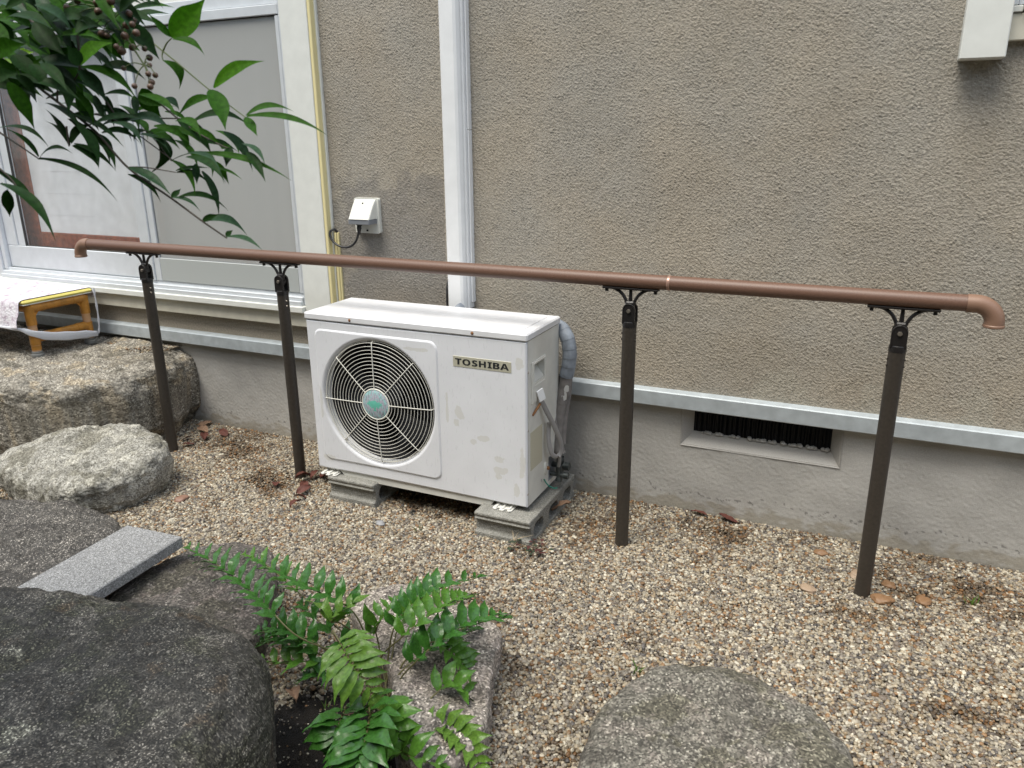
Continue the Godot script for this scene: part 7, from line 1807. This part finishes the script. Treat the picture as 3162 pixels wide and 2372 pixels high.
	leaf(t, "leaf", Vector3(-0.847, 1.408, 1.770), Vector3(-0.799, 1.358, 1.781), 0.014, Vector3(0.000, -0.000, -0.000), Vector3(1.405, -0.127, 0.603), M.leaf_mid)
	leaf(t, "leaf", Vector3(-0.832, 1.402, 1.763), Vector3(-0.788, 1.363, 1.753), 0.015, Vector3(0.001, 0.001, -0.001), Vector3(1.113, 0.575, 0.589), M.leaf_dark)
	leaf(t, "leaf", Vector3(-1.034, 1.446, 1.577), Vector3(-1.014, 1.386, 1.569), 0.019, Vector3(-0.001, 0.001, 0.000), Vector3(0.304, 0.526, 0.704), M.leaf_mid)
	leaf(t, "leaf", Vector3(-0.887, 1.323, 1.833), Vector3(-0.866, 1.293, 1.838), 0.015, Vector3(0.002, 0.005, -0.002), Vector3(0.872, 0.565, 0.504), M.leaf_dark)
	leaf(t, "leaf", Vector3(-1.019, 1.381, 1.788), Vector3(-0.960, 1.342, 1.799), 0.023, Vector3(-0.002, 0.002, 0.000), Vector3(0.641, 0.758, 0.681), M.leaf_mid)
	leaf(t, "leaf", Vector3(-1.059, 1.433, 1.653), Vector3(-0.991, 1.454, 1.636), 0.016, Vector3(0.002, 0.006, -0.003), Vector3(0.787, 0.550, 0.488), M.leaf_blue)
	leaf(t, "leaf", Vector3(-0.965, 1.443, 1.632), Vector3(-0.909, 1.409, 1.612), 0.017, Vector3(0.001, 0.007, -0.003), Vector3(0.683, 0.409, 0.634), M.leaf_dark)
	leaf(t, "leaf", Vector3(-0.964, 1.366, 1.793), Vector3(-0.910, 1.369, 1.794), 0.016, Vector3(0.002, 0.001, -0.002), Vector3(1.209, 0.690, 0.455), M.leaf_dark)
	leaf(t, "leaf", Vector3(-0.911, 1.388, 1.793), Vector3(-0.860, 1.344, 1.810), 0.022, Vector3(0.005, 0.002, -0.003), Vector3(1.139, 0.361, 0.176), M.leaf_dark)
	leaf(t, "leaf", Vector3(-1.129, 1.436, 1.625), Vector3(-1.048, 1.431, 1.614), 0.022, Vector3(0.002, 0.001, -0.001), Vector3(1.145, 0.429, 0.522), M.leaf_dark)
	leaf(t, "leaf", Vector3(-0.971, 1.352, 1.814), Vector3(-0.920, 1.311, 1.826), 0.014, Vector3(0.006, 0.001, -0.003), Vector3(1.366, 0.151, 0.243), M.leaf_mid)
	leaf(t, "leaf", Vector3(-1.115, 1.323, 1.711), Vector3(-1.056, 1.297, 1.703), 0.016, Vector3(0.003, 0.001, -0.002), Vector3(1.444, 0.485, 0.282), M.leaf_mid)
	leaf(t, "leaf", Vector3(-1.171, 1.430, 1.668), Vector3(-1.134, 1.455, 1.625), 0.020, Vector3(-0.002, 0.010, -0.002), Vector3(0.746, 0.443, 0.398), M.leaf_dark)
	leaf(t, "leaf", Vector3(-1.111, 1.358, 1.718), Vector3(-1.068, 1.379, 1.677), 0.014, Vector3(0.004, 0.002, -0.003), Vector3(1.364, 0.646, 0.145), M.leaf_mid)
	leaf(t, "leaf", Vector3(-0.931, 1.398, 1.726), Vector3(-0.880, 1.419, 1.705), 0.023, Vector3(0.002, 0.009, -0.004), Vector3(0.747, 0.550, 0.655), M.leaf_mid)
	leaf(t, "leaf", Vector3(-1.139, 1.431, 1.652), Vector3(-1.101, 1.394, 1.655), 0.015, Vector3(-0.001, 0.006, -0.002), Vector3(0.790, 0.766, 0.573), M.leaf_mid)
	leaf(t, "leaf", Vector3(-0.923, 1.397, 1.747), Vector3(-0.879, 1.386, 1.721), 0.015, Vector3(0.001, 0.005, -0.002), Vector3(1.040, 0.777, 0.462), M.leaf_dark)
	leaf(t, "leaf", Vector3(-1.149, 1.316, 1.711), Vector3(-1.112, 1.336, 1.687), 0.027, Vector3(-0.000, 0.005, -0.002), Vector3(0.639, 0.721, 0.360), M.leaf_mid)
	leaf(t, "leaf", Vector3(-1.066, 1.345, 1.707), Vector3(-1.017, 1.322, 1.702), 0.022, Vector3(0.006, 0.001, -0.003), Vector3(1.295, 0.549, 0.163), M.leaf_dark)
	leaf(t, "leaf", Vector3(-0.869, 1.364, 1.762), Vector3(-0.818, 1.334, 1.780), 0.020, Vector3(-0.001, 0.006, -0.002), Vector3(0.635, 0.850, 0.317), M.leaf_mid)
	leaf(t, "leaf", Vector3(-1.395, 1.360, 1.507), Vector3(-1.357, 1.336, 1.513), 0.015, Vector3(0.000, 0.000, 0.000), Vector3(0.909, 0.178, 0.412), M.leaf_sun)
	leaf(t, "leaf", Vector3(-1.407, 1.395, 1.500), Vector3(-1.369, 1.384, 1.500), 0.013, Vector3(0.000, 0.000, 0.000), Vector3(0.697, 0.349, 0.358), M.leaf_sun)
	leaf(t, "leaf", Vector3(-1.414, 1.400, 1.502), Vector3(-1.396, 1.377, 1.498), 0.014, Vector3(0.000, 0.000, 0.000), Vector3(0.651, 0.111, 0.598), M.leaf_sun)
	leaf(t, "leaf", Vector3(-1.417, 1.345, 1.523), Vector3(-1.408, 1.339, 1.496), 0.014, Vector3(0.000, 0.000, 0.000), Vector3(0.923, 0.165, 0.783), M.leaf_sun)
	leaf(t, "leaf", Vector3(-1.413, 1.394, 1.503), Vector3(-1.397, 1.379, 1.502), 0.012, Vector3(0.000, 0.000, 0.000), Vector3(0.624, 0.421, 0.738), M.leaf_sun)
	leaf(t, "leaf", Vector3(-1.395, 1.348, 1.511), Vector3(-1.365, 1.356, 1.503), 0.014, Vector3(0.000, 0.000, 0.000), Vector3(0.844, 0.196, 0.424), M.leaf_sun)
	leaf(t, "leaf", Vector3(-1.398, 1.334, 1.518), Vector3(-1.393, 1.313, 1.509), 0.010, Vector3(0.000, 0.000, 0.000), Vector3(0.723, 0.225, 0.435), M.leaf_sun)
	leaf(t, "leaf", Vector3(-1.388, 1.387, 1.494), Vector3(-1.388, 1.371, 1.484), 0.014, Vector3(0.000, 0.000, 0.000), Vector3(0.600, 0.422, 0.405), M.leaf_sun)
	leaf(t, "leaf", Vector3(-1.425, 1.393, 1.509), Vector3(-1.433, 1.383, 1.487), 0.012, Vector3(0.000, 0.000, 0.000), Vector3(0.694, 0.242, 0.762), M.leaf_sun)
	leaf(t, "leaf", Vector3(-1.436, 1.407, 1.509), Vector3(-1.393, 1.387, 1.522), 0.012, Vector3(0.000, 0.000, 0.000), Vector3(1.034, 0.015, 0.776), M.leaf_sun)
	leaf(t, "leaf", Vector3(-1.411, 1.384, 1.506), Vector3(-1.366, 1.357, 1.520), 0.011, Vector3(0.000, 0.000, 0.000), Vector3(0.616, 0.264, 0.377), M.leaf_sun)
	leaf(t, "leaf", Vector3(-1.405, 1.356, 1.513), Vector3(-1.347, 1.363, 1.517), 0.010, Vector3(0.000, 0.000, 0.000), Vector3(0.992, 0.046, 0.630), M.leaf_sun)
	leaf(t, "leaf", Vector3(-1.390, 1.386, 1.495), Vector3(-1.374, 1.389, 1.476), 0.012, Vector3(0.000, 0.000, 0.000), Vector3(0.631, 0.290, 0.368), M.leaf_sun)
	leaf(t, "leaf", Vector3(-1.392, 1.399, 1.492), Vector3(-1.381, 1.381, 1.488), 0.011, Vector3(0.000, 0.000, 0.000), Vector3(0.600, 0.167, 0.383), M.leaf_sun)
	leaf(t, "leaf", Vector3(-1.412, 1.345, 1.520), Vector3(-1.395, 1.348, 1.503), 0.013, Vector3(0.000, 0.000, 0.000), Vector3(0.879, 0.366, 0.365), M.leaf_sun)
	leaf(t, "leaf", Vector3(-1.404, 1.343, 1.517), Vector3(-1.386, 1.348, 1.503), 0.011, Vector3(0.000, 0.000, 0.000), Vector3(1.008, 0.143, 0.744), M.leaf_sun)
	leaf(t, "leaf", Vector3(-1.243, 1.447, 1.463), Vector3(-1.237, 1.456, 1.449), 0.006, Vector3(0.000, 0.000, 0.000), Vector3(0.837, 0.039, 0.460), M.leaf_sun)
	leaf(t, "leaf", Vector3(-1.213, 1.449, 1.449), Vector3(-1.206, 1.458, 1.435), 0.006, Vector3(0.000, 0.000, 0.000), Vector3(0.685, 0.428, 0.430), M.leaf_sun)
	leaf(t, "leaf", Vector3(-1.207, 1.452, 1.445), Vector3(-1.210, 1.462, 1.422), 0.006, Vector3(0.000, 0.000, 0.000), Vector3(0.734, 0.116, 0.531), M.leaf_sun)
	leaf(t, "leaf", Vector3(-1.244, 1.455, 1.461), Vector3(-1.207, 1.458, 1.472), 0.006, Vector3(0.000, 0.000, 0.000), Vector3(0.705, 0.341, 0.780), M.leaf_sun)
	leaf(t, "leaf", Vector3(-1.233, 1.440, 1.461), Vector3(-1.222, 1.447, 1.451), 0.006, Vector3(0.000, 0.000, 0.000), Vector3(0.803, 0.350, 0.622), M.leaf_sun)
	var c := twig(t, [Vector3(-0.854, 1.409, 1.759), Vector3(-0.842, 1.385, 1.761), Vector3(-0.821, 1.361, 1.760), Vector3(-0.805, 1.340, 1.760), Vector3(-0.793, 1.323, 1.760), Vector3(-0.785, 1.310, 1.761)], 0.0016, M.twig_green, "berry_stalk")
	for q in [[Vector3(-0.866, 1.378, 1.780), 0.0045], [Vector3(-0.873, 1.386, 1.786), 0.0039], [Vector3(-0.872, 1.369, 1.767), 0.0054], [Vector3(-0.846, 1.382, 1.767), 0.0045], [Vector3(-0.860, 1.369, 1.763), 0.0036], [Vector3(-0.842, 1.358, 1.770), 0.0045], [Vector3(-0.837, 1.356, 1.768), 0.0033], [Vector3(-0.837, 1.384, 1.743), 0.0042], [Vector3(-0.803, 1.378, 1.762), 0.0039], [Vector3(-0.822, 1.375, 1.741), 0.0039], [Vector3(-0.798, 1.366, 1.764), 0.0036], [Vector3(-0.810, 1.366, 1.762), 0.0042], [Vector3(-0.788, 1.356, 1.769), 0.0042], [Vector3(-0.807, 1.354, 1.769), 0.0045], [Vector3(-0.810, 1.343, 1.758), 0.0042], [Vector3(-0.818, 1.339, 1.767), 0.0051], [Vector3(-0.802, 1.342, 1.748), 0.0033], [Vector3(-0.804, 1.333, 1.741), 0.0039], [Vector3(-0.789, 1.323, 1.756), 0.0030], [Vector3(-0.785, 1.313, 1.763), 0.0033], [Vector3(-0.783, 1.312, 1.755), 0.0033], [Vector3(-0.785, 1.304, 1.760), 0.0039], [Vector3(-0.770, 1.298, 1.776), 0.0036], [Vector3(-0.827, 1.321, 1.760), 0.0030], [Vector3(-0.821, 1.391, 1.769), 0.0045], [Vector3(-0.868, 1.394, 1.775), 0.0039], [Vector3(-0.811, 1.342, 1.779), 0.0033], [Vector3(-0.787, 1.299, 1.783), 0.0033], [Vector3(-0.850, 1.392, 1.765), 0.0036]]:
		var m := MB.new()
		m.lathe([Vector2(0.0, 1.0), Vector2(0.38, 0.92), Vector2(0.71, 0.7), Vector2(0.92, 0.38), Vector2(1.0, 0.0), Vector2(0.92, -0.38), Vector2(0.71, -0.7), Vector2(0.38, -0.92), Vector2(0.12, -1.0), Vector2(0.08, -1.16), Vector2(0.0, -1.18)], 16, Transform3D(Basis(Vector3(0.3, 0.2, 1).normalized(), rng.randf() * 2.0).scaled(Vector3.ONE * q[1]), q[0]))
		obj("berry", m, M.berry, c)
	for q in [[Vector3(-0.842, 1.385, 1.761), Vector3(-0.871, 1.379, 1.777)], [Vector3(-0.842, 1.385, 1.761), Vector3(-0.882, 1.388, 1.779)], [Vector3(-0.842, 1.385, 1.761), Vector3(-0.860, 1.367, 1.776)], [Vector3(-0.842, 1.385, 1.761), Vector3(-0.848, 1.383, 1.765)], [Vector3(-0.832, 1.373, 1.761), Vector3(-0.850, 1.368, 1.771)], [Vector3(-0.832, 1.373, 1.761), Vector3(-0.841, 1.358, 1.771)], [Vector3(-0.821, 1.361, 1.760), Vector3(-0.836, 1.356, 1.769)], [Vector3(-0.832, 1.373, 1.761), Vector3(-0.824, 1.382, 1.754)], [Vector3(-0.832, 1.373, 1.761), Vector3(-0.816, 1.380, 1.751)], [Vector3(-0.821, 1.361, 1.760), Vector3(-0.810, 1.373, 1.751)], [Vector3(-0.821, 1.361, 1.760), Vector3(-0.810, 1.368, 1.753)], [Vector3(-0.821, 1.361, 1.760), Vector3(-0.817, 1.367, 1.756)], [Vector3(-0.813, 1.351, 1.760), Vector3(-0.805, 1.358, 1.754)], [Vector3(-0.821, 1.361, 1.760), Vector3(-0.817, 1.356, 1.760)], [Vector3(-0.805, 1.340, 1.760), Vector3(-0.807, 1.342, 1.760)], [Vector3(-0.813, 1.351, 1.760), Vector3(-0.818, 1.339, 1.766)], [Vector3(-0.805, 1.340, 1.760), Vector3(-0.794, 1.342, 1.754)], [Vector3(-0.793, 1.323, 1.760), Vector3(-0.788, 1.331, 1.755)], [Vector3(-0.793, 1.323, 1.760), Vector3(-0.787, 1.322, 1.758)], [Vector3(-0.793, 1.323, 1.760), Vector3(-0.787, 1.313, 1.761)], [Vector3(-0.793, 1.323, 1.760), Vector3(-0.779, 1.312, 1.758)], [Vector3(-0.793, 1.323, 1.760), Vector3(-0.783, 1.304, 1.762)], [Vector3(-0.793, 1.323, 1.760), Vector3(-0.783, 1.299, 1.764)], [Vector3(-0.793, 1.323, 1.760), Vector3(-0.814, 1.320, 1.771)], [Vector3(-0.842, 1.385, 1.761), Vector3(-0.836, 1.393, 1.756)], [Vector3(-0.842, 1.385, 1.761), Vector3(-0.872, 1.395, 1.772)], [Vector3(-0.813, 1.351, 1.760), Vector3(-0.824, 1.344, 1.768)], [Vector3(-0.793, 1.323, 1.760), Vector3(-0.800, 1.300, 1.772)], [Vector3(-0.842, 1.385, 1.761), Vector3(-0.852, 1.392, 1.764)]]:
		twig(c, [q[0], q[0].lerp(q[1], 0.5) + Vector3(0, 0.004, 0), q[1]], 0.0008, M.twig_green, "pedicel")
	for k in 5:
		var p := Vector3(-1.75 + 0.07 * k, 0.0, 2.15 + 0.06 * (k % 3))
		twig(t, [p, p + Vector3(0.03, 0.7, -0.02), p + Vector3(0.1 * (k - 2), 1.35, -0.08), p + Vector3(0.2 * (k - 2), 1.9, -0.12)], 0.011, M.twig, "stem")
	var puff := func() -> Vector3:
		var d := Vector3(rng.randfn(), rng.randfn(), rng.randfn()).normalized() * pow(rng.randf(), 0.4)
		return Vector3(-1.62, 1.75, 2.3) + d * Vector3(0.62, 0.62, 0.5)
	foliage("foliage", t, 1500, 0.075, M.leaf_dark, puff)  # rest of the shrub, out of view, added to shade the boulder

# ------------------------------------------------------------------ litter and weeds
func dead_leaf(at: Vector3, size: float, turn: float, roll: float, material: Material, label: String, group := "") -> void:
	var m := MB.new()
	var rows := []
	var nz := noise(FastNoiseLite.TYPE_SIMPLEX_SMOOTH, 2.0, int(absf(at.x) * 1000.0), 3)
	for a in 11:
		var s := a / 10.0
		var w := 0.24 * pow(sin(PI * pow(s, 0.8)), 0.8) + 0.004
		var row := PackedVector3Array()
		for b in 7:
			var u := b / 6.0 * 2.0 - 1.0
			row.append(Vector3(u * w, 0.1 * absf(u) * roll + 0.13 * (1.0 - pow(2.0 * s - 1.0, 2.0)) * roll + 0.07 * nz.get_noise_2d(s * 3.0, u), s - 0.5) * size)
		rows.append(row)
	m.grid(rows, false, true)
	var o := obj("fallen_leaf", m, material)
	o.position = at
	o.rotation = Vector3(rng.randfn() * 0.2, turn, rng.randfn() * 0.25)
	tag(o, label, "leaf", group)

func build_litter() -> void:
	for q in [[-1.862, 0.35, "red-brown leaf curled against the foot of the second post"], [-1.838, 0.312, "red-brown leaf lying over others beside the second post"], [-1.806, 0.3, "red-brown leaf halfway between the second post and the unit"], [-1.782, 0.322, "red-brown leaf touching the front foot bracket of the unit"], [-1.812, 0.405, "red-brown leaf just in front of the leaf pile by the second post"], [-1.79, 0.432, "long reddish leaf in the middle of the line of fallen leaves"], [-1.762, 0.49, "red-brown leaf beside the corner of the fan-side block"], [-1.742, 0.54, "red-brown leaf at the near end of the line of fallen leaves"]]:
		dead_leaf(Vector3(q[0], 0.014, q[1]), rng.randf_range(0.045, 0.07), rng.randf() * TAU, rng.randf_range(0.8, 2.0), M.dead_red, q[2], "red-brown leaves beside the unit")
	dead_leaf(Vector3(-1.925, 0.01, 0.43), 0.055, 0.6, 0.7, M.dead_red, "red-brown leaf lying alone on the gravel before the second post", "")
	for q in [[-2.545, 0.262, "dry tan leaf close behind the foot of the first post"], [-2.6, 0.215, "dry tan leaf between the first post and the step stone"], [-2.54, 0.175, "dry tan leaf on the gravel halfway from the first post to the wall"], [-2.66, 0.05, "dry leaf in the corner of the step stone and the wall"], [-2.61, 0.11, "dry leaf beside the step stone, near the wall"], [-2.5, 0.1, "dry leaf lying alone near the wall past the first post"]]:
		dead_leaf(Vector3(q[0], 0.01, q[1]), rng.randf_range(0.05, 0.085), rng.randf() * TAU, rng.randf_range(0.3, 1.0), M.dead_tan if rng.randf() < 0.6 else M.dead_red, q[2], "dry leaves by the wall")
	dead_leaf(Vector3(-0.862, 0.035, 0.22), 0.075, 1.9, 0.9, M.dead_tan, "pinkish tan leaf leaning on the block openings")
	dead_leaf(Vector3(-1.345, 0.012, 0.41), 0.045, 0.4, 1.0, M.dead_tan, "small tan leaf on the gravel under the front of the unit")
	dead_leaf(Vector3(-0.436, 0.01, 0.03), 0.06, 1.4, 0.6, M.dead_red, "dark curled leaf at the foot of the wall below the vent")
	dead_leaf(Vector3(-0.335, 0.01, 0.03), 0.075, 1.6, 0.3, M.dead_red, "thin dark twig-like leaf against the wall foot")
	dead_leaf(Vector3(-1.075, 0.03, 1.345), 0.065, 0.9, 1.5, M.dead_tan, "large dry leaf on the soil beside the dark boulder")
	dead_leaf(Vector3(-0.66, 0.02, 1.43), 0.07, 2.0, 1.0, M.dead_red, "brown leaf under the yellow-green frond tips")
	# weeds
	var w := thing("weed", "purplish creeping weed with a straw tuft at the hollow block", "weed", Vector3(-0.9, 0.0, 0.46))
	for k in 26:
		var p := Vector3(-0.93 + rng.randf() * 0.12, 0.0, 0.44 + rng.randf() * 0.075)
		var tip := p + Vector3(rng.randfn() * 0.012, rng.randf_range(0.008, 0.03), rng.randfn() * 0.012)
		twig(w, [p, p.lerp(tip, 0.6) + Vector3(0.002, 0.002, 0), tip], 0.0009, M.stalk_dry, "stem")
		leaf(w, "leaf", tip, tip + Vector3(rng.randfn() * 0.012, 0.002, rng.randfn() * 0.012 + 0.006), 0.013, Vector3(0, 0.001, 0), Vector3.UP, M.weed if rng.randf() < 0.6 else M.weed_red)
	for k in 8:
		var p := Vector3(-0.935 + rng.randf() * 0.02, 0.0, 0.455 + rng.randf() * 0.02)
		twig(w, [p, p + Vector3(rng.randfn() * 0.01, 0.02, 0.004), p + Vector3(rng.randfn() * 0.03, rng.randf_range(0.03, 0.05), rng.randfn() * 0.02)], 0.0008, M.straw, "straw")
	for q in [[-0.398, 0.905, "small green grass tuft at the edge of the stepping stone", 9], [-1.256, 0.515, "thin grass tuft in the gravel in front of the unit", 6], [0.358, 0.258, "tiny green grass tuft by the wall past the front post", 6], [-1.0, 1.33, "fresh green sprout under the fern fronds", 7]]:
		var g := thing("grass_tuft", q[2], "grass", Vector3(q[0], 0.0, q[1]), "grass tufts in the gravel")
		for k in q[3]:
			var p := Vector3(q[0] + rng.randfn() * 0.006, 0.0, q[1] + rng.randfn() * 0.006)
			leaf(g, "blade", p, p + Vector3(rng.randfn() * 0.014, rng.randf_range(0.018, 0.04), rng.randfn() * 0.014), 0.003, Vector3(rng.randfn() * 0.003, 0.002, 0), Vector3(rng.randfn(), 0.3, 1), M.grass)
